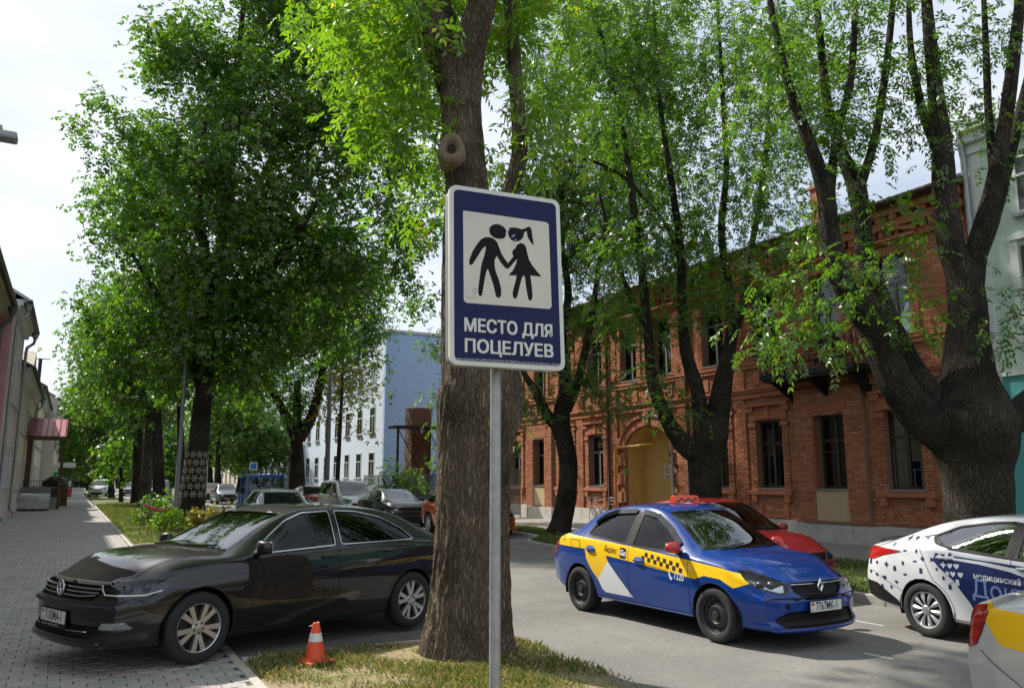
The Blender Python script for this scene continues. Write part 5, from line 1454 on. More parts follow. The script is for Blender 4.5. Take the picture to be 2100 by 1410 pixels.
    for y, sc_ in ((-ln / 2, .85), (-ln / 2 + .03, 1), (ln / 2 - .03, 1), (ln / 2, .85)):
        vs += [r0 + Vector((a * sc_, y, b * sc_ + .006)) for a, b in prof]
    k = len(prof)
    m.add(vs, [(r * k + i, r * k + (i + 1) % k, (r + 1) * k + (i + 1) % k, (r + 1) * k + i) for r in range(3) for i in range(k)] + [tuple(range(k)), tuple(range(3 * k, 4 * k))])
    rl = m.build('roof_lamp', MATS['taxi_lamp'], c.root, True, 30)
    m = MB()
    for i in range(6):
        y = -ln / 2 + .04 + i * .063
        for sx in (-1, 1):
            z = .02 + .025 * (i % 2)
            m.add([r0 + Vector((sx * (.057 - z * .12), y, z)), r0 + Vector((sx * (.057 - z * .12), y + .06, z)), r0 + Vector((sx * (.054 - z * .12), y + .06, z + .025)), r0 + Vector((sx * (.054 - z * .12), y, z + .025))], [(0, 1, 2, 3)])
    m.build('lamp_checks', MATS['ink_black'], rl, fix=False)
    a = c.ray((-1.0, 0), FR_TOP, 0); m = MB(); m.tube([a, a + Vector((-.22, 0, .30))], [.004, .002], 5); m.build('aerial', MATS['black_plastic'], c.root)
pblue = paint('paint_taxi_blue', (.004, .040, .235), .0, .40)
taxi = base_car('sedan', 'taxi_car', 'blue and yellow taxi saloon driving towards the viewer', 'car', (7.38, 8.56, 0), R(-87.9), pblue, near=True, rim='steel', rimmat='steel_black', extra=logan_extra, mirr=MATS['mirror_red'], hnd=[(.03, .80), (-1.02, .875)])

# ---------------------------------------------------------------- white car with the medical lettering
def icon_cross(x, z, r): return [(x - r * .3, z - r), (x + r * .3, z - r), (x + r * .3, z - r * .3), (x + r, z - r * .3), (x + r, z + r * .3), (x + r * .3, z + r * .3), (x + r * .3, z + r), (x - r * .3, z + r), (x - r * .3, z + r * .3), (x - r, z + r * .3), (x - r, z - r * .3), (x - r * .3, z - r * .3)]
def icon_heart(x, z, r): return [(x + r * 1.0 * math.sin(t) ** 3, z + r * .85 * (math.cos(t) - .38 * math.cos(2 * t) - .15 * math.cos(3 * t))) for t in np.linspace(0, 2 * PI, 16, endpoint=False)]
def icon_star(x, z, r): return [(x + r * (1 if i % 2 else .45) * math.cos(PI * i / 4), z + r * (1 if i % 2 else .45) * math.sin(PI * i / 4)) for i in range(8)]
def icon_pill(x, z, r): return roundpoly([(x - r, z - r * .45), (x + r, z - r * .1), (x + r, z + r * .6), (x - r, z + r * .25)], r * .4, 3)
def icon_box(x, z, r): return [(x - r * .7, z - r), (x + r * .7, z - r * .9), (x + r * .6, z + r), (x - r * .6, z + r * .9)]
def solaris_extra(c, when):
    if when == 'before': return
    blue = [(-1.10, .985), (-.60, .955), (-.10, .93), (.5, .88), (.9, .84), (.92, .30), (-.62, .30), (-.70, .47), (-.88, .70), (-1.05, .82), (-1.13, .90)]
    wave = [(-.98, .93), (-.55, .905), (-.2, .86), (.3, .74), (.3, .79), (-.15, .90), (-.5, .935), (-.98, .955)]
    for sd in (1, -1):
        f = fr_side(sd); fl = sd > 0
        c.piece('navy_panel', blue, f, MATS['decal_navy'], off=.0012, cut=False, thr=.1, rng=lambda q: abs(q.y) > .4)
        c.piece('white_wave', wave, f, MATS['decal_white'], off=.0022, cut=False, thr=.1, rng=lambda q: abs(q.y) > .4)
        c.writing('small_lettering', 'медицинский кабинет', .088, ((.62, .745) if fl else (-.62, .775)), f, MATS['decal_white'], flip=fl, off=.004, offset=.0015, xs=.95, rot=-.03 if not fl else .03)
        c.writing('large_lettering', 'ДокторО', .27, ((.62, .61) if fl else (-.66, .635)), f, MATS['decal_blue_pale'], flip=fl, off=.004, offset=.002, xs=.98, rot=-.03 if not fl else .03)
        rng = random.Random(5); mb = MB(); mw = MB()
        kinds = [icon_cross, icon_heart, icon_star, icon_pill, icon_box]
        spots = []
        for tries in range(900):
            x = rng.uniform(-2.12, -.9); z = rng.uniform(.48, 1.16)
            if (x + 1.3) ** 2 + (z - .31) ** 2 < .45 ** 2: continue
            if pip((x, z), blue) or (z > 1.0 and x > -1.25) or (z > 1.02 + (x + 2.1) * .25): continue
            if z > .80 and z < 1.02 and x < -1.62: continue
            if any(math.hypot(x - a, z - b) < .115 for a, b in spots): continue
            spots.append((x, z))
            pl = rng.choice(kinds)(x, z, rng.uniform(.020, .034))
            c.lay(pl, [tuple(range(len(pl)))], f, mb, .004)
        for k in range(11):
            x = -1.05 + (k % 3) * .085 + rng.uniform(-.02, .02); z = .95 - (k // 3) * .09
            pl = rng.choice(kinds)(x + (k // 3) * .05, z, .035)
            c.lay(pl, [tuple(range(len(pl)))], f, mw, .004)
        link('dark_symbols', meshdata('dark_symbols', mb.v, mb.f, MATS['decal_navy']), c.root)
        link('white_symbols', meshdata('white_symbols', mw.v, mw.f, MATS['decal_white']), c.root)
        # black rear quarter panel and belt trim
        q = [(-1.33, 1.155), (-1.20, 1.18), (-.93, 1.055), (-1.10, 1.085)]
        mb = MB(); c.strip([(-.95, 1.045), (-.12, .992), (.78, .955)], .03, f, mb, .004)
        link('belt_trim', meshdata('belt_trim', mb.v, mb.f, MATS['black_plastic'], None, True), c.root)
        mb = MB(); c.strip([(-.195, 1.0), (-.165, 1.37)], .10, f, mb, .0015); link('pillar_cover', meshdata('pillar_cover', mb.v, mb.f, MATS['black_plastic'], None, True), c.root)
        mb = MB(); c.lay([(-1.36, 1.155), (-1.18, 1.19), (-.98, 1.05), (-1.12, 1.085)], [(0, 1, 2, 3)], f, mb, .003); link('quarter_cover', meshdata('quarter_cover', mb.v, mb.f, MATS['black_plastic']), c.root)
    c.piece('rear_diffuser', [(-.72, .33), (.72, .33), (.66, .52), (-.66, .52)], FR_REAR, MATS['black_plastic'], off=.006, cut=False, thr=.0, rng=lambda q: q.x < -1.7)
    for sd in (1, -1):
        c.piece('bumper_corner', [(-2.2, .36), (-1.66, .30), (-1.70, .38), (-2.0, .55), (-2.35, .58)], fr_side(sd), MATS['black_plastic'], off=.005, cut=False, thr=.05, rng=lambda q: q.x < -1.6)
    m = MB(); pts = [c.ray((-2.12, y), FR_TOP, .02) for y in np.linspace(-.55, .55, 13)]; m.tube(pts, .022, 6); m.build('boot_spoiler', MATS['gloss_black'], c.root, True)
pw = paint('paint_white', (.66, .68, .70), .0, .35)
white_car = base_car('coupe_sedan', 'lettered_car', 'white saloon with navy door panel, clinic lettering and small dark symbols', 'car', (9.75, 4.9, 0), R(-95), pw, near=True, rim='petal', rimmat='silver_hub', extra=solaris_extra, glass='car_glass_mirror', hnd=[(-.02, .90), (-.98, .935)])

# ---------------------------------------------------------------- silver taxi cut by the frame edge
def polo_extra(c, when):
    if when == 'before': return
    for sd in (1, -1):
        f = fr_side(sd); fl = sd > 0
        c.piece('yellow_band', [(-2.02, 1.0), (-1.2, .965), (.9, .89), (.9, .66), (-1.0, .72), (-1.80, .76)], f, MATS['decal_yellow'], off=.0012, cut=False, thr=.1, rng=lambda q: abs(q.y) > .4)
        mb = MB(); c.strip([(x, z) for x, z in circ(-1.28, .86, .085, 20)] + [(-1.195, .86)], .008, f, mb, .004); link('fuel_flap_line', meshdata('fuel_flap_line', mb.v, mb.f, MATS['seam']), c.root)
    for sd in (1, -1):
        phi, pl = c.sp['tail']; fr = fr_obl(phi, sd)
        mb = MB(); c.lay([(.80, .695), (.70, .735), (.69, .77), (.93, .79), (.945, .755)], [(0, 1, 2, 3, 4)], fr, mb, .012); link('reversing_lamp', meshdata('reversing_lamp', mb.v, mb.f, MATS['lamp_clear']), c.root)
        mb = MB(); c.lay([(.90, .96), (.66, .945), (.69, .83), (.90, .83)], [(0, 1, 2, 3)], fr, mb, .011); link('lamp_segment', meshdata('lamp_segment', mb.v, mb.f, MATS['lamp_dark_red']), c.root)
psil = paint('paint_silver', (.62, .63, .64), .25, .32)
silver_taxi = base_car('sedan', 'taxi_car', 'silver taxi with yellow band, only its rear corner in view at the right edge', 'car', (6.25, 1.45, 0), R(-91.1), psil, near=True, rim='alloy', extra=polo_extra)
# ================================================================ the other houses
def stucco(name, col, dirt=.25): return mat(name, col, .9, var=.08, vscale=2.5, bump=.2, bscale=60, dirt=dirt, coords='POS')
stucco('mint_render', (.56, .68, .60)); stucco('white_render', (.70, .73, .72)); stucco('teal_render', (.10, .38, .37))
stucco('cream_render', (.50, .45, .33)); stucco('pink_render', (.62, .30, .36)); stucco('grey_pink_render', (.56, .47, .45)); stucco('pale_blue_render', (.36, .52, .80), .1); stucco('ice_render', (.58, .66, .76), .2)
stucco('pale_brick', (.58, .52, .45)); stucco('cream_far', (.60, .54, .42)); stucco('white_far', (.66, .66, .63))
mat('zinc', (.36, .37, .38), .45, .7, var=.15, coords='POS'); mat('zinc_dark', (.13, .13, .135), .5, .5, var=.2, coords='POS')
mat('burgundy_roof', (.30, .06, .09), .4, .2, var=.12, coords='POS'); mat('slate_ribbed', (.30, .28, .27), .7, var=.2, coords='POS')
mat('window_dark', (.02, .024, .026), .06, coat=1.); mat('frame_white', (.66, .66, .64), .5); mat('wood_brown', (.10, .05, .028), .6, var=.3, vscale=8)

def simple_window(root, plane, a0, a1, z0, z1, fr='frame_white', bars=1, axis='X', out=-1, rec=.10):
    """framed window in a wall at x = plane (axis X, running along Y) or y = plane (axis Y)"""
    def bx(m, a, b, c, d, w0, w1):
        lo, hi = sorted((plane + out * w0, plane + out * w1))
        (m.bb(lo, hi, a, b, c, d) if axis == 'X' else m.bb(a, b, lo, hi, c, d))
    t = .07; m = MB()
    bx(m, a0, a0 + t, z0, z1, -.02, .03); bx(m, a1 - t, a1, z0, z1, -.02, .03); bx(m, a0 + t, a1 - t, z0, z0 + t, -.02, .03); bx(m, a0 + t, a1 - t, z1 - t, z1, -.02, .03)
    zt = z0 + (z1 - z0) * .66; bx(m, a0 + t, a1 - t, zt - .03, zt + .03, -.02, .028)
    if bars: bx(m, (a0 + a1) / 2 - .03, (a0 + a1) / 2 + .03, z0 + t, zt - .03, -.02, .026)
    f = wpart(m, 'window', MATS[fr], root)
    m = MB(); bx(m, a0 + t, a1 - t, z0 + t, z1 - t, -.01, .012); wpart(m, 'pane', MATS['window_dark'], f)
    m = MB(); bx(m, a0 - .06, a1 + .06, z0 - .08, z0 - .003, 0, .14); wpart(m, 'sill', MATS['zinc'], f)
    return f
# mint and teal house beyond the brick one's right corner
mh = empty('mint_house', (18.8, 5.0, 0), 0, 'pale mint rendered house with teal ground floor at the right edge', 'house')
m = MB(); m.bb(18.82, 28, -1.0, 11.0, 4.22, 10.6); wpart(m, 'upper_wall', MATS['mint_render'], mh)
m = MB(); m.bb(18.80, 28, -1.0, 10.98, 0.0, 4.18); wpart(m, 'lower_wall', MATS['teal_render'], mh)
m = MB(); m.bb(18.74, 28, -1.0, 11.02, 4.18, 4.30); wpart(m, 'string_course', MATS['white_render'], mh)
m = MB(); m.bb(18.76, 19.2, 10.62, 11.01, .0, 10.4); wpart(m, 'corner_strip', MATS['white_render'], mh)
m = MB(); m.bb(18.70, 28, -1., 11.03, 9.7, 9.95); m.bb(18.56, 28, -1., 11.05, 9.953, 10.2); m.bb(18.42, 28, -1., 11.08, 10.203, 10.45); wpart(m, 'cornice', MATS['white_render'], mh)
for y in (9.35, 6.6, 3.9):
    simple_window(mh, 18.82, y - .55, y + .55, 5.0, 7.15, 'frame_brown'); simple_window(mh, 18.80, y - .55, y + .55, 1.2, 3.3, 'frame_brown'); simple_window(mh, 18.82, y - .55, y + .55, 7.9, 9.3, 'frame_white')
    m = MB(); m.bb(18.72, 18.83, y - .78, y + .78, 7.30, 7.42); m.bb(18.75, 18.83, y - .78, y - .60, 4.9, 7.297); m.bb(18.75, 18.83, y + .60, y + .78, 4.9, 7.297); wpart(m, 'window_surround', MATS['white_render'], mh)
m = MB(); m.tube([(18.45, 10.93, 10.3), (18.6, 10.93, 9.9), (18.66, 10.93, 9.6), (18.66, 10.93, .4), (18.5, 10.93, .25)], .075, 10); wpart(m, 'downpipe', MATS['zinc'], mh, smooth=True)
for z in (2, 5, 8):
    m = MB(); m.lathe([(.085, z - .04), (.085, z + .04)], 10, 'Z', (18.66, 10.93, 0)); wpart(m, 'pipe_collar', MATS['zinc'], mh)

# left terrace, near to far
def left_house(name, label, y0, y1, eave, wallm, roofm, ridge=2.6, gablem=None, wins=(), x0=-2.5, depth=9., cornice=True, overhang=.5, base='grey_pink_render', upsill=None):
    r = empty(name, (x0, (y0 + y1) / 2, 0), 0, label, 'house')
    m = MB(); m.bb(x0 - depth, x0, y0, y1, 0, eave - .3); wpart(m, 'wall', MATS[wallm], r)
    m = MB(); m.bb(x0 - depth, x0 + .05, y0 - .01, y1 + .01, 0, .6); wpart(m, 'plinth', MATS['zinc_dark'] if base is None else MATS[base], r)
    xm = x0 - depth / 2
    for y in (y0 + .005, y1 - .205):
        m = MB(); m.prism([(x0 - depth, eave - .301), (x0, eave - .301), (x0, eave), (xm, eave + ridge), (x0 - depth, eave)], y, y + .2, 'Y'); wpart(m, 'gable', MATS[gablem or wallm], r)
    t = .12; e = overhang
    sl = ridge / (depth / 2)
    for sgn in (1, -1):
        a = (x0 + e, eave - sl * e) if sgn > 0 else (x0 - depth - e, eave - sl * e); b = (xm, eave + ridge)
        m = MB(); m.prism([a, b, (b[0], b[1] + t), (a[0], a[1] + t)], y0 - .12, y1 + .12, 'Y'); wpart(m, 'roof_slope', MATS[roofm], r)
    if cornice:
        m = MB(); m.bb(x0, x0 + .18, y0, y1, eave - .62, eave - .46); m.bb(x0, x0 + .30, y0, y1, eave - .457, eave - .30); m.bb(x0, x0 + .40, y0, y1, eave - .297, eave - .22); wpart(m, 'cornice', MATS['cream_render'] if wallm == 'cream_render' else MATS['white_render'], r)
    m = MB(); m.tube([(x0 + e + .05, y0 - .1, eave - sl * e + .02), (x0 + e + .05, y1 + .1, eave - sl * e + .02)], .07, 8); wpart(m, 'gutter', MATS['zinc_dark'], r, smooth=True)
    for y, w, za, zb in wins: simple_window(r, x0, y - w / 2, y + w / 2, za, zb, 'frame_white', 1, 'X', 1)
    return r
def left_pipe(root, y, eave, x0=-2.5, m_='zinc'):
    m = MB(); m.lathe([(.07, eave - .55), (.13, eave - .40), (.15, eave - .22), (.15, eave - .16)], 10, 'Z', (x0 + .45, y, 0)); m.tube([(x0 + .45, y, eave - .5), (x0 + .42, y, eave - .72), (x0 + .16, y, eave - .95), (x0 + .13, y, eave - 1.2), (x0 + .13, y, .45), (x0 + .30, y, .28)], .07, 8); p = wpart(m, 'downpipe', MATS[m_], root, smooth=True)
    for z in (1.4, 3.4, 5.4):
        m = MB(); m.lathe([(.085, z - .03), (.085, z + .03)], 10, 'Z', (x0 + .13, y, 0)); wpart(m, 'pipe_collar', MATS[m_], p)
W2 = lambda ys, lo=(1.3, 2.9), up=(4.2, 5.9), w=.95: [(y, w, *lo) for y in ys] + [(y, w, *up) for y in ys]
h1 = left_house('cream_house', 'cream rendered house with moulded eaves at the left edge', 6, 36.0, 8.7, 'cream_render', 'zinc_dark', 2.2, None, W2(np.arange(8, 35.5, 2.9)), x0=-2.95)
left_pipe(h1, 35.7, 8.6, x0=-2.95, m_='zinc_dark')
h2 = left_house('pink_house', 'pink gabled house with grey downpipes on the left side', 36.4, 44.5, 9.1, 'grey_pink_render', 'zinc', 2.7, 'pink_render', W2(np.arange(37.9, 44, 1.9), (1.5, 3.4), (5.0, 7.2)))
m = MB(); m.bb(-11.4, -2.52, 36.33, 36.398, .0, 8.8); wpart(m, 'pink_side_wall', MATS['pink_render'], h2)
left_pipe(h2, 36.8, 9.0); left_pipe(h2, 44.2, 9.0)
h3 = left_house('low_cream_house', 'low cream house with small pediment dormer beyond the pink house', 44.6, 62, 7.4, 'cream_far', 'zinc_dark', 2.4, 'pink_render', W2(np.arange(46.5, 61, 2.7)))
m = MB(); m.prism([(47.5, 7.1), (51.0, 7.1), (51.0, 7.5), (49.25, 8.6), (47.5, 7.5)], -2.9, -2.15, 'X'); wpart(m, 'pediment_dormer', MATS['cream_far'], h3)
left_pipe(h3, 61.6, 7.3)
h4 = left_house('far_pink_house', 'small pink gable house behind the porch roof', 62.3, 84, 8.3, 'cream_far', 'zinc_dark', 2.4, 'pink_render', W2(np.arange(64, 83, 2.9)))
left_pipe(h4, 62.8, 8.2)
h5 = left_house('pale_brick_house', 'pale brick house with ribbed roof far down the pavement', 84.4, 112, 9.2, 'pale_brick', 'slate_ribbed', 2.6, 'pale_brick', W2(np.arange(86.5, 111, 3.1), (1.4, 3.2), (4.8, 6.8)), x0=-1.6)
simple_window(h5, 84.4, -4.6, -3.2, 5.0, 7.2, 'frame_brown', 1, 'Y', -1)
m = MB(); m.lathe([(.16, 10.0), (.16, 13.0)], 10, 'Z', (-3.4, 86.4, 0)); m.bb(-4.2, -2.6, 86.3, 86.5, 13.0, 13.06); wpart(m, 'flue', MATS['iron'], h5)
h6 = left_house('distant_house', 'pale house at the far end of the left pavement', 114, 160, 8.2, 'white_far', 'zinc_dark', 2.4, None, W2(np.arange(117, 158, 3.4)), x0=-2.0)
# porch with a burgundy sheet roof
po_ = empty('porch', (-1.5, 56.0, ZS), 0, 'entrance porch with burgundy metal roof and iron railings', 'porch')
m = MB(); m.add([(-2.5, 54.2, 4.35), (-.42, 54.2, 4.30), (-.42, 57.6, 5.55), (-2.5, 57.6, 5.60), (-2.5, 54.2, 4.27), (-.42, 54.2, 4.22), (-.42, 57.6, 5.47), (-2.5, 57.6, 5.52)], [(0, 1, 2, 3), (4, 7, 6, 5), (0, 4, 5, 1), (1, 5, 6, 2), (2, 6, 7, 3), (3, 7, 4, 0)]); pr_ = wpart(m, 'porch_roof', MATS['burgundy_roof'], po_)
for i in range(7):
    x = -2.42 + i * .32; m = MB(); m.tube([(x, 54.18, 4.37), (x, 57.6, 5.61)], .022, 4); wpart(m, 'standing_seam', MATS['burgundy_roof'], pr_)
m = MB(); m.bb(-2.5, -.40, 54.10, 54.2, 4.08, 4.33); wpart(m, 'fascia', MATS['wood_brown'], po_)
for x, y in ((-.55, 54.4), (-.55, 57.3), (-2.3, 54.4), (-2.3, 57.3)):
    m = MB(); m.bb(x - .07, x + .07, y - .07, y + .07, ZS, 4.3); wpart(m, 'post', MATS['wood_brown'], po_)
m = MB(); m.bb(-2.5, -.5, 54.6, 57.6, .06, .75); wpart(m, 'landing', MATS['plinth'], po_)
for i in range(14):
    x = -2.4 + i * .135; m = MB(); m.tube([(x, 54.5, .75), (x, 54.5, 1.75)], .012, 5); wpart(m, 'baluster', MATS['iron'], po_)
    if i % 3 == 0:
        m = MB(); m.tube([(x + .14 + .11 * math.cos(a) * (1 - a * .05), 54.48, 1.25 + .3 * math.sin(a) * (1 - a * .05)) for a in np.linspace(0, 4 * PI, 24)], .011, 4); wpart(m, 'scroll', MATS['iron'], po_)
for z in (.80, 1.75):
    m = MB(); m.tube([(-2.45, 54.5, z), (-.5, 54.5, z)], .02, 5); wpart(m, 'rail', MATS['iron'], po_)
# white shop canopy and sign farther on
cn = empty('shop_canopy', (-.9, 97, ZS), 0, 'small white flat canopy on a thin post over a far shop entrance', 'canopy')
m = MB(); m.bb(-1.6, .35, 96.2, 98.2, 3.05, 3.55); wpart(m, 'canopy_top', MATS['frame_white'], cn)
m = MB(); m.tube([(.15, 96.4, ZS), (.15, 96.4, 3.05)], .05, 6); wpart(m, 'post', MATS['zinc_dark'], cn)
m = MB(); m.bb(-1.55, -1.2, 95.0, 95.1, 2.0, 2.6); gs = m.build('shop_sign', mat('sign_green', (.03, .32, .08), .5)); tag(gs, 'small green sign board hanging under the white canopy', 'sign')

# light blue block past the gap
bb_ = empty('blue_block', (19.3, 70, 0), 0, 'tall block with plain sky blue end wall behind the fence', 'building')
m = MB(); m.bb(19.2, 40, 54.2, 100, 0, 12.3); wpart(m, 'wall', MATS['ice_render'], bb_)
m = MB(); m.bb(19.21, 40.01, 54.0, 54.2, 0, 12.35); wpart(m, 'end_wall', MATS['pale_blue_render'], bb_)
m = MB(); m.bb(19.0, 40.2, 53.9, 100.1, 12.35, 12.55); wpart(m, 'parapet', MATS['zinc'], bb_)
for y in np.arange(56.5, 99, 3.0):
    for z in (1.9, 5.2, 8.6): simple_window(bb_, 19.2, y - .62, y + .62, z, z + 1.9, 'frame_white')
fh = empty('cream_block', (19.0, 115, 0), 0, 'cream apartment block far along the right side of the street', 'building')
m = MB(); m.bb(18.8, 34, 101, 150, 0, 9.5); wpart(m, 'wall', MATS['cream_far'], fh)
m = MB(); m.bb(18.4, 34.2, 100.9, 150.1, 9.5, 9.8); wpart(m, 'eaves', MATS['burgundy_roof'], fh)
for y in np.arange(103, 149, 3.4):
    for z in (1.7, 5.2): simple_window(fh, 18.8, y - .6, y + .6, z, z + 1.9)
rn = empty('ruined_chimney', (19.6, 48.5, 0), 0, 'square brown brick chimney stump standing behind the fence', 'chimney')
mat('old_brick', (.14, .075, .05), .9, var=.45, vscale=7, bump=.6, bscale=40, coords='POS')
m = MB(); m.bb(18.95, 20.25, 47.9, 49.2, 0, 6.4); wpart(m, 'stack_core', MATS['mortar'], rn)
mb = MB(); z = .05; r_ = 0
while z < 6.35:
    x = 18.95 - (r_ % 2) * .13
    while x < 20.25:
        a, b = max(x, 18.95), min(x + .25, 20.25)
        if b - a > .05: mb.bb(a + .006, b - .006, 47.86 + rng_.uniform(0, .012), 47.95, z, z + .068)
        x += .262
    y = 47.9
    while y < 49.2:
        mb.bb(18.91 + rng_.uniform(0, .012), 18.955, y + .006, min(y + .25, 49.2) - .006, z, z + .068); y += .262
    z += .082; r_ += 1
tag(wpart(mb, 'bricks', MATS['old_brick'], rn), kind='stuff')
sf = empty('steel_frame', (19, 46.5, 0), 0, 'dark steel platform frame with cross bracing beside the chimney stump', 'frame')
m = MB(); m.bb(17.2, 21.6, 46.2, 47.6, 4.95, 5.1); wpart(m, 'platform', MATS['iron'], sf)
for x in (17.4, 19.4, 21.4):
    m = MB(); m.bb(x - .06, x + .06, 46.3, 46.42, 0, 4.95); wpart(m, 'post', MATS['iron'], sf)
for a, b in (((17.4, 1.5), (19.4, 4.9)), ((19.4, 1.5), (17.4, 4.9)), ((19.4, 1.5), (21.4, 4.9)), ((21.4, 1.5), (19.4, 4.9))):
    m = MB(); m.tube([(a[0], 46.36, a[1]), (b[0], 46.36, b[1])], .035, 5); wpart(m, 'brace', MATS['iron'], sf)

# grey netted site fence, panel by panel
mat('fence_steel', (.22, .23, .23), .5, .6)
def net_mat():
    m = bpy.data.materials.new('net'); m.use_nodes = True; N = m.node_tree.nodes; L = m.node_tree.links; N.clear()
    o = N.new('ShaderNodeOutputMaterial'); mixn = N.new('ShaderNodeMixShader'); d = N.new('ShaderNodeBsdfDiffuse'); d.inputs[0].default_value = (.14, .17, .17, 1); t = N.new('ShaderNodeBsdfTransparent')
    mixn.inputs[0].default_value = .72; L.new(t.outputs[0], mixn.inputs[1]); L.new(d.outputs[0], mixn.inputs[2]); L.new(mixn.outputs[0], o.inputs[0]); MATS['net'] = m
net_mat()
def fence_panel(x0, y0, x1, y1, label, h=2.0, z0=ZS):
    L_ = math.hypot(x1 - x0, y1 - y0); ang = math.atan2(y1 - y0, x1 - x0)
    r = empty('site_fence', (x0, y0, z0), ang, label, 'fence', 'netted steel site fence panels')
    m = MB()
    for x in (.02, L_ - .02): m.tube([(x, 0, 0), (x, 0, h)], .022, 6)
    for z in (.15, h - .02): m.tube([(.02, 0, z), (L_ - .02, 0, z)], .018, 6)
    m.build('frame', MATS['fence_steel'], r)
    n = 12
    wire = MB(); wire.tube([(0, 0, .15), (0, 0, h - .02)], .005, 4); wm = meshdata('wire', wire.v, wire.f, MATS['fence_steel'])
    for i in range(1, n): link('wire', wm, r, (L_ * i / n, 0, 0))
    m = MB(); m.add([(.03, .012, .12), (L_ - .03, .012, .12), (L_ - .03, .012, h - .04), (.03, .012, h - .04)], [(0, 1, 2, 3)]); m.build('net', MATS['net'], r)
    m = MB(); m.bevbox((0.02, 0, .06), (.55, .2, .12), .02); m.build('foot_block', MATS['kerb_concrete'], r)
fx = [(17.4, 52.6), (17.35, 49.6), (17.3, 46.6), (17.3, 43.6), (17.35, 40.8), (17.5, 38.3)]
ordn = ['farthest grey netted fence panel, next to the lamp post', 'second netted fence panel beyond the small sumac tree', 'netted fence panel right behind the small sumac tree', 'grey netted fence panel between the sumac tree and the big trunk', 'grey netted fence panel nearest the brick house']
for (a, b), lb in zip(zip(fx[:-1], fx[1:]), ordn): fence_panel(a[0], a[1], b[0], b[1], lb)
fence_panel(15.5, 33.2, 18.3, 32.6, 'green netted fence panel standing on the pavement against the brick house', 2.2)

# ================================================================ the sign
sg = empty('road_sign', (2.121, 4.00, ZS - .02), -.104, 'blue kissing place sign with black couple pictogram on a grey pole', 'sign')
mat('sign_blue', (.010, .013, .072), .38, spec=.2, var=.06, vscale=3)
mat('sign_white', (.66, .66, .60), .35, coat=.3, var=.05, vscale=6, dirt=.12)
mat('sign_cream', (.62, .60, .50), .38, coat=.3, var=.05, vscale=4, dirt=.12)
mat('sign_black', (.006, .006, .006), .5, spec=.15)
mat('galvanised', (.40, .40, .40), .5, .55, var=.25, vscale=14, dirt=.35)
m = MB(); m.lathe([(.031, -.3), (.031, 3.35)], 16, 'Z', (-.02, .04, 0)); m.build('pole', MATS['galvanised'], sg, True)
def rrect(w, h, r, n=6): return roundpoly([(-w / 2, -h / 2), (w / 2, -h / 2), (w / 2, h / 2), (-w / 2, h / 2)], r, n)
TILT = Matrix.Rotation(-.051, 3, 'X'); SGC = Vector((0, -.085, 2.98 - ZS + .02))
def sign_layer(name, polys, y, m_, thick=0., parent=None):
    mb = MB()
    for pl in polys:
        k = len(pl)
        f = [SGC + TILT @ Vector((a, y, b)) for a, b in pl]
        if thick:
            bk = [SGC + TILT @ Vector((a, y + thick, b)) for a, b in pl]
            mb.add(f + bk, [tuple(range(k)), tuple(range(2 * k - 1, k - 1, -1))] + [(i, i + k, (i + 1) % k + k, (i + 1) % k) for i in range(k)])
        else: mb.add(f, [tuple(range(k))])
    return mb.build(name, m_, parent or sg)
sign_layer('back_box', [rrect(.685, 1.035, .045)], .022, MATS['zinc'], .075)
pn = sign_layer('panel', [rrect(.70, 1.05, .05)], -.004, MATS['sign_white'], .026)
sign_layer('rim_channel', [rrect(.672, 1.02, .045)], .098, MATS['zinc_dark'], .02)
sign_layer('blue_field', [rrect(.648, .998, .035)], -.0055, MATS['sign_blue'], 0, pn)
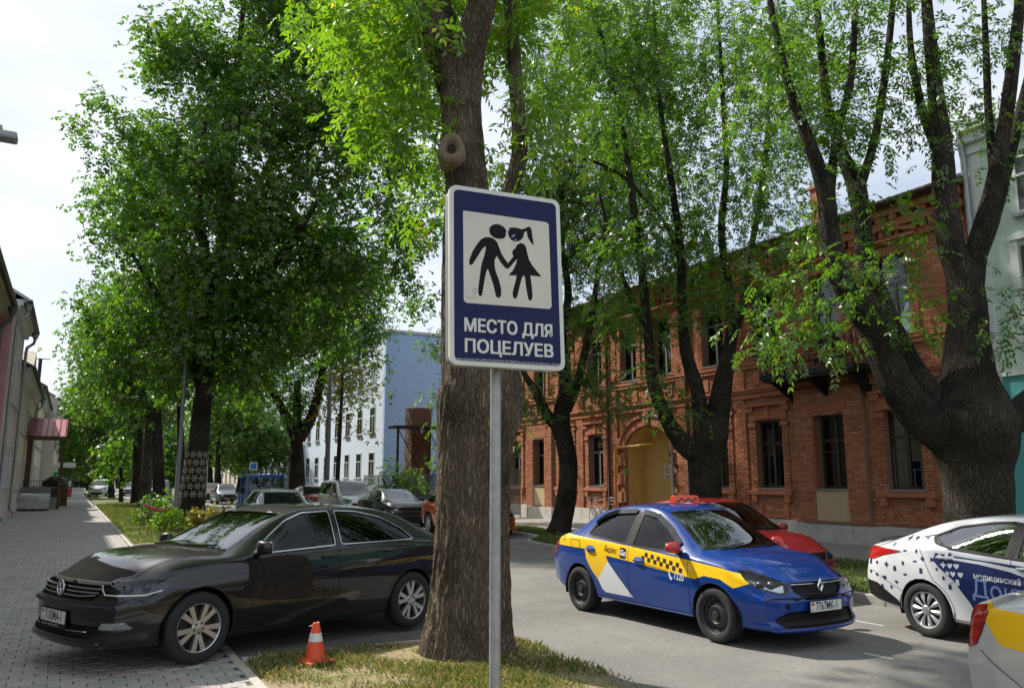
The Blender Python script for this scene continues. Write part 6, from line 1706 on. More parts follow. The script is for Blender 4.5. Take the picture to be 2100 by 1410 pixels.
PIC = {
    'man_head': [(-0.0052,0.2911),(-0.0202,0.308),(-0.045,0.3182),(-0.0695,0.3181),(-0.0917,0.3091),(-0.106,0.2926),(-0.1104,0.2736),(-0.1051,0.2539),(-0.0902,0.2389),(-0.0676,0.2303),(-0.0432,0.2303),(-0.0189,0.2376),(-0.0064,0.2538),(-0.0077,0.2694),(-0.0029,0.2765)],
    'man_body': [(-0.1095,0.2331),(-0.0822,0.2269),(-0.0623,0.2079),(-0.0499,0.1769),(-0.0365,0.1416),(-0.0164,0.1115),(0.0036,0.0887),(0.0371,0.1308),(0.0517,0.1434),(0.0648,0.1244),(0.0378,0.094),(0.0138,0.0641),(-0.0007,0.0535),(-0.0154,0.0593),(-0.0403,0.0861),(-0.0654,0.1248),(-0.0794,0.1005),(-0.0806,0.0638),(-0.073,0.0281),(-0.0526,-0.0244),(-0.0419,-0.0733),(-0.0432,-0.105),(-0.0505,-0.1219),(-0.063,-0.1248),(-0.0747,-0.1168),(-0.0801,-0.0903),(-0.0907,-0.0461),(-0.1061,-0.0023),(-0.1185,0.0328),(-0.1244,0.0413),(-0.1335,0.0177),(-0.1438,-0.033),(-0.1522,-0.0788),(-0.1589,-0.1153),(-0.1682,-0.1269),(-0.1798,-0.1172),(-0.1824,-0.0906),(-0.1769,-0.0452),(-0.1687,0.0097),(-0.1605,0.0649),(-0.1426,0.1168),(-0.1312,0.1682),(-0.1372,0.1749),(-0.1578,0.1517),(-0.1809,0.1128),(-0.202,0.0788),(-0.2148,0.0576),(-0.227,0.0528),(-0.2348,0.0619),(-0.2326,0.0848),(-0.2148,0.132),(-0.1874,0.1805),(-0.1594,0.2156),(-0.1356,0.2293)],
    'woman_head': [(0.0094,0.3021),(0.034,0.3105),(0.0637,0.312),(0.0936,0.3061),(0.1154,0.3142),(0.1352,0.3278),(0.1513,0.3277),(0.1596,0.307),(0.162,0.2745),(0.1708,0.2146),(0.1495,0.2356),(0.1311,0.2663),(0.1288,0.2895),(0.1256,0.2985),(0.1117,0.2932),(0.1061,0.2682),(0.0945,0.2464),(0.0749,0.2303),(0.0503,0.2248),(0.0274,0.2334),(0.0123,0.2531),(0.0059,0.2803),(0.0194,0.2976)],
    'woman_body': [(0.085,0.2211),(0.1069,0.217),(0.1201,0.1998),(0.1255,0.1678),(0.1381,0.1227),(0.1565,0.0922),(0.1868,0.0581),(0.2151,0.0285),(0.1772,0.0286),(0.1424,0.0289),(0.1502,-0.0328),(0.1539,-0.0874),(0.1494,-0.1152),(0.1396,-0.1234),(0.1277,-0.1171),(0.1214,-0.0903),(0.1137,-0.0362),(0.1079,0.0182),(0.098,0.0246),(0.0884,0.0072),(0.0744,-0.0399),(0.0624,-0.0865),(0.0531,-0.1146),(0.0415,-0.121),(0.0316,-0.1119),(0.0283,-0.0896),(0.0402,-0.043),(0.054,0.0039),(0.0538,0.0204),(0.0049,0.0156),(0.0337,0.0477),(0.0526,0.0863),(0.062,0.1168),(0.052,0.1231),(0.037,0.1354),(0.0308,0.1532),(0.0364,0.1723),(0.051,0.1831),(0.0634,0.2076)],
    'cream': [(-0.2691,0.3714),(-0.2548,0.3749),(0.2559,0.372),(0.2723,0.3606),(0.275,-0.1455),(0.2612,-0.1632),(-0.2521,-0.1708),(-0.2683,-0.1589)],
    'arm': [(0.0353,0.2324),(0.0575,0.207),(0.0507,0.2007),(0.0315,0.2255)],
}
sign_layer('cream_square', [PIC['cream']], -.0065, MATS['sign_cream'], 0, pn)
for k_ in ('man_head', 'man_body', 'woman_head', 'woman_body'):
    sign_layer('pictogram', [PIC[k_]], -.0075, MATS['sign_black'], 0, pn)
sign_layer('scratch', [PIC['arm']], -.0082, MATS['sign_cream'], 0, pn)
def sign_text(body, size, cx, cz, width, off):
    vs, fs = text_geo(body, size, 0, 'CENTER')
    w = max(v[0] for v in vs) - min(v[0] for v in vs); x0 = (max(v[0] for v in vs) + min(v[0] for v in vs)) / 2; z0 = (max(v[1] for v in vs) + min(v[1] for v in vs)) / 2
    mb = MB(); sh = [(0, 0)] + [(off * i, off * .6 * j) for i in (-1, 1) for j in (-1, 1)] if off else [(0, 0)]
    for q, (sx_, sz_) in enumerate(sh): mb.add([SGC + TILT @ Vector((cx + sx_ + (a - x0) * (width - 2 * off) / w, -.0072 - .00015 * q, cz + sz_ + b - z0)) for a, b in vs], fs)
    return mb.build('lettering', MATS['sign_white'], pn, fix=False)
sign_text('МЕСТО ДЛЯ', .103, .004, -.302, .541, .0030)
sign_text('ПОЦЕЛУЕВ', .103, .006, -.420, .541, .0030)
sign_text('Знак установлен ЧУП «БЮРО ПРАЗДНИКОВ» УНП 290475724 в честь Дня Святого Валентина, 14.02.2016 г.', .017, .008, -.492, .632, 0)
rs_ = random.Random(4)
for i in range(14):
    a, b = -.225 + rs_.uniform(-.03, .03), -.11 + rs_.uniform(-.035, .035); r_ = rs_.uniform(.0015, .004)
    sign_layer('smudge', [circ(a, b, r_, 6)], -.0070, MATS['zinc_dark'], 0, pn)
for (a, b) in ((.035, .255), (.045, .262), (.055, .235)): sign_layer('chip', [circ(a, b, .008, 5, .006)], -.0083, MATS['decal_blue_pale'], 0, pn)
for z in (2.62, 3.30):
    m = MB(); m.bb(-.08, .04, .0, .08, z - ZS - .02, z - ZS + .02); m.build('clamp', MATS['zinc_dark'], sg)

# ---------------------------------------------------------------- cone
cz_ = empty('traffic_cone', (2.17, 7.86, ZS + .01), .3, 'orange traffic cone with white band on the dry grass', 'traffic cone')
mat('cone_orange', (.72, .085, .022), .5, var=.08, vscale=8, dirt=.12); mat('cone_white', (.70, .68, .64), .5, var=.08, dirt=.25)
def seg_cone(r0, z0, r1, z1, nm, m_, par, off=0):
    m = MB(); m.lathe([(r0 + off, z0), (r1 + off, z1)], 28); return m.build(nm, m_, par, True, fix=False)
b_ = MB(); b_.bevbox((0, 0, .016), (.285, .285, .026), .010); b_.lathe([(.125, .029), (.112, .045), (.096, .05)], 28); b_.build('base', MATS['cone_orange'], cz_, True, 40)
rc = lambda z: .096 - (z - .05) * (.096 - .030) / .31
seg_cone(rc(.05), .05, rc(.36), .36, 'body', MATS['cone_orange'], cz_)
seg_cone(rc(.195), .195, rc(.27), .27, 'white_band', MATS['cone_white'], cz_, .0025)
m = MB(); m.lathe([(.030, .36), (.026, .364), (.02, .33)], 28); m.build('rim', MATS['cone_orange'], cz_, True, fix=False)
m = MB(); m.tube([(.0, .0, .335), (-.03, .02, .336), (-.065, .025, .330)], [.006, .005, .003], 5); m.build('tape_end', MATS['cone_white'], cz_)

# ---------------------------------------------------------------- building material, barriers, tape, posts on the left
mat('block_grey', (.25, .25, .24), .9, var=.2, vscale=5); mat('wrap', (.40, .42, .43), .25, coat=.4, var=.2, vscale=6)
def pallet(name, label, loc, w, d, h, wrapped, rows):
    r = empty(name, loc, .02, label, 'pallet')
    for x in (-w / 2 + .1, 0, w / 2 - .1):
        m = MB(); m.bb(x - .05, x + .05, -d / 2, d / 2, 0, .10); m.build('skid', MATS['wood_brown'], r)
    for i in range(6):
        y = -d / 2 + d * (i + .5) / 6; m = MB(); m.bb(-w / 2, w / 2, y - .055, y + .055, .10, .125); m.build('deck_board', MATS['wood_brown'], r)
    nx = int(w / .24)
    mb = MB(); mb.bevbox((0, 0, 0), (w / nx - .008, d / 3 - .01, h / rows - .006), .006); bmx = meshdata('block', mb.v, mb.f, MATS['block_grey'])
    for k in range(rows):
        for i in range(nx):
            for j in range(3): link('block', bmx, r, (-w / 2 + w * (i + .5) / nx, -d / 2 + d * (j + .5) / 3, .127 + h * (k + .5) / rows))
    if wrapped:
        vs = []; n = 24
        prof = [(.01, .11), (.012, .127 + h * .55), (.012, .127 + h), (-.05, .127 + h + .035), (-.4, .127 + h + .05)]
        for e, z in prof:
            pl = roundpoly([(-w / 2 - e, -d / 2 - e), (w / 2 + e, -d / 2 - e), (w / 2 + e, d / 2 + e), (-w / 2 - e, d / 2 + e)], .04, 5)
            for a, b in pl: vs.append((a + rs_.uniform(-.012, .012), b + rs_.uniform(-.012, .012), z + rs_.uniform(-.03, .03) * (z > .3)))
        k = len(vs) // len(prof); m = MB(); m.add(vs, [(r2 * k + i, r2 * k + (i + 1) % k, (r2 + 1) * k + (i + 1) % k, (r2 + 1) * k + i) for r2 in range(len(prof) - 1) for i in range(k)] + [tuple(range((len(prof) - 1) * k, len(prof) * k))])
        m.build('plastic_wrap', MATS['wrap'], r, True)
pallet('block_pallet', 'pallet of grey blocks wrapped in plastic on the left pavement', (-1.95, 52.3, ZS), 2.0, 1.2, .75, True, 4)
pallet('block_pallet', 'unwrapped pallet of grey blocks behind the plastic wrapped one', (-1.75, 55.0 - 1.2, ZS), 1.6, 1.0, 1.15, False, 6)
bx_ = empty('wooden_crate', (-.85, 60.5, ZS), 0, 'brown wooden crate with black sack on top beside the porch', 'crate')
for i in range(5):
    m = MB(); m.bb(-.75, .75, -.62, -.58, .02 + i * .24, .24 + i * .24); m.build('plank', MATS['wood_brown'], bx_)
    m = MB(); m.bb(.71, .75, -.575, .6, .02 + i * .24, .24 + i * .24); m.build('plank', MATS['wood_brown'], bx_)
m = MB(); m.bb(-.74, .70, -.57, .59, .01, 1.19); m.build('filling', MATS['block_grey'], bx_)
bm = bmesh.new(); bmesh.ops.create_icosphere(bm, subdivisions=3, radius=1)
for v in bm.verts:
    n = .12 * math.sin(v.co.x * 5 + v.co.y * 3) * math.cos(v.co.z * 6 + v.co.y * 4); v.co = Vector((v.co.x * .72, v.co.y * .55, max(v.co.z, -.35) * .55)) * (1 + n)
vs = [v.co + Vector((-.85, 60.5, ZS + 1.41)) for v in bm.verts]; bm.verts.index_update(); fs = [[v.index for v in f.verts] for f in bm.faces]; bm.free()
m = MB(); m.add(vs, fs); o = m.build('black_sack', mat('sack_black', (.012, .012, .013), .4), None, True); tag(o, 'bulky black sack lying on the brown wooden crate', 'sack')
mat('barrier_red', (.55, .035, .05), .45); mat('barrier_white', (.68, .68, .66), .5)
def barrier(x, y, label, m_, rz=0.):
    r = empty('road_barrier', (x, y, ZS), rz, label, 'barrier', 'plastic road barriers')
    prof = [(-.28, 0), (-.28, .16), (-.13, .42), (-.09, .82), (.09, .82), (.13, .42), (.28, .16), (.28, 0)]
    m = MB(); m.prism([(a, b) for a, b in prof], -.6, .6, 'X'); m.v = [(v[0], v[1], v[2]) for v in m.v]; m.build('body', m_, r)
    for s in (-.3, .3):
        m = MB(); m.bb(s - .14, s + .14, -.145, -.10, .36, .52); m.build('recess', m_, r)
    m = MB(); m.lathe([(.05, .82), (.05, .87), (0, .87)], 10, 'Z'); m.build('filler_cap', m_, r)
barrier(-.45, 91.6, 'red plastic road barrier across the far pavement', MATS['barrier_red'], .1)
barrier(.75, 99.0, 'white plastic road barrier beyond the red one', MATS['barrier_white'], -.2)
# caution tape strung from a thin stake to the lamp post
mat('tape_red', (.62, .10, .085), .4); mat('stake', (.10, .08, .06), .7)
st1 = MB(); st1.tube([(1.98, 27.2, ZS - .02), (1.99, 27.2, 1.15)], .010, 5); o = st1.build('stake', MATS['stake']); tag(o, 'thin stake at the pavement edge holding the red tape', 'stake')
st1 = MB(); st1.tube([(2.20, 27.4, ZS - .02), (2.22, 27.4, 1.12)], .010, 5); o = st1.build('stake', MATS['stake']); tag(o, 'second thin stake just right of the tape end', 'stake')
n = 16; P0, P1 = Vector((2.0, 27.2, 1.10)), Vector((3.42, 31.9, .86)); vs = []
for i in range(n + 1):
    t = i / n; p = P0.lerp(P1, t) - Vector((0, 0, .16 * math.sin(PI * t))); w = .015 + .055 * math.sin(PI * t) ** .6
    vs += [p + Vector((.004, 0, w)), p + Vector((.02, 0, -w)), p + Vector((.03, .004, -w)), p + Vector((.014, .004, w))]
m = MB(); m.add(vs, [(4 * i + a, 4 * i + (a + 1) % 4, 4 * i + 4 + (a + 1) % 4, 4 * i + 4 + a) for i in range(n) for a in range(4)])
o = m.build('barrier_tape', MATS['tape_red'], None, True); tag(o, 'sagging red barrier tape tied between stake and lamp post', 'tape')
mat('post_grey', (.17, .175, .18), .5, .5, var=.2)
def lamp_post(loc, h, r, label, arm=1.6, ang=0.):
    e = empty('lamp_post', loc, ang, label, 'lamp post')
    m = MB(); m.lathe([(r * 1.5, -.05), (r * 1.5, .9), (r, .95), (r * .62, h)], 12); m.build('pole', MATS['post_grey'], e, True, 40)
    m = MB(); m.tube([(0, 0, h - .05), (arm * .3, 0, h + .35), (arm, 0, h + .45)], .035, 6); m.build('arm', MATS['post_grey'], e, True)
    m = MB(); m.bevbox((arm + .25, 0, h + .44), (.55, .22, .12), .04); m.build('lantern', MATS['zinc'], e)
lamp_post((3.46, 32.0, ZS), 8.5, .085, 'slim grey lamp post beside the lattice wrapped trunk')
lamp_post((12.55, 44.5, ZS), 9.0, .16, 'thick grey lamp post on the right verge beyond the parked cars', 1.6, PI)
wl = empty('wall_lamp', (-2.87, 11.5, 5.95), 0, 'grey lamp head on a wall arm at the upper left edge', 'lamp')
m = MB(); m.tube([(0, 0, -.2), (.9, 0, .12), (1.52, 0, .22)], .03, 6); m.build('arm', MATS['post_grey'], wl, True)
m = MB(); m.bevbox((1.68, 0, .20), (.48, .24, .10), .03); m.bevbox((1.62, 0, .285), (.26, .16, .09), .03); m.build('lamp_head', MATS['zinc'], wl)
m = MB(); m.bb(-.02, .05, -.1, .1, -.35, .0); m.build('wall_plate', MATS['zinc_dark'], wl)
# blue parking board over the far cars
pbd = empty('parking_sign', (11.9, 62, ZS), 0, 'small blue and white sign on a post above the blue jeep', 'sign')
m = MB(); m.tube([(0, 0, 0), (0, 0, 3.0)], .03, 6); m.build('pole', MATS['galvanised'], pbd)
m = MB(); m.bb(-.28, .28, -.05, -.03, 2.4, 2.96); m.build('board', MATS['decal_white'], pbd)
m = MB(); m.bb(-.22, .22, -.056, -.05, 2.46, 2.90); m.build('blue_field', mat('sign_light_blue', (.03, .18, .55), .4), pbd)

# ---------------------------------------------------------------- bicycles by the gateway
def bicycle(loc, rz, label, col):
    e = empty('bicycle', loc, rz, label, 'bicycle', 'bicycles leaning by the gateway')
    fm = mat('bike_' + col[0], col[1], .35, coat=.6); R_ = .30
    for x in (-.48, .48):
        m = MB(); m.tube([(x + R_ * math.cos(a), 0, R_ + R_ * math.sin(a)) for a in np.linspace(0, 2 * PI, 29)], .017, 6); w = m.build('wheel', MATS['rubber'], e, True)
        m = MB(); m.tube([(x + R_ * .93 * math.cos(a), 0, R_ + R_ * .93 * math.sin(a)) for a in np.linspace(0, 2 * PI, 29)], .009, 5); m.build('rim', MATS['silver_hub'], w, True)
        for k in range(10):
            a = 2 * PI * k / 10; m = MB(); m.tube([(x, 0, R_), (x + R_ * .92 * math.cos(a), 0, R_ + R_ * .92 * math.sin(a))], .002, 3); m.build('spoke', MATS['silver_hub'], w)
    for a, b, r in (((-.48, .30), (-.05, .28), .012), ((-.48, .30), (-.16, .70), .011), ((-.05, .28), (-.20, .80), .015), ((-.05, .28), (.36, .66), .017), ((-.14, .62), (.36, .72), .015), ((.48, .30), (.34, .78), .014), ((.34, .78), (.31, .98), .012)):
        m = MB(); m.tube([(a[0], 0, a[1]), (b[0], 0, b[1])], r, 6); m.build('frame_tube', fm, e, True)
    m = MB(); m.tube([(.22, -.27, .99), (.30, -.18, 1.02), (.31, 0, .98), (.30, .18, 1.02), (.22, .27, .99)], .012, 6); m.build('handlebar', MATS['silver_hub'], e, True)
    m = MB(); m.bevbox((-.22, 0, .84), (.25, .14, .06), .025); m.build('saddle', MATS['black_plastic'], e, True)
    for s in (-1, 1): 
        m = MB(); m.bevbox((-.05 + s * .12, s * .12, .28), (.09, .08, .02), .006); m.build('pedal', MATS['black_plastic'], e)
    m = MB(); z0 = .78
    for z in (z0, z0 + .12, z0 + .24):
        k = .8 + (z - z0) * .8; m.tube([(.50 + .15 * k * a, .17 * k * b, z) for a, b in ((-1, -1), (1, -1), (1, 1), (-1, 1), (-1, -1))], .006, 4)
    for i in range(8):
        a, b = ((-1, -1), (0, -1), (1, -1), (1, 0), (1, 1), (0, 1), (-1, 1), (-1, 0))[i]; m.tube([(.50 + .12 * a, .136 * b, z0), (.50 + .15 * a, .17 * b, z0 + .24)], .004, 4)
    m.build('basket', MATS['zinc'], e)
bicycle((18.25, 26.3, ZS), R(82), 'pale grey bicycle parked left of the yellow gas pipe', ('pale', (.45, .42, .45)))
bicycle((18.25, 24.9, ZS), R(100), 'pink bicycle with basket parked at the yellow gateway', ('pink', (.55, .04, .25)))

# ---------------------------------------------------------------- people far away
mat('skin', (.45, .27, .19), .6); mat('hair_dark', (.02, .015, .012), .7)
def person(loc, yaw, label, shirt, trousers, stride=.0, pose=0.):
    J = [(0, 0, .95), (0, 0, 1.15), (0, 0, 1.42), (0, .01, 1.52), (0, .02, 1.64), (0, .01, 1.74),
         (.10, 0, .90), (.11, stride, .50), (.11, stride * .9 - .02, .09), (.11, stride + .13, .04),
         (-.10, 0, .90), (-.11, -stride, .50), (-.11, -stride - .04, .09), (-.11, -stride + .10, .04),
         (.19, 0, 1.40), (.25, -.02 - stride * .5, 1.13), (.25, .08 + pose - stride * .5, .90), (.25, .12 + pose - stride * .5, .80),
         (-.19, 0, 1.40), (-.25, -.02 + stride * .5, 1.13), (-.25, .08 + stride * .5, .90), (-.25, .12 + stride * .5, .80)]
    E_ = [(0, 1), (1, 2), (2, 3), (3, 4), (4, 5), (0, 6), (6, 7), (7, 8), (8, 9), (0, 10), (10, 11), (11, 12), (12, 13), (2, 14), (14, 15), (15, 16), (16, 17), (2, 18), (18, 19), (19, 20), (20, 21)]
    rad = [.13, .135, .14, .055, .095, .08, .085, .06, .042, .035, .085, .06, .042, .035, .055, .042, .032, .03, .055, .042, .032, .03]
    me = bpy.data.meshes.new('person'); me.from_pydata(J, E_, [])
    o = bpy.data.objects.new('person', me); COL.objects.link(o)
    md = o.modifiers.new('s', 'SKIN'); 
    sv = me.skin_vertices[0].data if me.skin_vertices else None
    if sv is None:
        bm = bmesh.new(); bm.from_mesh(me); bm.verts.layers.skin.verify(); bm.to_mesh(me); bm.free(); sv = me.skin_vertices[0].data
    for i, r in enumerate(rad): sv[i].radius = (r, r * .8)
    sv[0].use_root = True
    ms = o.modifiers.new('u', 'SUBSURF'); ms.levels = 1; ms.render_levels = 1
    dg = bpy.context.evaluated_depsgraph_get(); m2 = bpy.data.meshes.new_from_object(o.evaluated_get(dg))
    bpy.data.objects.remove(o)
    for x in (MATS[shirt], MATS[trousers], MATS['skin'], MATS['hair_dark'], MATS['black_plastic']): m2.materials.append(x)
    for p in m2.polygons:
        z = p.center.z; p.use_smooth = True
        p.material_index = 4 if z < .09 else (1 if z < .93 and abs(p.center.x) < .22 else (2 if (z < 1.12 and abs(p.center.x) > .19) or z > 1.50 else 0))
        if z > 1.70 or (z > 1.62 and p.center.y < -.0): p.material_index = 3
    o = link('person', m2, None, loc); o.rotation_euler = (0, 0, yaw); tag(o, label, 'person')
mat('shirt_white', (.66, .66, .66), .9); mat('cloth_dark', (.03, .032, .04), .9); mat('cloth_blue', (.08, .12, .22), .9)
person((12.9, 88, ZS), R(150), 'person in white shirt standing behind the far parked dark cars', 'shirt_white', 'cloth_dark')
person((-.05, 108, ZS), R(170), 'person in white top walking far down the left pavement', 'shirt_white', 'cloth_blue', .14)
person((.75, 112, ZS), R(10), 'person in dark clothes far down the left pavement', 'cloth_dark', 'cloth_dark', .10)
# ================================================================ other vehicles
p_red = paint('paint_red', (.19, .009, .011), .0, .38); p_orange = paint('paint_orange', (.55, .095, .012), .2, .35); p_lsilver = paint('paint_light_silver', (.46, .47, .48), .5, .34)
p_black2 = paint('paint_gloss_black', (.012, .012, .014), .1, .34); p_grey = paint('paint_grey', (.10, .105, .115), .4, .36); p_jeep = paint('paint_jeep_blue', (.025, .15, .44), .1, .42); p_white2 = paint('paint_plain_white', (.66, .67, .68), 0, .36); p_navy = paint('paint_dark', (.02, .022, .026), .2, .36)
H_ = R(-90)
base_car('sedan', 'red_car', 'red saloon parked behind the blue taxi at the right kerb', 'car', (10.05, 10.95, 0), R(-90), p_red, lod=.8, near=True, rim='alloy')
def cross_extra(c, when):
    if when == 'before': return
    for sd in (1, -1):
        f = fr_side(sd)
        for sx in (1, -1):
            mb = MB(); a0 = c.sp['ra'] + .025; w = c.sp['wb'] / 2 * sx
            c.strip([(w + a0 * math.cos(t), c.sp['rt'] + a0 * math.sin(t)) for t in np.linspace(-.15, PI + .15, 24)], .06, f, mb, .008)
            link('arch_cladding', meshdata('arch_cladding', mb.v, mb.f, MATS['black_plastic'], None, True), c.root)
        mb = MB(); c.strip([(.95, .33), (-.95, .33)], .14, f, mb, .008); link('sill_cladding', meshdata('sill_cladding', mb.v, mb.f, MATS['black_plastic'], None, True), c.root)
        m = MB(); m.tube([c.ray((x, sd * .52), FR_TOP, .035) for x in np.linspace(.1, -1.7, 10)], .016, 6); m.build('roof_rail', MATS['satin_chrome'], c.root, True)
base_car('wagon', 'orange_car', 'orange estate car parked half hidden behind the big trunk', 'car', (11.75, 24.6, 0), R(-90.5), p_orange, lod=.8, near=True, rim='alloy', extra=cross_extra)
base_car('fastback', 'black_car', 'glossy black saloon parked behind the orange car', 'car', (11.8, 31.8, 0), H_, p_black2, lod=.6, rim='alloy')
base_car('minivan', 'silver_van', 'silver family van parked behind the black saloon', 'van', (11.85, 38.3, 0), R(-89), p_lsilver, lod=.6, rim='alloy')
base_car('hatch', 'red_hatchback', 'small red hatchback parked beyond the silver van', 'car', (11.9, 45.2, 0), H_, p_red, lod=.5, rim='alloy')
base_car('wagon', 'silver_car', 'silver estate car following in the lane, seen over the black roof', 'car', (5.95, 26.4, 0), R(-91), p_lsilver, lod=.6, rim='alloy')
base_car('sedan', 'grey_car', 'nearer of two dark saloons parked beyond the blue jeep', 'car', (10.4, 64.5, 0), H_, p_grey, lod=.45, rim='alloy')
base_car('hatch', 'dark_hatchback', 'farther of two dark parked cars beyond the blue jeep', 'car', (10.4, 71.0, 0), H_, p_navy, lod=.45, rim='alloy')
base_car('hatch', 'far_white_car', 'white hatchback far down the lane left of the dark cars', 'car', (7.9, 92, 0), H_, p_white2, lod=.4, rim='alloy')
base_car('minivan', 'white_van', 'white high roofed car crossing at the far end of the left pavement', 'car', (2.9, 93.5, .05), R(-105), p_white2, lod=.5, rim='alloy')
base_car('sedan', 'far_silver_car', 'silver saloon parked behind the white high roofed car', 'car', (6.0, 101, 0), R(-100), p_lsilver, lod=.4, rim='alloy')
base_car('minivan', 'black_van', 'black van in the lane between the dark trunks', 'van', (6.6, 74, 0), H_, p_navy, lod=.5, rim='alloy')

# boxy blue jeep with roof rack
jp = empty('blue_jeep', (7.5, 36.6, 0), R(-90), 'boxy bright blue jeep with roof rack driving towards the viewer', 'jeep')
def jp_part(mb, name, m_, parent=None, **k): return mb.build(name, m_, parent or jp, **k)
m = MB(); Wj = .86
m.bevbox((-.55, 0, .93), (2.75, 2 * Wj, .66), .05); jp_part(m, 'tub', p_jeep, smooth=True, sharp=35)
m = MB(); m.bevbox((1.35, 0, 1.0), (1.15, 1.36, .44), .07); jp_part(m, 'bonnet', p_jeep, smooth=True, sharp=35)
for s in (1, -1):
    m = MB(); q = [(.75, .62), (.80, .98), (1.05, 1.08), (1.85, 1.08), (1.98, .98), (1.98, .86), (1.80, .98), (1.15, .98), (.92, .62)]
    m.prism(q, s * .60, s * .92, 'Y'); jp_part(m, 'front_wing', p_jeep)
    m = MB(); m.bevbox((1.93, s * .80, 1.03), (.10, .10, .07), .02); jp_part(m, 'indicator', MATS['lamp_amber'])
    m = MB(); m.lathe([(.105, 1.925), (.10, 1.955), (.05, 1.965), (0, 1.967)], 18, 'X', (0, s * .53, 1.0)); hl = jp_part(m, 'headlight', MATS['reflector'], smooth=True)
    m = MB(); m.tube([(1.95, s * .53 + .112 * math.cos(a), 1.0 + .112 * math.sin(a)) for a in np.linspace(0, 2 * PI, 21)], .012, 5); jp_part(m, 'bezel', MATS['chrome'], hl, smooth=True)
m = MB()
def jsec(x, zt): return x
vs = [(.86, y * .82, 1.27) for y in (-1, 1)]
# cabin as a shell with openings: pillars, roof, panes
def bar(a, b, r=.035, nm='pillar'):
    m = MB(); m.tube([a, b], r, 6); jp_part(m, nm, p_jeep)
for s in (1, -1):
    bar((.84, s * .79, 1.26), (.60, s * .74, 1.92)); bar((-.02, s * .82, 1.26), (-.04, s * .76, 1.94)); bar((-.95, s * .82, 1.26), (-.95, s * .76, 1.94)); bar((-1.88, s * .82, 1.26), (-1.80, s * .75, 1.92))
    for a, b, c_, d in ((.80, .02, .58, -.0), (-.06, -.92, -.08, -.92), (-.98, -1.84, -.98, -1.78)):
        m = MB(); m.add([(a, s * .825, 1.27), (b, s * .825, 1.27), (d, s * .762, 1.92), (c_, s * .762, 1.92)], [(0, 1, 2, 3)]); jp_part(m, 'side_window', MATS['dark_glass'])
m = MB(); m.add([(.86, -.77, 1.28), (.86, .77, 1.28), (.615, .72, 1.92), (.615, -.72, 1.92)], [(0, 1, 2, 3)]); jp_part(m, 'windshield', MATS['dark_glass'])
bar((.88, -.79, 1.265), (.88, .79, 1.265), .03, 'windshield_frame'); bar((.60, -.74, 1.93), (.60, .74, 1.93), .035, 'windshield_frame'); 
m = MB(); m.add([(-1.90, -.77, 1.28), (-1.90, .77, 1.28), (-1.80, .72, 1.92), (-1.80, -.72, 1.92)], [(0, 1, 2, 3)]); jp_part(m, 'rear_window', MATS['dark_glass'])
m = MB(); m.bevbox((-.60, 0, 1.985), (2.50, 1.56, .12), .05); jp_part(m, 'roof', p_jeep, smooth=True, sharp=35)
m = MB(); m.bevbox((1.93, 0, .98), (.05, .78, .34), .02); gr_ = jp_part(m, 'grille', MATS['black_plastic'])
for i in range(8):
    m = MB(); m.bb(1.955, 1.965, -.33 + i * .09, -.30 + i * .09, .85, 1.12); jp_part(m, 'grille_slat', p_jeep, gr_)
m = MB(); m.bevbox((2.10, 0, .62), (.12, 1.66, .16), .03); jp_part(m, 'front_bumper', MATS['dark_metal'])
m = MB(); m.bevbox((.45, 0, .60), (3.2, 1.1, .12), .02); jp_part(m, 'chassis', MATS['black_plastic'])
rk = MB()
for s in (1, -1): rk.tube([(.5, s * .72, 2.14), (-1.75, s * .72, 2.14)], .016, 5); rk.tube([(.5, s * .72, 2.24), (-1.75, s * .72, 2.24)], .014, 5)
for x in np.linspace(.5, -1.75, 7): rk.tube([(x, -.72, 2.24), (x, -.72, 2.05)], .012, 4); rk.tube([(x, .72, 2.24), (x, .72, 2.05)], .012, 4); rk.tube([(x, -.72, 2.14), (x, .72, 2.14)], .012, 4)
jp_part(rk, 'roof_rack', MATS['iron'])
for s in (1, -1):
    m = MB(); m.bevbox((.80, s * 1.02, 1.36), (.05, .16, .24), .02); m.tube([(.82, s * .84, 1.25), (.80, s * 1.0, 1.30)], .012, 5); jp_part(m, 'wing_mirror', MATS['black_plastic'])
    for d0, d1 in ((.74, .0), (-.08, -.93)):
        mb = MB()
        for a, b in (((d0, .64), (d0, 1.25)), ((d1, .64), (d1, 1.25)), ((d0, .64), (d1, .64))): mb.tube([(a[0], s * .861, a[1]), (b[0], s * .861, b[1])], .006, 4)
        jp_part(mb, 'door_line', MATS['seam'])
class _F: pass
fc = _F(); fc.root = jp; fc.sp = {'ra': .43}
wheels(fc, 2.38, .84, .37, .20, 'steel', MATS['steel_black'], 22, .22)
m = MB(); m.bb(2.165, 2.175, -.26, .26, .57, .68); jp_part(m, 'number_plate', MATS['plate_white'])
# ================================================================ trees
def atf(px, py, fw):
    """point seen at photo pixel (px, py) whose level distance straight ahead is fw metres"""
    u = px - CXP; v = CYP - py
    f = FPX * math.cos(PITCH) - v * math.sin(PITCH); up = v * math.cos(PITCH) + FPX * math.sin(PITCH); k = fw / f
    return Vector(((u * math.cos(YAW) + f * math.sin(YAW)) * k, (-u * math.sin(YAW) + f * math.cos(YAW)) * k, CAM_H + up * k))
def ppm(fw): return 1652.0 / fw

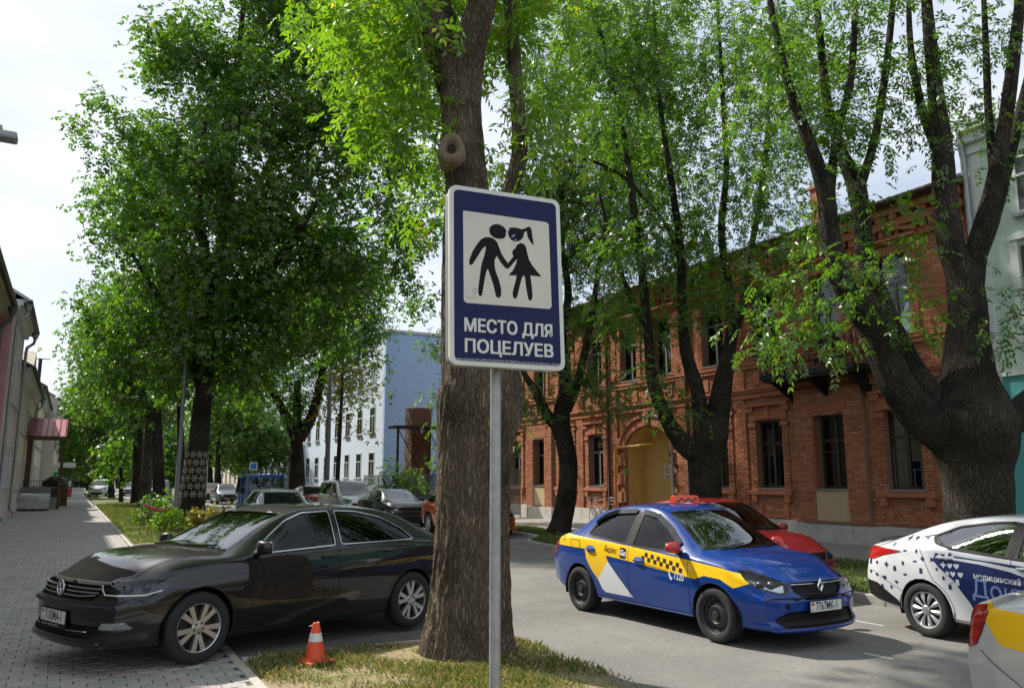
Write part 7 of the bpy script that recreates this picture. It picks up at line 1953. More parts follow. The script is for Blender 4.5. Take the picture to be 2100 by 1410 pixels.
def bark_mat(name, c0, c1, sc=9., bump=1., moss=0.):
    m = bpy.data.materials.new(name); m.use_nodes = True; nt = m.node_tree; N = nt.nodes; L = nt.links; b = N['Principled BSDF']
    g = N.new('ShaderNodeNewGeometry')
    mpn = N.new('ShaderNodeMapping'); mpn.inputs['Scale'].default_value = (1, 1, .16); L.new(g.outputs[0], mpn.inputs[0])
    n0 = N.new('ShaderNodeTexNoise'); n0.inputs['Scale'].default_value = 5; n0.inputs['Detail'].default_value = 5; L.new(mpn.outputs[0], n0.inputs[0])
    ad = N.new('ShaderNodeVectorMath'); ad.operation = 'MULTIPLY_ADD'; ad.inputs[1].default_value = (.17, .17, .17); L.new(n0.outputs[1], ad.inputs[0]); L.new(mpn.outputs[0], ad.inputs[2])
    vo = N.new('ShaderNodeTexVoronoi'); vo.feature = 'DISTANCE_TO_EDGE'; vo.inputs['Scale'].default_value = sc * 2.4; L.new(ad.outputs[0], vo.inputs[0])
    mr = N.new('ShaderNodeMapRange'); mr.inputs[2].default_value = .34; L.new(vo.outputs[0], mr.inputs[0])
    n2 = N.new('ShaderNodeTexNoise'); n2.inputs['Scale'].default_value = 38; n2.inputs['Detail'].default_value = 6; L.new(g.outputs[0], n2.inputs[0])
    mu = N.new('ShaderNodeMath'); mu.operation = 'MULTIPLY'; L.new(mr.outputs[0], mu.inputs[0]); L.new(n2.outputs[0], mu.inputs[1])
    rp = N.new('ShaderNodeValToRGB'); rp.color_ramp.elements[0].position = .0; rp.color_ramp.elements[1].position = .62; rp.color_ramp.elements[0].color = (*c0, 1); rp.color_ramp.elements[1].color = (*c1, 1); L.new(mu.outputs[0], rp.inputs[0])
    n3 = N.new('ShaderNodeTexNoise'); n3.inputs['Scale'].default_value = 1.8; n3.inputs['Detail'].default_value = 5; L.new(g.outputs[0], n3.inputs[0])
    m3 = N.new('ShaderNodeMapRange'); m3.inputs[1].default_value = .3; m3.inputs[2].default_value = .7; m3.inputs[3].default_value = .5; m3.inputs[4].default_value = 1.6; L.new(n3.outputs[0], m3.inputs[0])
    sc_ = N.new('ShaderNodeVectorMath'); sc_.operation = 'SCALE'; L.new(rp.outputs[0], sc_.inputs[0]); L.new(m3.outputs[0], sc_.inputs[3])
    L.new(sc_.outputs[0], b.inputs['Base Color']); b.inputs['Roughness'].default_value = .95; b.inputs['Specular IOR Level'].default_value = .2
    bp = N.new('ShaderNodeBump'); bp.inputs['Strength'].default_value = bump; bp.inputs['Distance'].default_value = .035; L.new(mu.outputs[0], bp.inputs['Height']); L.new(bp.outputs[0], b.inputs['Normal'])
    MATS[name] = m; return m
bark_mat('bark_near', (.05, .038, .026), (.215, .172, .122), 19, .8)
bark_mat('bark_dark', (.016, .013, .011), (.090, .077, .060), 15, .9)
bark_mat('bark_smooth', (.035, .030, .023), (.15, .13, .10), 5, .6)
mat('twig', (.06, .048, .034), .9)
def leaf_mat(name, tr=.5, boost=(1.9, 2.1, .6)):
    m = bpy.data.materials.new(name); m.use_nodes = True; N = m.node_tree.nodes; L = m.node_tree.links; N.clear()
    o = N.new('ShaderNodeOutputMaterial'); a = N.new('ShaderNodeAttribute'); a.attribute_name = 'tint'
    d = N.new('ShaderNodeBsdfDiffuse'); t = N.new('ShaderNodeBsdfTranslucent'); g = N.new('ShaderNodeBsdfGlossy'); g.inputs['Roughness'].default_value = .38
    mu = N.new('ShaderNodeVectorMath'); mu.operation = 'MULTIPLY'; mu.inputs[1].default_value = boost; L.new(a.outputs[0], mu.inputs[0])
    L.new(a.outputs[0], d.inputs[0]); L.new(mu.outputs[0], t.inputs[0]); g.inputs[0].default_value = (1, 1, 1, 1)
    m1 = N.new('ShaderNodeMixShader'); m1.inputs[0].default_value = tr; L.new(d.outputs[0], m1.inputs[1]); L.new(t.outputs[0], m1.inputs[2])
    m2 = N.new('ShaderNodeMixShader'); m2.inputs[0].default_value = .045; L.new(m1.outputs[0], m2.inputs[1]); L.new(g.outputs[0], m2.inputs[2]); L.new(m2.outputs[0], o.inputs[0]); MATS[name] = m; return m
leaf_mat('leaf'); leaf_mat('grass_blade', .35, (1.2, 1.3, .7))

def nrm(a): return a / (np.linalg.norm(a, axis=-1, keepdims=True) + 1e-9)
def quads_mesh(name, V, cols, m_):
    """V: (N,4,3) quads, cols: (N,3)"""
    n = len(V); me = bpy.data.meshes.new(name)
    me.vertices.add(4 * n); me.vertices.foreach_set('co', V.astype(np.float32).ravel())
    me.loops.add(4 * n); me.loops.foreach_set('vertex_index', np.arange(4 * n, dtype=np.int32))
    me.polygons.add(n); me.polygons.foreach_set('loop_start', np.arange(0, 4 * n, 4, dtype=np.int32))
    me.update(calc_edges=True); me.materials.append(m_)
    ca = me.color_attributes.new('tint', 'FLOAT_COLOR', 'POINT'); c4 = np.ones((n, 4, 4), np.float32); c4[:, :, :3] = cols[:, None, :]; ca.data.foreach_set('color', c4.ravel())
    return me
def leaflet_quads(base, ax, side, nor, L, W, rng):
    mid = base + ax * (L * .45)[:, None] - nor * (L * .05)[:, None]
    tip = base + ax * L[:, None] - nor * (L * .16)[:, None]
    lift = nor * (W * .35)[:, None]
    return np.stack([base, mid + side * W[:, None] + lift, tip, mid - side * W[:, None] + lift], 1)
def compound(centres, spread, per, pairs, rach, ll, lw, rng, droop=.35, flat=.0):
    """pinnate leaves round each centre; returns quads and a random value per leaflet"""
    C = np.repeat(centres, per, 0); S = np.repeat(spread, per) if np.ndim(spread) else spread
    n = len(C); off = rng.normal(0, 1, (n, 3)); off = off * (np.asarray(S).reshape(-1, 1) if np.ndim(S) else S) * np.array([.62, .62, .5])
    b = C + off
    d = nrm(nrm(off + 1e-6) * .7 + rng.normal(0, .55, (n, 3)) + np.array([0, 0, -droop]))
    up = nrm(rng.normal(0, .35, (n, 3)) + np.array([0, 0, 1.]))
    s = nrm(np.cross(d, up)); nor = nrm(np.cross(s, d))
    rl = rach * rng.uniform(.7, 1.25, n); out = []; rv = []
    gv = rng.uniform(0, 1, n)
    k = 2 * pairs + 1
    for j in range(k):
        last = j == k - 1
        t = 1.0 if last else (.28 + .68 * (j // 2) / max(1, pairs - 1) if pairs > 1 else .6)
        sg = 0 if last else (1 if j % 2 else -1)
        base = b + d * (rl * t)[:, None] + np.array([0, 0, -1.]) * (rl * t * t * .30)[:, None]
        ax = nrm(d * (.55 if sg else 1) + s * sg * .85 + np.array([0, 0, -.30]) + rng.normal(0, .18, (n, 3)))
        sd = nrm(np.cross(ax, nor) + rng.normal(0, .25, (n, 3))); no = nrm(np.cross(sd, ax)); no = no * np.sign(no[:, 2:3] + 1e-6)
        L = ll * rng.uniform(.75, 1.2, n); W = lw * rng.uniform(.8, 1.2, n)
        out.append(leaflet_quads(base, ax, sd, no, L, W, rng)); rv.append(gv * .7 + .3 * rng.uniform(0, 1, n))
    return np.concatenate(out), np.concatenate(rv)
GREENS = {'ash': ((.04, .095, .018), (.115, .21, .028)), 'maple': ((.028, .078, .014), (.12, .225, .026)), 'near': ((.085, .17, .02), (.20, .33, .03)), 'far': ((.04, .095, .020), (.12, .22, .032)), 'yellowing': ((.10, .10, .015), (.24, .16, .02)), 'dark': ((.018, .05, .012), (.05, .105, .02))}
def tint(rv, kind, rng, warm=.04):
    a, b = np.array(GREENS[kind][0]), np.array(GREENS[kind][1]); c = a + (b - a) * rv[:, None] ** 1.2
    w = rng.uniform(0, 1, len(rv)) < warm
    c[w] = c[w] * np.array([2.2, 1.25, .8]); return c

def limb_tube(mb, pts, rad, n, rug=0., seed=0, flare=0):
    """tapered limb following a smooth curve, with bark ridges"""
    P = np.array([tuple(p) for p in pts]); k = len(P); rad = np.asarray(rad, float)
    t = np.concatenate([[0], np.cumsum(np.linalg.norm(np.diff(P, axis=0), axis=1))])
    step = max(.035 if rug else .12, t[-1] / 260); m_ = max(3, int(t[-1] / step)); s = np.linspace(0, t[-1], m_)
    fx = [pchip(list(zip(t, P[:, i]))) for i in range(3)]; fr_ = pchip(list(zip(t, rad)))
    Q = np.array([[f(x) for f in fx] for x in s]); rr = np.array([fr_(x) for x in s])
    if not rug: mb.tube([Vector(q) for q in Q], list(rr), n); return Q, rr
    rng = np.random.default_rng(seed); ph = rng.uniform(0, 6.28, (9, 2)); vs = []; u = None
    for i, q in enumerate(Q):
        d = Vector(Q[min(i + 1, m_ - 1)] - Q[max(i - 1, 0)]).normalized()
        if u is None: u, v = frame_from(d)
        else: u = (u - d * u.dot(d)).normalized(); v = d.cross(u).normalized()
        for j in range(n):
            a = 2 * PI * j / n; e = 0
            for w, (p0, p1) in zip((3, 5, 8), ph[:3]): e += .030 / w * 3 * math.sin(w * a + p0 + s[i] * .8 * math.sin(p1)) * .5
            for w, (p0, p1) in zip((19, 27, 37, 46), ph[3:7]): e += rug * math.sin(w * a + p0 + 1.7 * math.sin(s[i] * (3.1 + p1 * .5) + p1) + .8 * math.sin(s[i] * 11 + p0)) * .35
            fl = flare * max(0, 1 - s[i] / .7) ** 2 * (.55 + .45 * math.sin(5 * a + 1.0))
            vs.append(Vector(q) + (u * math.cos(a) + v * math.sin(a)) * (rr[i] * (1 + e) + fl))
    mb.add(vs, [(i * n + j, i * n + (j + 1) % n, (i + 1) * n + (j + 1) % n, (i + 1) * n + j) for i in range(m_ - 1) for j in range(n)])
    return Q, rr

def make_tree(name, label, base, limbs, blobs, kind='ash', dens=1.0, per=8, pairs=4, rach=.26, ll=.105, lw=.020, spread=.34, seed=1, bark='bark_dark', nseg=14, rug=.0, group=None, twig_r=.006, warm=.04, droop=.35, flare=0., attach_min=0., shell=.5, maxlen=3.2):
    rng = np.random.default_rng(seed)
    e = empty(name, base, 0, label, 'tree', group)
    mb = MB(); nodes = []; nr = []
    for i, (pts, rad) in enumerate(limbs):
        Q, rr = limb_tube(mb, pts, rad, nseg if i == 0 else max(7, nseg // (1 if rug else 2)), rug, seed + i, flare if i == 0 else 0)
        step = max(1, int(.35 / max(1e-3, np.linalg.norm(Q[1] - Q[0]))))
        for q, r in zip(Q[::step], rr[::step]):
            if q[2] > attach_min: nodes.append(q); nr.append(r)
    wpart(mb, 'trunk', MATS[bark], e, smooth=True)
    # leaf clusters inside the crown volumes
    cl_ = []
    for c, r, w in blobs:
        r = np.array(r if hasattr(r, '__len__') else (r, r, r * .85)); n = max(3, int(4.19 * r[0] * r[1] * r[2] * dens * w))
        d = nrm(rng.normal(0, 1, (n, 3))); q = rng.uniform(0, 1, (n, 1)) ** shell
        cl_.append(np.array(tuple(c)) + d * q * r)
    cl_ = np.concatenate(cl_); cl_ = cl_[cl_[:, 2] > .5]
    nodes = np.array(nodes); nr = np.array(nr)
    order = np.argsort(np.min(np.linalg.norm(cl_[:, None, :] - nodes[None, ::2, :], axis=2), axis=1))
    NN = np.zeros((len(nodes) + 4 * len(cl_), 3)); RR = np.zeros(len(NN)); k = len(nodes); NN[:k] = nodes; RR[:k] = nr
    tw = MB(); keep = []
    for i in order:
        p = cl_[i]; d = np.linalg.norm(NN[:k] - p, axis=1) + np.maximum(0, NN[:k, 2] - p[2]) * .6; j = int(np.argmin(d))
        a = NN[j]; L = np.linalg.norm(p - a)
        if L > maxlen: 
            if rng.uniform() < .5: continue
        r0 = min(RR[j] * .7, twig_r + .007 * L); r1 = twig_r * .6
        sag = np.array([0, 0, .10 * L]) + rng.normal(0, .07 * L, 3)
        pts = [a, a + (p - a) * .35 + sag, a + (p - a) * .7 + sag * .8, p]
        tw.tube(pts, [r0, r0 * .75 + r1 * .25, r0 * .4 + r1 * .6, r1], 4 if r0 < .03 else 6, False)
        for f in (1, 2, 3): NN[k] = pts[f]; RR[k] = [0, r0 * .75, r0 * .5, r1][f]; k += 1
        keep.append(p)
    tag(wpart(tw, 'branches', MATS['twig'], e, fix=False, smooth=True), kind='stuff')
    cen = np.array(keep)
    V, rv = compound(cen, spread, per, pairs, rach, ll, lw, rng, droop)
    # light and dark clumps: every cluster has its own shade
    cs = np.tile(np.repeat(rng.uniform(.0, 1., len(cen)), per), 2 * pairs + 1)
    cols = tint(np.clip(rv * .6 + cs * .4, 0, 1), kind, rng, warm)
    me = quads_mesh('crown', V, cols, MATS['leaf'])
    wpart(me, 'crown', None, e)
    return e
def limb(fw, *pp, dfw=0.):
    """limb from (px, py, radius in px) triples at level distance fw"""
    n = len(pp); pts = []; rad = []
    for i, (x, y, r) in enumerate(pp):
        f = fw + dfw * i / max(1, n - 1); p = atf(x, y, f); pts.append(p); rad.append(r / ppm(f))
    return pts, rad
def blob(px, py, fw, r, w=1.): return (atf(px, py, fw), r, w)

# ---- the thick trunk in front
F0 = 8.4
t0 = make_tree('roadside_ash_tree', 'thick rough barked ash tree right behind the sign', (3.72, 7.55, ZS),
    [limb(F0, (957, 1385, 96), (958, 1345, 92), (960, 1300, 86), (963, 1230, 80), (966, 1150, 76), (968, 1050, 73), (971, 950, 74), (976, 880, 80), (983, 835, 88), (985, 795, 86), (975, 740, 72), (965, 650, 62), (960, 560, 56), (958, 460, 50), (957, 390, 46), (953, 335, 44), (948, 280, 44), (946, 230, 43), (944, 180, 46), (941, 140, 52)),
     limb(F0, (938, 175, 44), (915, 110, 41), (886, 50, 35), (864, -20, 31), (835, -150, 26), (800, -330, 20), (770, -560, 12), dfw=.9),
     limb(F0, (948, 170, 42), (964, 90, 37), (985, 20, 32), (1003, -50, 28), (1030, -180, 24), (1060, -380, 17), (1075, -600, 10), dfw=-.5),
     limb(F0 + .1, (950, 200, 22), (925, 60, 20), (870, -60, 17), (830, -40, 13), (800, 60, 7), (780, 150, 3), dfw=4.6), limb(F0 + .1, (960, 160, 20), (1000, 0, 18), (1040, -80, 14), (1050, -60, 9), dfw=5.),  # rear limbs, added to carry the foliage that shades the road
     limb(F0 + .1, (985, 600, 20), (1030, 440, 18), (1066, 300, 17), (1056, 150, 15), (1046, 0, 14), (1052, -160, 11), (1070, -400, 7), dfw=.5)],
    [blob(740, 40, 8.6, (.75, .7, .55)), blob(800, 120, 8.2, (.6, .6, .5)), blob(770, 240, 8.3, (.62, .6, .42)), blob(840, 310, 8.3, (.5, .5, .4)), blob(880, 400, 8.6, (.28, .35, .28)), blob(860, 60, 8.5, (.5, .6, .4)),
     blob(1100, 240, 8.6, (.42, .5, .28), .6), blob(1070, 330, 8.8, (.32, .4, .35), .8), blob(1080, 60, 8.8, (.4, .6, .4), .5), blob(1130, 190, 8.8, (.4, .4, .2), .5), blob(1000, 100, 9.2, (.5, .4, .4), .7),
     blob(740, 120, 11.2, (1., 1., .7), .4), blob(790, 260, 11., (.8, .9, .5), .4), blob(850, 50, 11., (.9, 1., .6), .4), blob(760, 60, 13.2, (1.6, 1.6, .9), .35), blob(850, 180, 13., (1.1, 1.2, .8), .35), blob(1000, 30, 13., (1.3, 1.3, .9), .3), blob(1100, 20, 13.4, (1.2, 1.3, .8), .3), blob(1040, -120, 13.4, (1.8, 1.8, .9), .3), blob(840, -120, 13.4, (2., 2., 1.), .3), ((2.2, 9.6, 11.0), (1.9, 1.9, 1.3), .25), ((3.4, 8.3, 9.6), (2.6, 2.6, 1.6), .25), ((4.6, 10.2, 9.6), (2.4, 2.4, 1.5), .25), ((3.6, 6.8, 10.6), (2.8, 2.8, 1.8), .2)],  # rear clumps are added to throw dappled shade on the road
    'near', dens=11., per=11, pairs=4, rach=.24, ll=.12, lw=.023, spread=.24, seed=11, bark='bark_near', nseg=150, rug=.045, twig_r=.005, flare=.10, attach_min=3.6)
# healed cut of a lost branch
kn = atf(926, 306, F0 - .26)
mat('cut_wood', (.20, .145, .10), .85, var=.3, vscale=20, bump=.5, bscale=60); mat('cut_hole', (.025, .016, .01), .95)
dn = Vector((-.45, -.75, .18)).normalized(); uu, vv = frame_from(dn)
m = MB(); n = 24; vs = []
for r, h in ((.185, -.2), (.178, -.02), (.160, .05), (.120, .065), (.075, .03), (.04, -.03)):
    for j in range(n): a = 2 * PI * j / n; q = r * (1 + .07 * math.sin(3 * a)); vs.append(kn + dn * h + uu * q * .85 * math.cos(a) + vv * q * 1.1 * math.sin(a))
m.add(vs, [(i * n + j, i * n + (j + 1) % n, (i + 1) * n + (j + 1) % n, (i + 1) * n + j) for i in range(5) for j in range(n)] + [tuple(range(5 * n, 6 * n))])
wpart(m, 'branch_scar', MATS['cut_wood'], t0, smooth=True)
m = MB(); vs = [kn + dn * .012 + uu * .045 * math.cos(a) + vv * .062 * math.sin(a) for a in np.linspace(0, 2 * PI, 16, endpoint=False)]; m.add(vs, [tuple(range(16))]); wpart(m, 'scar_hollow', MATS['cut_hole'], t0)

# ---- big maple of the left row, with the lattice round its trunk
F1 = 31.3
t1 = make_tree('wrapped_maple_tree', 'tall dense maple with white star lattice wrapped round its trunk', (4.2, 33.4, ZS),
    [limb(F1, (388, 1092, 34), (392, 1060, 27), (398, 1000, 24), (408, 900, 20), (416, 820, 18), (428, 700, 16), (448, 560, 13), (465, 400, 10), (480, 200, 8), (500, 0, 5), (510, -150, 3)),
     limb(F1, (418, 800, 13), (370, 690, 10), (320, 600, 7), (270, 520, 4), dfw=-1), limb(F1, (425, 720, 12), (500, 620, 10), (580, 520, 8), (660, 400, 5), dfw=-2), limb(F1, (440, 600, 10), (400, 450, 8), (340, 330, 5), (260, 280, 3), dfw=2), limb(F1, (455, 500, 9), (540, 360, 7), (610, 200, 5), (660, 60, 3), dfw=2), limb(F1, (430, 690, 9), (430, 560, 8), (410, 420, 6), (420, 250, 4), dfw=-3)],
    [blob(430, 130, F1, 2.9), blob(560, 40, F1 + 1, 2.8), blob(345, 330, F1, (2.5, 2.8, 2.2)), blob(490, 320, F1 - 1.5, 2.9), blob(300, 500, F1, (2.2, 2.6, 2.2)), blob(440, 520, F1 - 1.5, 2.9), blob(600, 230, F1 - .5, 2.8), blob(255, 660, F1, (1.5, 2., 1.4)), blob(340, 690, F1 - 1, (2.1, 2.4, 1.6)), blob(470, 680, F1 - 1, (2.5, 2.5, 1.9)), blob(610, 470, F1, 2.8), blob(665, 110, F1 + 1, 2.6), blob(720, 330, F1 + .5, 2.4), blob(590, 650, F1, (2.3, 2.4, 1.8)), blob(720, 540, F1, (2.2, 2.3, 1.8)), blob(800, 440, F1 + 1, (1.7, 2., 1.3), .8), blob(850, 220, F1 + 1, 1.9, .7),
     blob(170, 275, F1, (.9, .8, .35), 1.), blob(240, 210, F1, (.8, .8, .6), 1.), blob(310, 70, F1, (1.0, 1., .7), .8), blob(210, 420, F1, (.6, .6, .5), 1), blob(185, 640, F1, (.5, .5, .4), 1), blob(500, -120, F1, (3., 3., 2.4), .8), blob(660, 680, F1 + 1, (1.9, 2.2, 1.2)), blob(760, 200, F1 + 1, 2.4, .9), blob(780, 60, F1 + 1, 2.3, .8), blob(850, 90, F1 + 2, 2.2, .8), blob(830, 560, F1 + 1, (1.2, 1.8, 1.3), .8), blob(880, 360, F1 + 2, 1.9, .7), blob(860, 480, F1 + 2, 1.6, .7), blob(865, 610, F1 + 2, (1., 1.4, 1.), .8), blob(330, 760, F1, (1.7, 1.8, .7), .8), blob(480, 770, F1, (1.9, 2., .8), .8)],
    'maple', dens=1.0, per=30, pairs=2, rach=.17, ll=.165, lw=.054, spread=.56, seed=21, nseg=20, twig_r=.010, bark='bark_dark', flare=.12, attach_min=5.0, shell=.42, rug=.02)
m = MB(); rl_ = lambda y: (392 + (1060 - y) * .09, 27 - (1060 - y) * .045)
for ry in range(6):
    yy = 1012 - ry * 16
    cx_, r_px = rl_(yy); c0 = atf(cx_, yy, F1); rad = r_px / ppm(F1) + .03
    for q in range(11):
        a0 = 2 * PI * (q + .5 * (ry % 2)) / 11
        for k in range(6):
            t = PI * k / 3; du, dz = math.cos(t) * .155, math.sin(t) * .155
            def SP_(u, z): a = a0 + u / rad; return c0 + Vector((math.cos(a) * rad, math.sin(a) * rad, z))
            pu, pz = -math.sin(t) * .024, math.cos(t) * .024
            m.add([SP_(du * .08, dz * .08), SP_(du * .5 + pu, dz * .5 + pz), SP_(du, dz), SP_(du * .5 - pu, dz * .5 - pz)], [(0, 1, 2, 3)])
tag(wpart(m, 'lattice_wrap', mat('lattice', (.40, .37, .32), .8), t1, fix=False), kind='stuff')

# ---- others along the left verge
def row_tree(name, label, px, py, fw, rpx, top, blobs, kind, seed, lean=0, dens=.55, ll=.26, lw=.085, per=24, spread=.75, tilt=0, flare=.1, yel=.03, group=None, bark='bark_dark', forks=()):
    base = atf(px, py, fw)
    L_ = [limb(fw, (px - lean * .2, py + 8, rpx * 1.3), (px, py - 20, rpx), (px + lean * .5, (py + top) / 2, rpx * .85), (px + lean, top, rpx * .6), (px + lean * 1.2, top - 120, rpx * .35))]
    L_ += [limb(fw, *f) for f in forks]
    return make_tree(name, label, (base.x, base.y, ZS), L_, blobs, kind, dens=dens, per=per, pairs=1, rach=spread * .35, ll=ll, lw=lw, spread=spread, seed=seed, nseg=12, twig_r=.014, flare=flare, warm=yel, group=group, bark=bark, attach_min=2.5, maxlen=6)
row_tree('dark_maple_tree', 'dark straight trunk just left of the slim lamp post', 327, 1046, 47.0, 13, 820, [blob(330, 640, 47, (4, 4, 3.5)), blob(260, 740, 47, (3.2, 3, 2.4)), blob(400, 760, 47, (3, 3, 2.2)), blob(330, 420, 47, (4, 4, 4), .7)], 'maple', 31, lean=-6)
row_tree('pale_barked_tree', 'paler leaning trunk between the two darkest trunks on the left', 297, 1046, 50.0, 12, 830, [blob(280, 780, 50, (3, 3, 2.2)), blob(240, 660, 50, (3, 3, 3), .8)], 'far', 32, lean=12, bark='bark_smooth')
row_tree('far_maple_tree', 'leftmost of the three dark trunks on the left verge', 281, 1036, 57.0, 12, 830, [blob(240, 800, 57, (3.6, 3.5, 2.6)), blob(300, 840, 57, (3, 3, 2.2)), blob(210, 700, 57, (2.8, 3, 2.6))], 'far', 33, lean=5)
row_tree('slim_maple_tree', 'slim dark trunk between the lamp post and the lattice wrapped trunk', 376, 1050, 40., 9, 830, [blob(380, 740, 40, (2.5, 2.5, 2.)), blob(420, 620, 40, (3, 3, 2.5), .6)], 'dark', 34, lean=-8)
for i, (px, py, fw, rp, bl, lb) in enumerate((
    (248, 1030, 62, 4, [(250, 940, 62, (2.2, 2.2, 1.5)), (275, 900, 62, (2, 2, 1.4))], 'small young tree on the lit grass before the white car'),
    (228, 1024, 76, 6, [(215, 800, 76, (3.6, 3.6, 3.)), (235, 900, 76, (3.2, 3, 2.6)), (190, 880, 76, (2.6, 3, 2.6))], 'bright green tree beside the far end of the lit grass'),
    (205, 1012, 98, 7, [(190, 840, 98, (4, 4, 4)), (205, 920, 98, (4, 4, 3.)), (165, 900, 98, (3, 3, 3.))], 'green tree above the white high roofed car'),
    (185, 1004, 130, 7, [(175, 870, 130, (5, 5, 5)), (165, 940, 130, (4, 4, 3.5))], 'tree farther along the left verge past the white car'))):
    row_tree('verge_tree', lb, px, py, fw, rp, 930, [blob(*b[:3], b[3]) for b in bl], 'far', 41 + i, dens=.45, ll=.30, lw=.10, group='trees along the left verge')
for i, (px, fw, r, lb) in enumerate(((150, 165, 6, 'dark tree closing the far end of the left pavement'), (168, 185, 8, 'taller dark tree behind the far end of the pavement'), (250, 170, 9, 'distant tree crown behind the white car'), (330, 190, 10, 'distant tree between the left trunks'), (395, 200, 10, 'distant tree beyond the end of the road'), (480, 210, 11, 'distant tree far right of the road end'))):
    p = atf(px, 990, fw)
    row_tree('distant_tree', lb, px, 992, fw, 5, 940, [blob(px, 940 - i % 2 * 12, fw, (r, r, r * .9)), blob(px + 18, 960, fw, (r * .8, r * .8, r * .6))], 'dark' if i < 2 else 'far', 51 + i, dens=.12 if r > 8 else .2, ll=.6, lw=.2, per=14, spread=1.3, group='trees at the end of the street')
# ---- right row beyond the cars
row_tree('forked_linden_tree', 'forked dark trunk with dense crown behind the red hatchback', 607, 1030, 51.5, 20, 900, [blob(620, 690, 51.5, (4.2, 4.2, 3.6)), blob(700, 610, 51.5, (3.4, 3.6, 3.2)), blob(520, 770, 51.5, (3.2, 3.2, 2.2)), blob(755, 690, 51.5, (1.7, 2.4, 2.2)), blob(700, 780, 51.5, (2.6, 2.6, 1.8)), blob(630, 560, 51.5, (4, 4, 3.2)), blob(755, 580, 51.5, (1.9, 2.2, 2.2)), blob(590, 830, 51.5, (2.4, 2.4, 1.4))], 'maple', 61, lean=2, dens=.55, ll=.22, lw=.07, forks=[((610, 900, 13), (585, 850, 10), (560, 800, 7), (540, 740, 4)), ((612, 900, 14), (640, 850, 11), (655, 790, 8), (670, 700, 5))])
row_tree('yellowing_tree', 'thin young tree with yellowing leaves behind the silver van', 690, 1035, 47., 5, 780, [blob(700, 760, 47, (1.6, 1.6, 1.5)), blob(740, 800, 47, (1.5, 1.5, 1.1)), blob(690, 850, 47, (1.5, 1.5, 1.)), blob(750, 880, 47, (1.2, 1.2, .9))], 'yellowing', 62, lean=12, dens=.9, ll=.17, lw=.055, per=10, spread=.5, yel=.2)
row_tree('slim_linden_tree', 'left one of two dark trunks above the far dark cars', 431, 1010, 82., 6, 930, [blob(450, 860, 82, (4, 4, 3.5)), blob(500, 900, 82, (4, 4, 3))], 'far', 63, group='trees of the right verge')
row_tree('slim_linden_tree', 'right one of two dark trunks above the far dark cars', 447, 1008, 78., 7, 930, [blob(480, 830, 78, (4, 4, 3.5)), blob(540, 890, 78, (4, 4, 3)), blob(570, 920, 78, (3, 3, 2))], 'far', 64, group='trees of the right verge')
row_tree('small_elm_tree', 'leafy tree between the blue jeep and the cream block', 505, 1000, 100., 6, 930, [blob(520, 910, 100, (5, 5, 3.5)), blob(560, 860, 100, (5, 5, 4.5)), blob(480, 930, 100, (4, 4, 2.5))], 'far', 65)
# ---- foliage beside the big trunk, in front of the blue wall
make_tree('fence_ash_tree', 'ash tree by the site fence, mostly hidden behind the big trunk', (*(atf(950, 1040, 34.)[:2]), ZS),
    [limb(34., (955, 1075, 12), (952, 980, 10), (945, 880, 8), (935, 760, 5), (925, 650, 2), (930, 580, .8))],
    [blob(880, 700, 34, (.9, 1, .9)), blob(895, 800, 34, (.85, 1, .9)), blob(905, 900, 34, (.9, 1.2, 1.)), blob(885, 960, 34, (.7, .8, .5)), blob(1000, 850, 34, (1.6, 1.6, 2.4)), blob(1020, 650, 34, (1.6, 1.6, 2)), blob(945, 700, 34, (1.2, 1.4, 1.8))], 'ash', dens=2.2, per=7, pairs=4, rach=.3, ll=.13, lw=.028, spread=.36, seed=66, attach_min=1.5, nseg=10)
# ---- the three pollarded ashes of the right verge
F2 = 25.8
make_tree('pollard_ash_tree', 'curved dark ash trunk left of the blue taxi, forking below the sign edge', (13.8, 21.9, ZS),
    [limb(F2, (1142, 1105, 27), (1150, 1075, 22), (1163, 1010, 20), (1166, 960, 19), (1158, 905, 19), (1150, 870, 20), (1152, 840, 17), (1160, 790, 13), (1152, 700, 10), (1165, 600, 8), (1150, 480, 6), (1160, 320, 4), (1170, 150, 3)),
     limb(F2, (1150, 880, 14), (1122, 850, 12), (1100, 805, 9), (1075, 765, 6), (1050, 690, 4), (1045, 600, 2.5), (1055, 500, 1), dfw=-.6), limb(F2, (1160, 840, 12), (1180, 800, 10), (1195, 740, 8), (1215, 640, 7), (1235, 500, 5), (1260, 340, 4), (1280, 180, 2), dfw=-1.), limb(F2, (1155, 760, 8), (1120, 640, 6), (1105, 500, 5), (1110, 330, 3), dfw=1.)],
    [blob(1150, 660, F2, (1.3, 1.4, .9), 1.), blob(1200, 770, F2 - .6, (1.0, 1.1, .8), 1.2), blob(1240, 640, F2, (1.1, 1.3, 1.)), blob(1080, 820, F2 - .4, (.75, .9, .6), 1.3), blob(1250, 800, F2 - .8, (.7, .8, .7), 1.2), blob(1190, 480, F2, (1.9, 2, 1.5)), blob(1120, 380, F2, (1.7, 2, 1.7), .9), blob(1240, 330, F2, (1.9, 2, 1.7), .9), blob(1170, 180, F2, (1.8, 2, 1.4), .6), blob(1290, 470, F2, (1.3, 1.5, 1.2)), blob(1200, 20, F2, (2., 2., 1.5), .6), blob(1050, 560, F2, (1.3, 1.3, 1.3), 1.), blob(1330, 300, F2 + 1, (1.9, 2., 1.8), .8), blob(1320, 120, F2 + 1, (2.2, 2.2, 1.6), .7), blob(1080, 180, F2, (1.5, 1.6, 1.5), .5), blob(1400, 520, F2 + .5, (1.4, 1.4, 1.2), .9)],
    'ash', dens=2.7, per=15, pairs=4, rach=.32, ll=.135, lw=.030, spread=.44, seed=71, attach_min=3.5, nseg=22, rug=.02, bark='bark_dark', flare=.08)
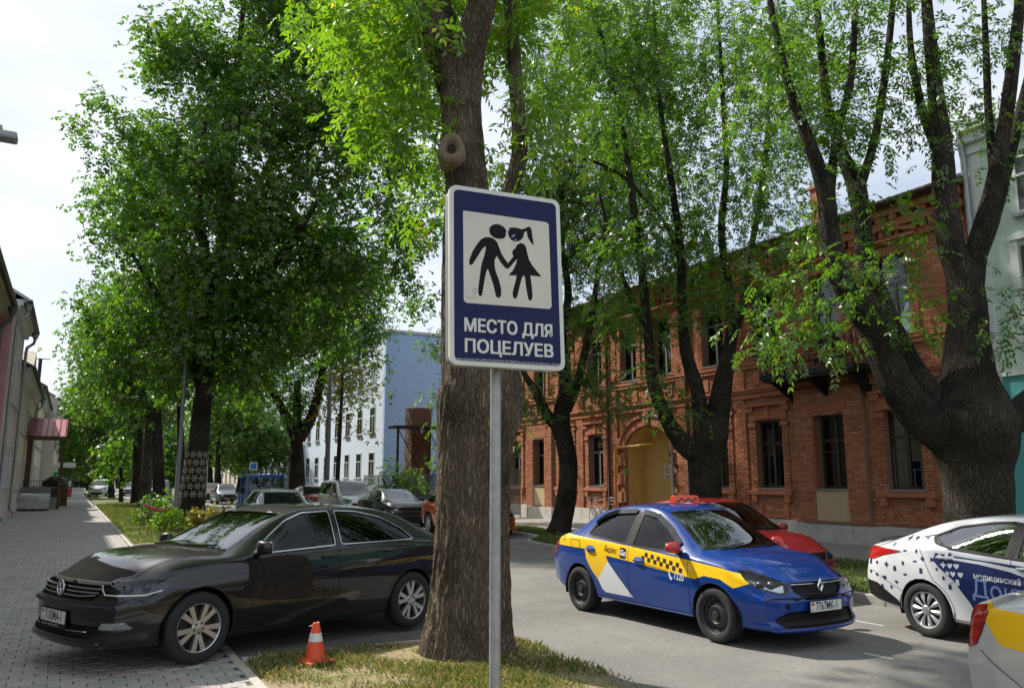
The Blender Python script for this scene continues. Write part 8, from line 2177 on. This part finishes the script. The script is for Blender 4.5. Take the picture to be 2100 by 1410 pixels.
F3 = 19.5
make_tree('pollard_ash_tree', 'ash with three dark limbs spreading before the yellow gateway', (13.5, 14.8, ZS),
    [limb(F3, (1450, 1110, 40), (1450, 1070, 35), (1448, 1010, 32), (1446, 960, 33), (1450, 915, 37), (1460, 890, 34), (1474, 840, 24), (1482, 790, 20), (1494, 725, 15), (1500, 680, 12), (1495, 600, 9), (1480, 480, 8), (1490, 330, 6), (1480, 160, 5), (1470, -20, 3)),
     limb(F3, (1450, 930, 26), (1424, 926, 22), (1388, 892, 18), (1360, 842, 15), (1337, 775, 12), (1330, 690, 10), (1318, 570, 9), (1300, 430, 8), (1275, 250, 6), (1230, 60, 4), dfw=-1.), limb(F3, (1455, 910, 24), (1440, 870, 20), (1430, 800, 15), (1407, 720, 13), (1400, 650, 11), (1396, 520, 9), (1375, 360, 7), (1350, 180, 5), (1340, 0, 3), dfw=-.5), limb(F3, (1500, 690, 10), (1520, 640, 9), (1535, 540, 7), (1560, 400, 6), (1575, 230, 5), (1560, 40, 3), dfw=1.), limb(F3, (1330, 690, 7), (1290, 600, 6), (1260, 520, 4), (1230, 400, 3), dfw=-1), limb(F3 - .3, (1400, 560, 4), (1370, 470, 3.6), (1320, 405, 3.4), (1260, 350, 3.2), (1190, 325, 3), (1130, 348, 2), dfw=-1.)],
    [blob(1300, 640, F3 - .5, (.9, 1., .8), 1.2), blob(1480, 590, F3 - .6, (1., 1., .7), 1.3), blob(1400, 470, F3, (1.2, 1.4, 1.)), blob(1300, 360, F3, (1.3, 1.5, 1.2)), blob(1450, 320, F3, (1.4, 1.6, 1.2), .7), blob(1380, 180, F3, (1.6, 1.7, 1.2), .7), blob(1270, 160, F3 - 1, (1.6, 1.6, 1.3), .9), blob(1510, 150, F3, (1.6, 1.8, 1.3), .6), blob(1560, 540, F3 - 1, (.9, .9, .6), 1.3), blob(1250, 520, F3 - 1, (.9, .9, .8), 1.2), blob(1570, 400, F3, (.9, 1., .8), .8), blob(1390, 830, F3 - .8, (.55, .5, .35), 1.), blob(1330, 770, F3 - .8, (.4, .4, .4), 1.), blob(1400, 20, F3, (2., 2., 1.), .6), blob(1220, 30, F3 - 1, (1.8, 1.6, 1.), .8), blob(1440, 640, F3 - 1, (.7, .7, .45), 1.2), blob(1600, 280, F3 + 1, (1.3, 1.3, 1.1), .8), blob(1640, 120, F3 + 1, (1.5, 1.5, 1.1), .8), blob(1520, 440, F3, (1., 1., .8), .9), blob(1340, 480, F3 - 1, (.9, .9, .7), 1.), blob(1180, 250, F3 - 2, (1.1, 1.1, .9), .7), blob(1620, 480, F3 - 1.5, (.9, .9, .6), .9)],
    'ash', dens=3.4, per=15, pairs=4, rach=.29, ll=.12, lw=.025, spread=.40, seed=72, attach_min=3.2, nseg=26, rug=.025, bark='bark_dark', flare=.08)
F4 = 13.6
make_tree('pollard_ash_tree', 'massive old ash with swollen trunk at the right edge behind the lettered car', (13.5, 8.15, ZS),
    [limb(F4, (2010, 1160, 84), (2010, 1110, 72), (2007, 1040, 64), (2003, 975, 66), (1996, 915, 82), (1990, 870, 90), (1988, 820, 74), (1986, 760, 52), (1984, 690, 42), (1984, 620, 37), (1976, 570, 34), (1950, 500, 27), (1937, 400, 25), (1932, 300, 21), (1920, 200, 17), (1905, 60, 13), (1895, -100, 9), (1885, -300, 5)),
     limb(F4, (1975, 900, 60), (1925, 880, 44), (1875, 838, 39), (1838, 785, 35), (1812, 720, 34), (1790, 665, 34), (1758, 625, 29), (1722, 560, 24), (1702, 480, 21), (1694, 400, 19), (1670, 320, 15), (1625, 200, 11), (1590, 60, 8), (1560, -120, 4), dfw=-.9),
     limb(F4, (1950, 850, 40), (1900, 800, 27), (1852, 725, 25), (1822, 665, 25), (1798, 600, 23), (1776, 530, 20), (1768, 450, 18), (1757, 385, 20), (1725, 310, 13), (1695, 200, 10), (1680, 60, 8), (1660, -120, 4), dfw=.6),
     limb(F4, (1985, 600, 30), (2006, 500, 21), (2036, 390, 18), (2060, 260, 15), (2080, 110, 13), (2096, -40, 10), (2110, -250, 5), dfw=-.4), limb(F4, (2000, 540, 18), (2035, 450, 15), (2062, 350, 13), (2085, 260, 11), (2110, 150, 8), dfw=.5),
     limb(F4, (2030, 880, 46), (2075, 858, 32), (2110, 830, 29), (2170, 770, 24), (2230, 640, 16), (2260, 480, 11), (2270, 300, 7), (2280, 100, 3), dfw=.4), limb(F4, (1757, 400, 12), (1790, 300, 9), (1812, 180, 8), (1828, 40, 7), (1840, -120, 4), dfw=.5), limb(F4, (1700, 420, 12), (1712, 300, 9), (1745, 160, 8), (1755, 0, 6), (1760, -160, 3), dfw=-.5), limb(F4, (1932, 330, 12), (1890, 220, 9), (1868, 100, 7), (1862, -60, 4)), limb(F4, (2040, 380, 10), (2028, 240, 8), (2022, 100, 7), (2015, -60, 4))],
    [blob(1660, 560, F4 - 1, (.75, .8, .5), 1.3), blob(1650, 700, F4 - 1, (.75, .8, .42), 1.4), blob(1690, 420, F4 - .6, (.6, .7, .5), 1.2), blob(1600, 260, F4, (1., 1.2, .8), .8), blob(1700, 200, F4, (1., 1.2, .9), .6), blob(1830, 150, F4, (1., 1.1, .8), .5), blob(1950, 130, F4, (.9, 1., .8), .5), blob(2070, 330, F4, (.5, .6, .5), .8), blob(1850, 440, F4 - .6, (.5, .5, .3), .8), blob(2050, 590, F4 - .6, (.4, .45, .35), .8), blob(2075, 690, F4 - .8, (.35, .4, .3), .8), blob(1760, 20, F4, (1.2, 1.3, .7), .6), blob(1620, 60, F4, (1.2, 1.3, .8), .7), blob(1900, 650, F4 - 1, (.45, .4, .22), .7), blob(1560, 660, F4 - 1.2, (.6, .6, .3), 1.2), blob(1870, 520, F4 - .8, (.35, .4, .25), .8), blob(2040, 60, F4, (.8, .9, .7), .6), blob(1800, 600, F4 - 1, (.35, .4, .3), .8), blob(1780, 280, F4, (.8, .9, .6), .6), blob(1880, 300, F4, (.7, .8, .6), .6), blob(2000, 220, F4, (.7, .8, .6), .6), blob(1560, 130, F4 - 1, (.9, 1., .7), .7), blob(2260, 420, F4, (.8, .8, .8), .6), blob(2260, 200, F4, (1., 1., .9), .5), blob(1720, -160, F4, (2.2, 2, 1.), .4), blob(1960, -140, F4, (2., 2, 1.), .4)],
    'ash', dens=6.5, per=11, pairs=4, rach=.26, ll=.11, lw=.022, spread=.34, seed=73, attach_min=3.0, nseg=44, rug=.03, bark='bark_dark', flare=.12, twig_r=.005)
# foliage added high in the crowns to dapple the road with shade
# ---- sumac, bushes
sb = atf(815, 1040, 38.5)
make_tree('sumac_tree', 'small palm like sumac tree in front of the netted fence', (sb.x, sb.y, ZS), [limb(38.5, (812, 1060, 3), (810, 1010, 2.5), (805, 975, 2)), limb(38.5, (815, 1050, 2.5), (830, 1000, 2), (838, 970, 1.5)), limb(38.5, (815, 1050, 2.5), (795, 1005, 2), (785, 980, 1.5))],
    [blob(805, 960, 38.5, (.45, .45, .3), 1), blob(845, 975, 38.5, (.5, .5, .3), 1), blob(780, 985, 38.5, (.4, .4, .25), 1), blob(825, 1000, 38.5, (.6, .6, .3), 1)], 'far', dens=22, per=4, pairs=7, rach=.75, ll=.20, lw=.035, spread=.2, seed=81, attach_min=.6, nseg=6, droop=.15)
def bush(name, label, blobs, kind, seed, ll=.09, lw=.035, per=14, dens=26., cat='bush', warm=.05):
    rng = np.random.default_rng(seed); c0 = Vector(blobs[0][0]); e = empty(name, (c0.x, c0.y, ZS), 0, label, cat)
    cl = []
    for c, r in blobs:
        r = np.array(r); n = max(4, int(4.19 * r.prod() * dens)); d = nrm(rng.normal(0, 1, (n, 3))); cl.append(np.array(c) + d * rng.uniform(0, 1, (n, 1)) ** .5 * r)
    cl = np.concatenate(cl); cl = cl[cl[:, 2] > ZS + .05]
    tw = MB()
    for p in cl[::2]: tw.tube([(c0.x + (p[0] - c0.x) * .3, c0.y + (p[1] - c0.y) * .3, ZS), tuple(p * .5 + np.array([c0.x, c0.y, ZS]) * .5 + np.array([0, 0, .08])), tuple(p)], [.008, .006, .003], 4, False)
    wpart(tw, 'stems', MATS['twig'], e, fix=False)
    V, rv = compound(cl, .14, per, 1, .10, ll, lw, rng, .1); wpart(quads_mesh('foliage', V, tint(rv, kind, rng, warm), MATS['leaf']), 'foliage', None, e)
bush('flower_bush', 'low bush with yellowish leaves under the red tape', [((2.75, 29.2, .45), (.55, .9, .35)), ((3.3, 30.6, .5), (.5, .8, .4))], 'near', 91)
bush('flower_bush', 'taller dark bush between the dark trunk and the lamp post', [((2.95, 33.8, .7), (.7, .9, .6)), ((3.5, 35.2, .75), (.6, .8, .6))], 'ash', 92)
bush('flower_bush', 'small yellow green bush beside the lattice wrapped trunk', [((5.0 - .9, 31.2, .55), (.5, .7, .45))], 'yellowing', 93)
bush('flower_bush', 'bright shrub growing by the kerb behind the black car roof', [((4.0, 22.9 + 2.4, .75), (.35, .7, .5))], 'yellowing', 94)
bush('balcony_plants', 'leafy plants trailing over the iron balcony', [((17.6, 16.0, 5.6), (.3, .9, .4)), ((17.65, 14.6, 5.5), (.25, .5, .3))], 'dark', 95, cat='plant') if False else None

# ---------------------------------------------------------------- grass
def grass(name, label, n, xf, yr, h, kindmix, seed, zf, clump=.6):
    rng = np.random.default_rng(seed); y = rng.uniform(*yr, n); x0, x1 = xf; x0 = np.array([x0(v) if callable(x0) else x0 for v in y]); x = x0 + (x1 - x0) * rng.uniform(0, 1, n)
    # clumps: keep more where a coarse noise is high
    w = np.sin(x * 2.9 + 1.3 * np.sin(y * 1.7)) + np.sin(y * 2.3 + 1.7 * np.sin(x * 1.1)) + .8 * np.sin(x * 7.1 + y * 5.3); k = w + rng.normal(0, .8, n) > -clump; x, y, w = x[k], y[k], w[k]; n = len(x)
    ang = rng.uniform(0, 2 * PI, n); hh = h * rng.uniform(.45, 1.4, n) * (1 + .25 * np.clip(w, -1, 1.5)); le = rng.normal(0, .45, (n, 2)) * hh[:, None]; wd = rng.uniform(.0025, .005, n) * (1 + np.hypot(x, y) / 18)
    b = np.stack([x, y, np.full(n, zf)], 1); s = np.stack([np.cos(ang) * wd, np.sin(ang) * wd, np.zeros(n)], 1)
    mid = b + np.stack([le[:, 0] * .35, le[:, 1] * .35, hh * .6], 1); tip = b + np.stack([le[:, 0], le[:, 1], hh], 1)
    V = np.stack([b - s, b + s, mid + s * .7, tip], 1)
    g = np.array([(.09, .15, .025), (.14, .19, .035), (.36, .28, .12), (.27, .24, .09), (.06, .11, .02)]); pr = np.array(kindmix) / sum(kindmix)
    dry = np.clip(-w * .25, -.2, .35)
    idx = rng.choice(5, n, p=pr); c = g[idx] * rng.uniform(.75, 1.25, (n, 1))
    o = link(name, quads_mesh(name, V, c, MATS['grass_blade'])); tag(o, label, 'grass', kind='stuff')
grass('island_grass', 'dry patchy grass on the island round the big trunk', 46000, (1.62, 4.40), (3.2, 8.3), .05, (3, 2, 5, 3.5, 1.5), 5, ZS + .0)
grass('right_verge_grass', 'mown green grass on the right verge behind the kerb', 60000, (lambda y: kr(y) + .17, 14.7), (4, 34), .06, (4, 4, .8, 1, 3), 6, ZS + .01, 1.6)
grass('left_verge_grass', 'green grass on the left verge beyond the parking bay', 30000, (1.62, 4.26), (24.1, 62), .08, (3, 4, 2, 2, 1), 7, ZS + .0, 1.2)
# fallen leaves and litter on the dry ground
rng = np.random.default_rng(9); n = 420; x = rng.uniform(1.65, 4.25, n); y = rng.uniform(4.2, 8.25, n)
b = np.stack([x, y, np.full(n, ZS + .035) + rng.uniform(-.005, .02, n)], 1); a = rng.uniform(0, 6.28, n); ax = np.stack([np.cos(a), np.sin(a), rng.uniform(-.2, .3, n)], 1); sd = np.stack([-np.sin(a), np.cos(a), rng.uniform(-.3, .3, n)], 1)
V = leaflet_quads(b, nrm(ax), nrm(sd), np.tile([0, 0, 1.], (n, 1)), rng.uniform(.025, .06, n), rng.uniform(.006, .012, n), rng)
o = link('fallen_leaves', quads_mesh('fallen_leaves', V, np.array([(.26, .17, .07)]) * rng.uniform(.5, 1.3, (n, 1)), MATS['grass_blade'])); tag(o, 'scattered dry fallen leaves on the island', 'leaves', kind='stuff')
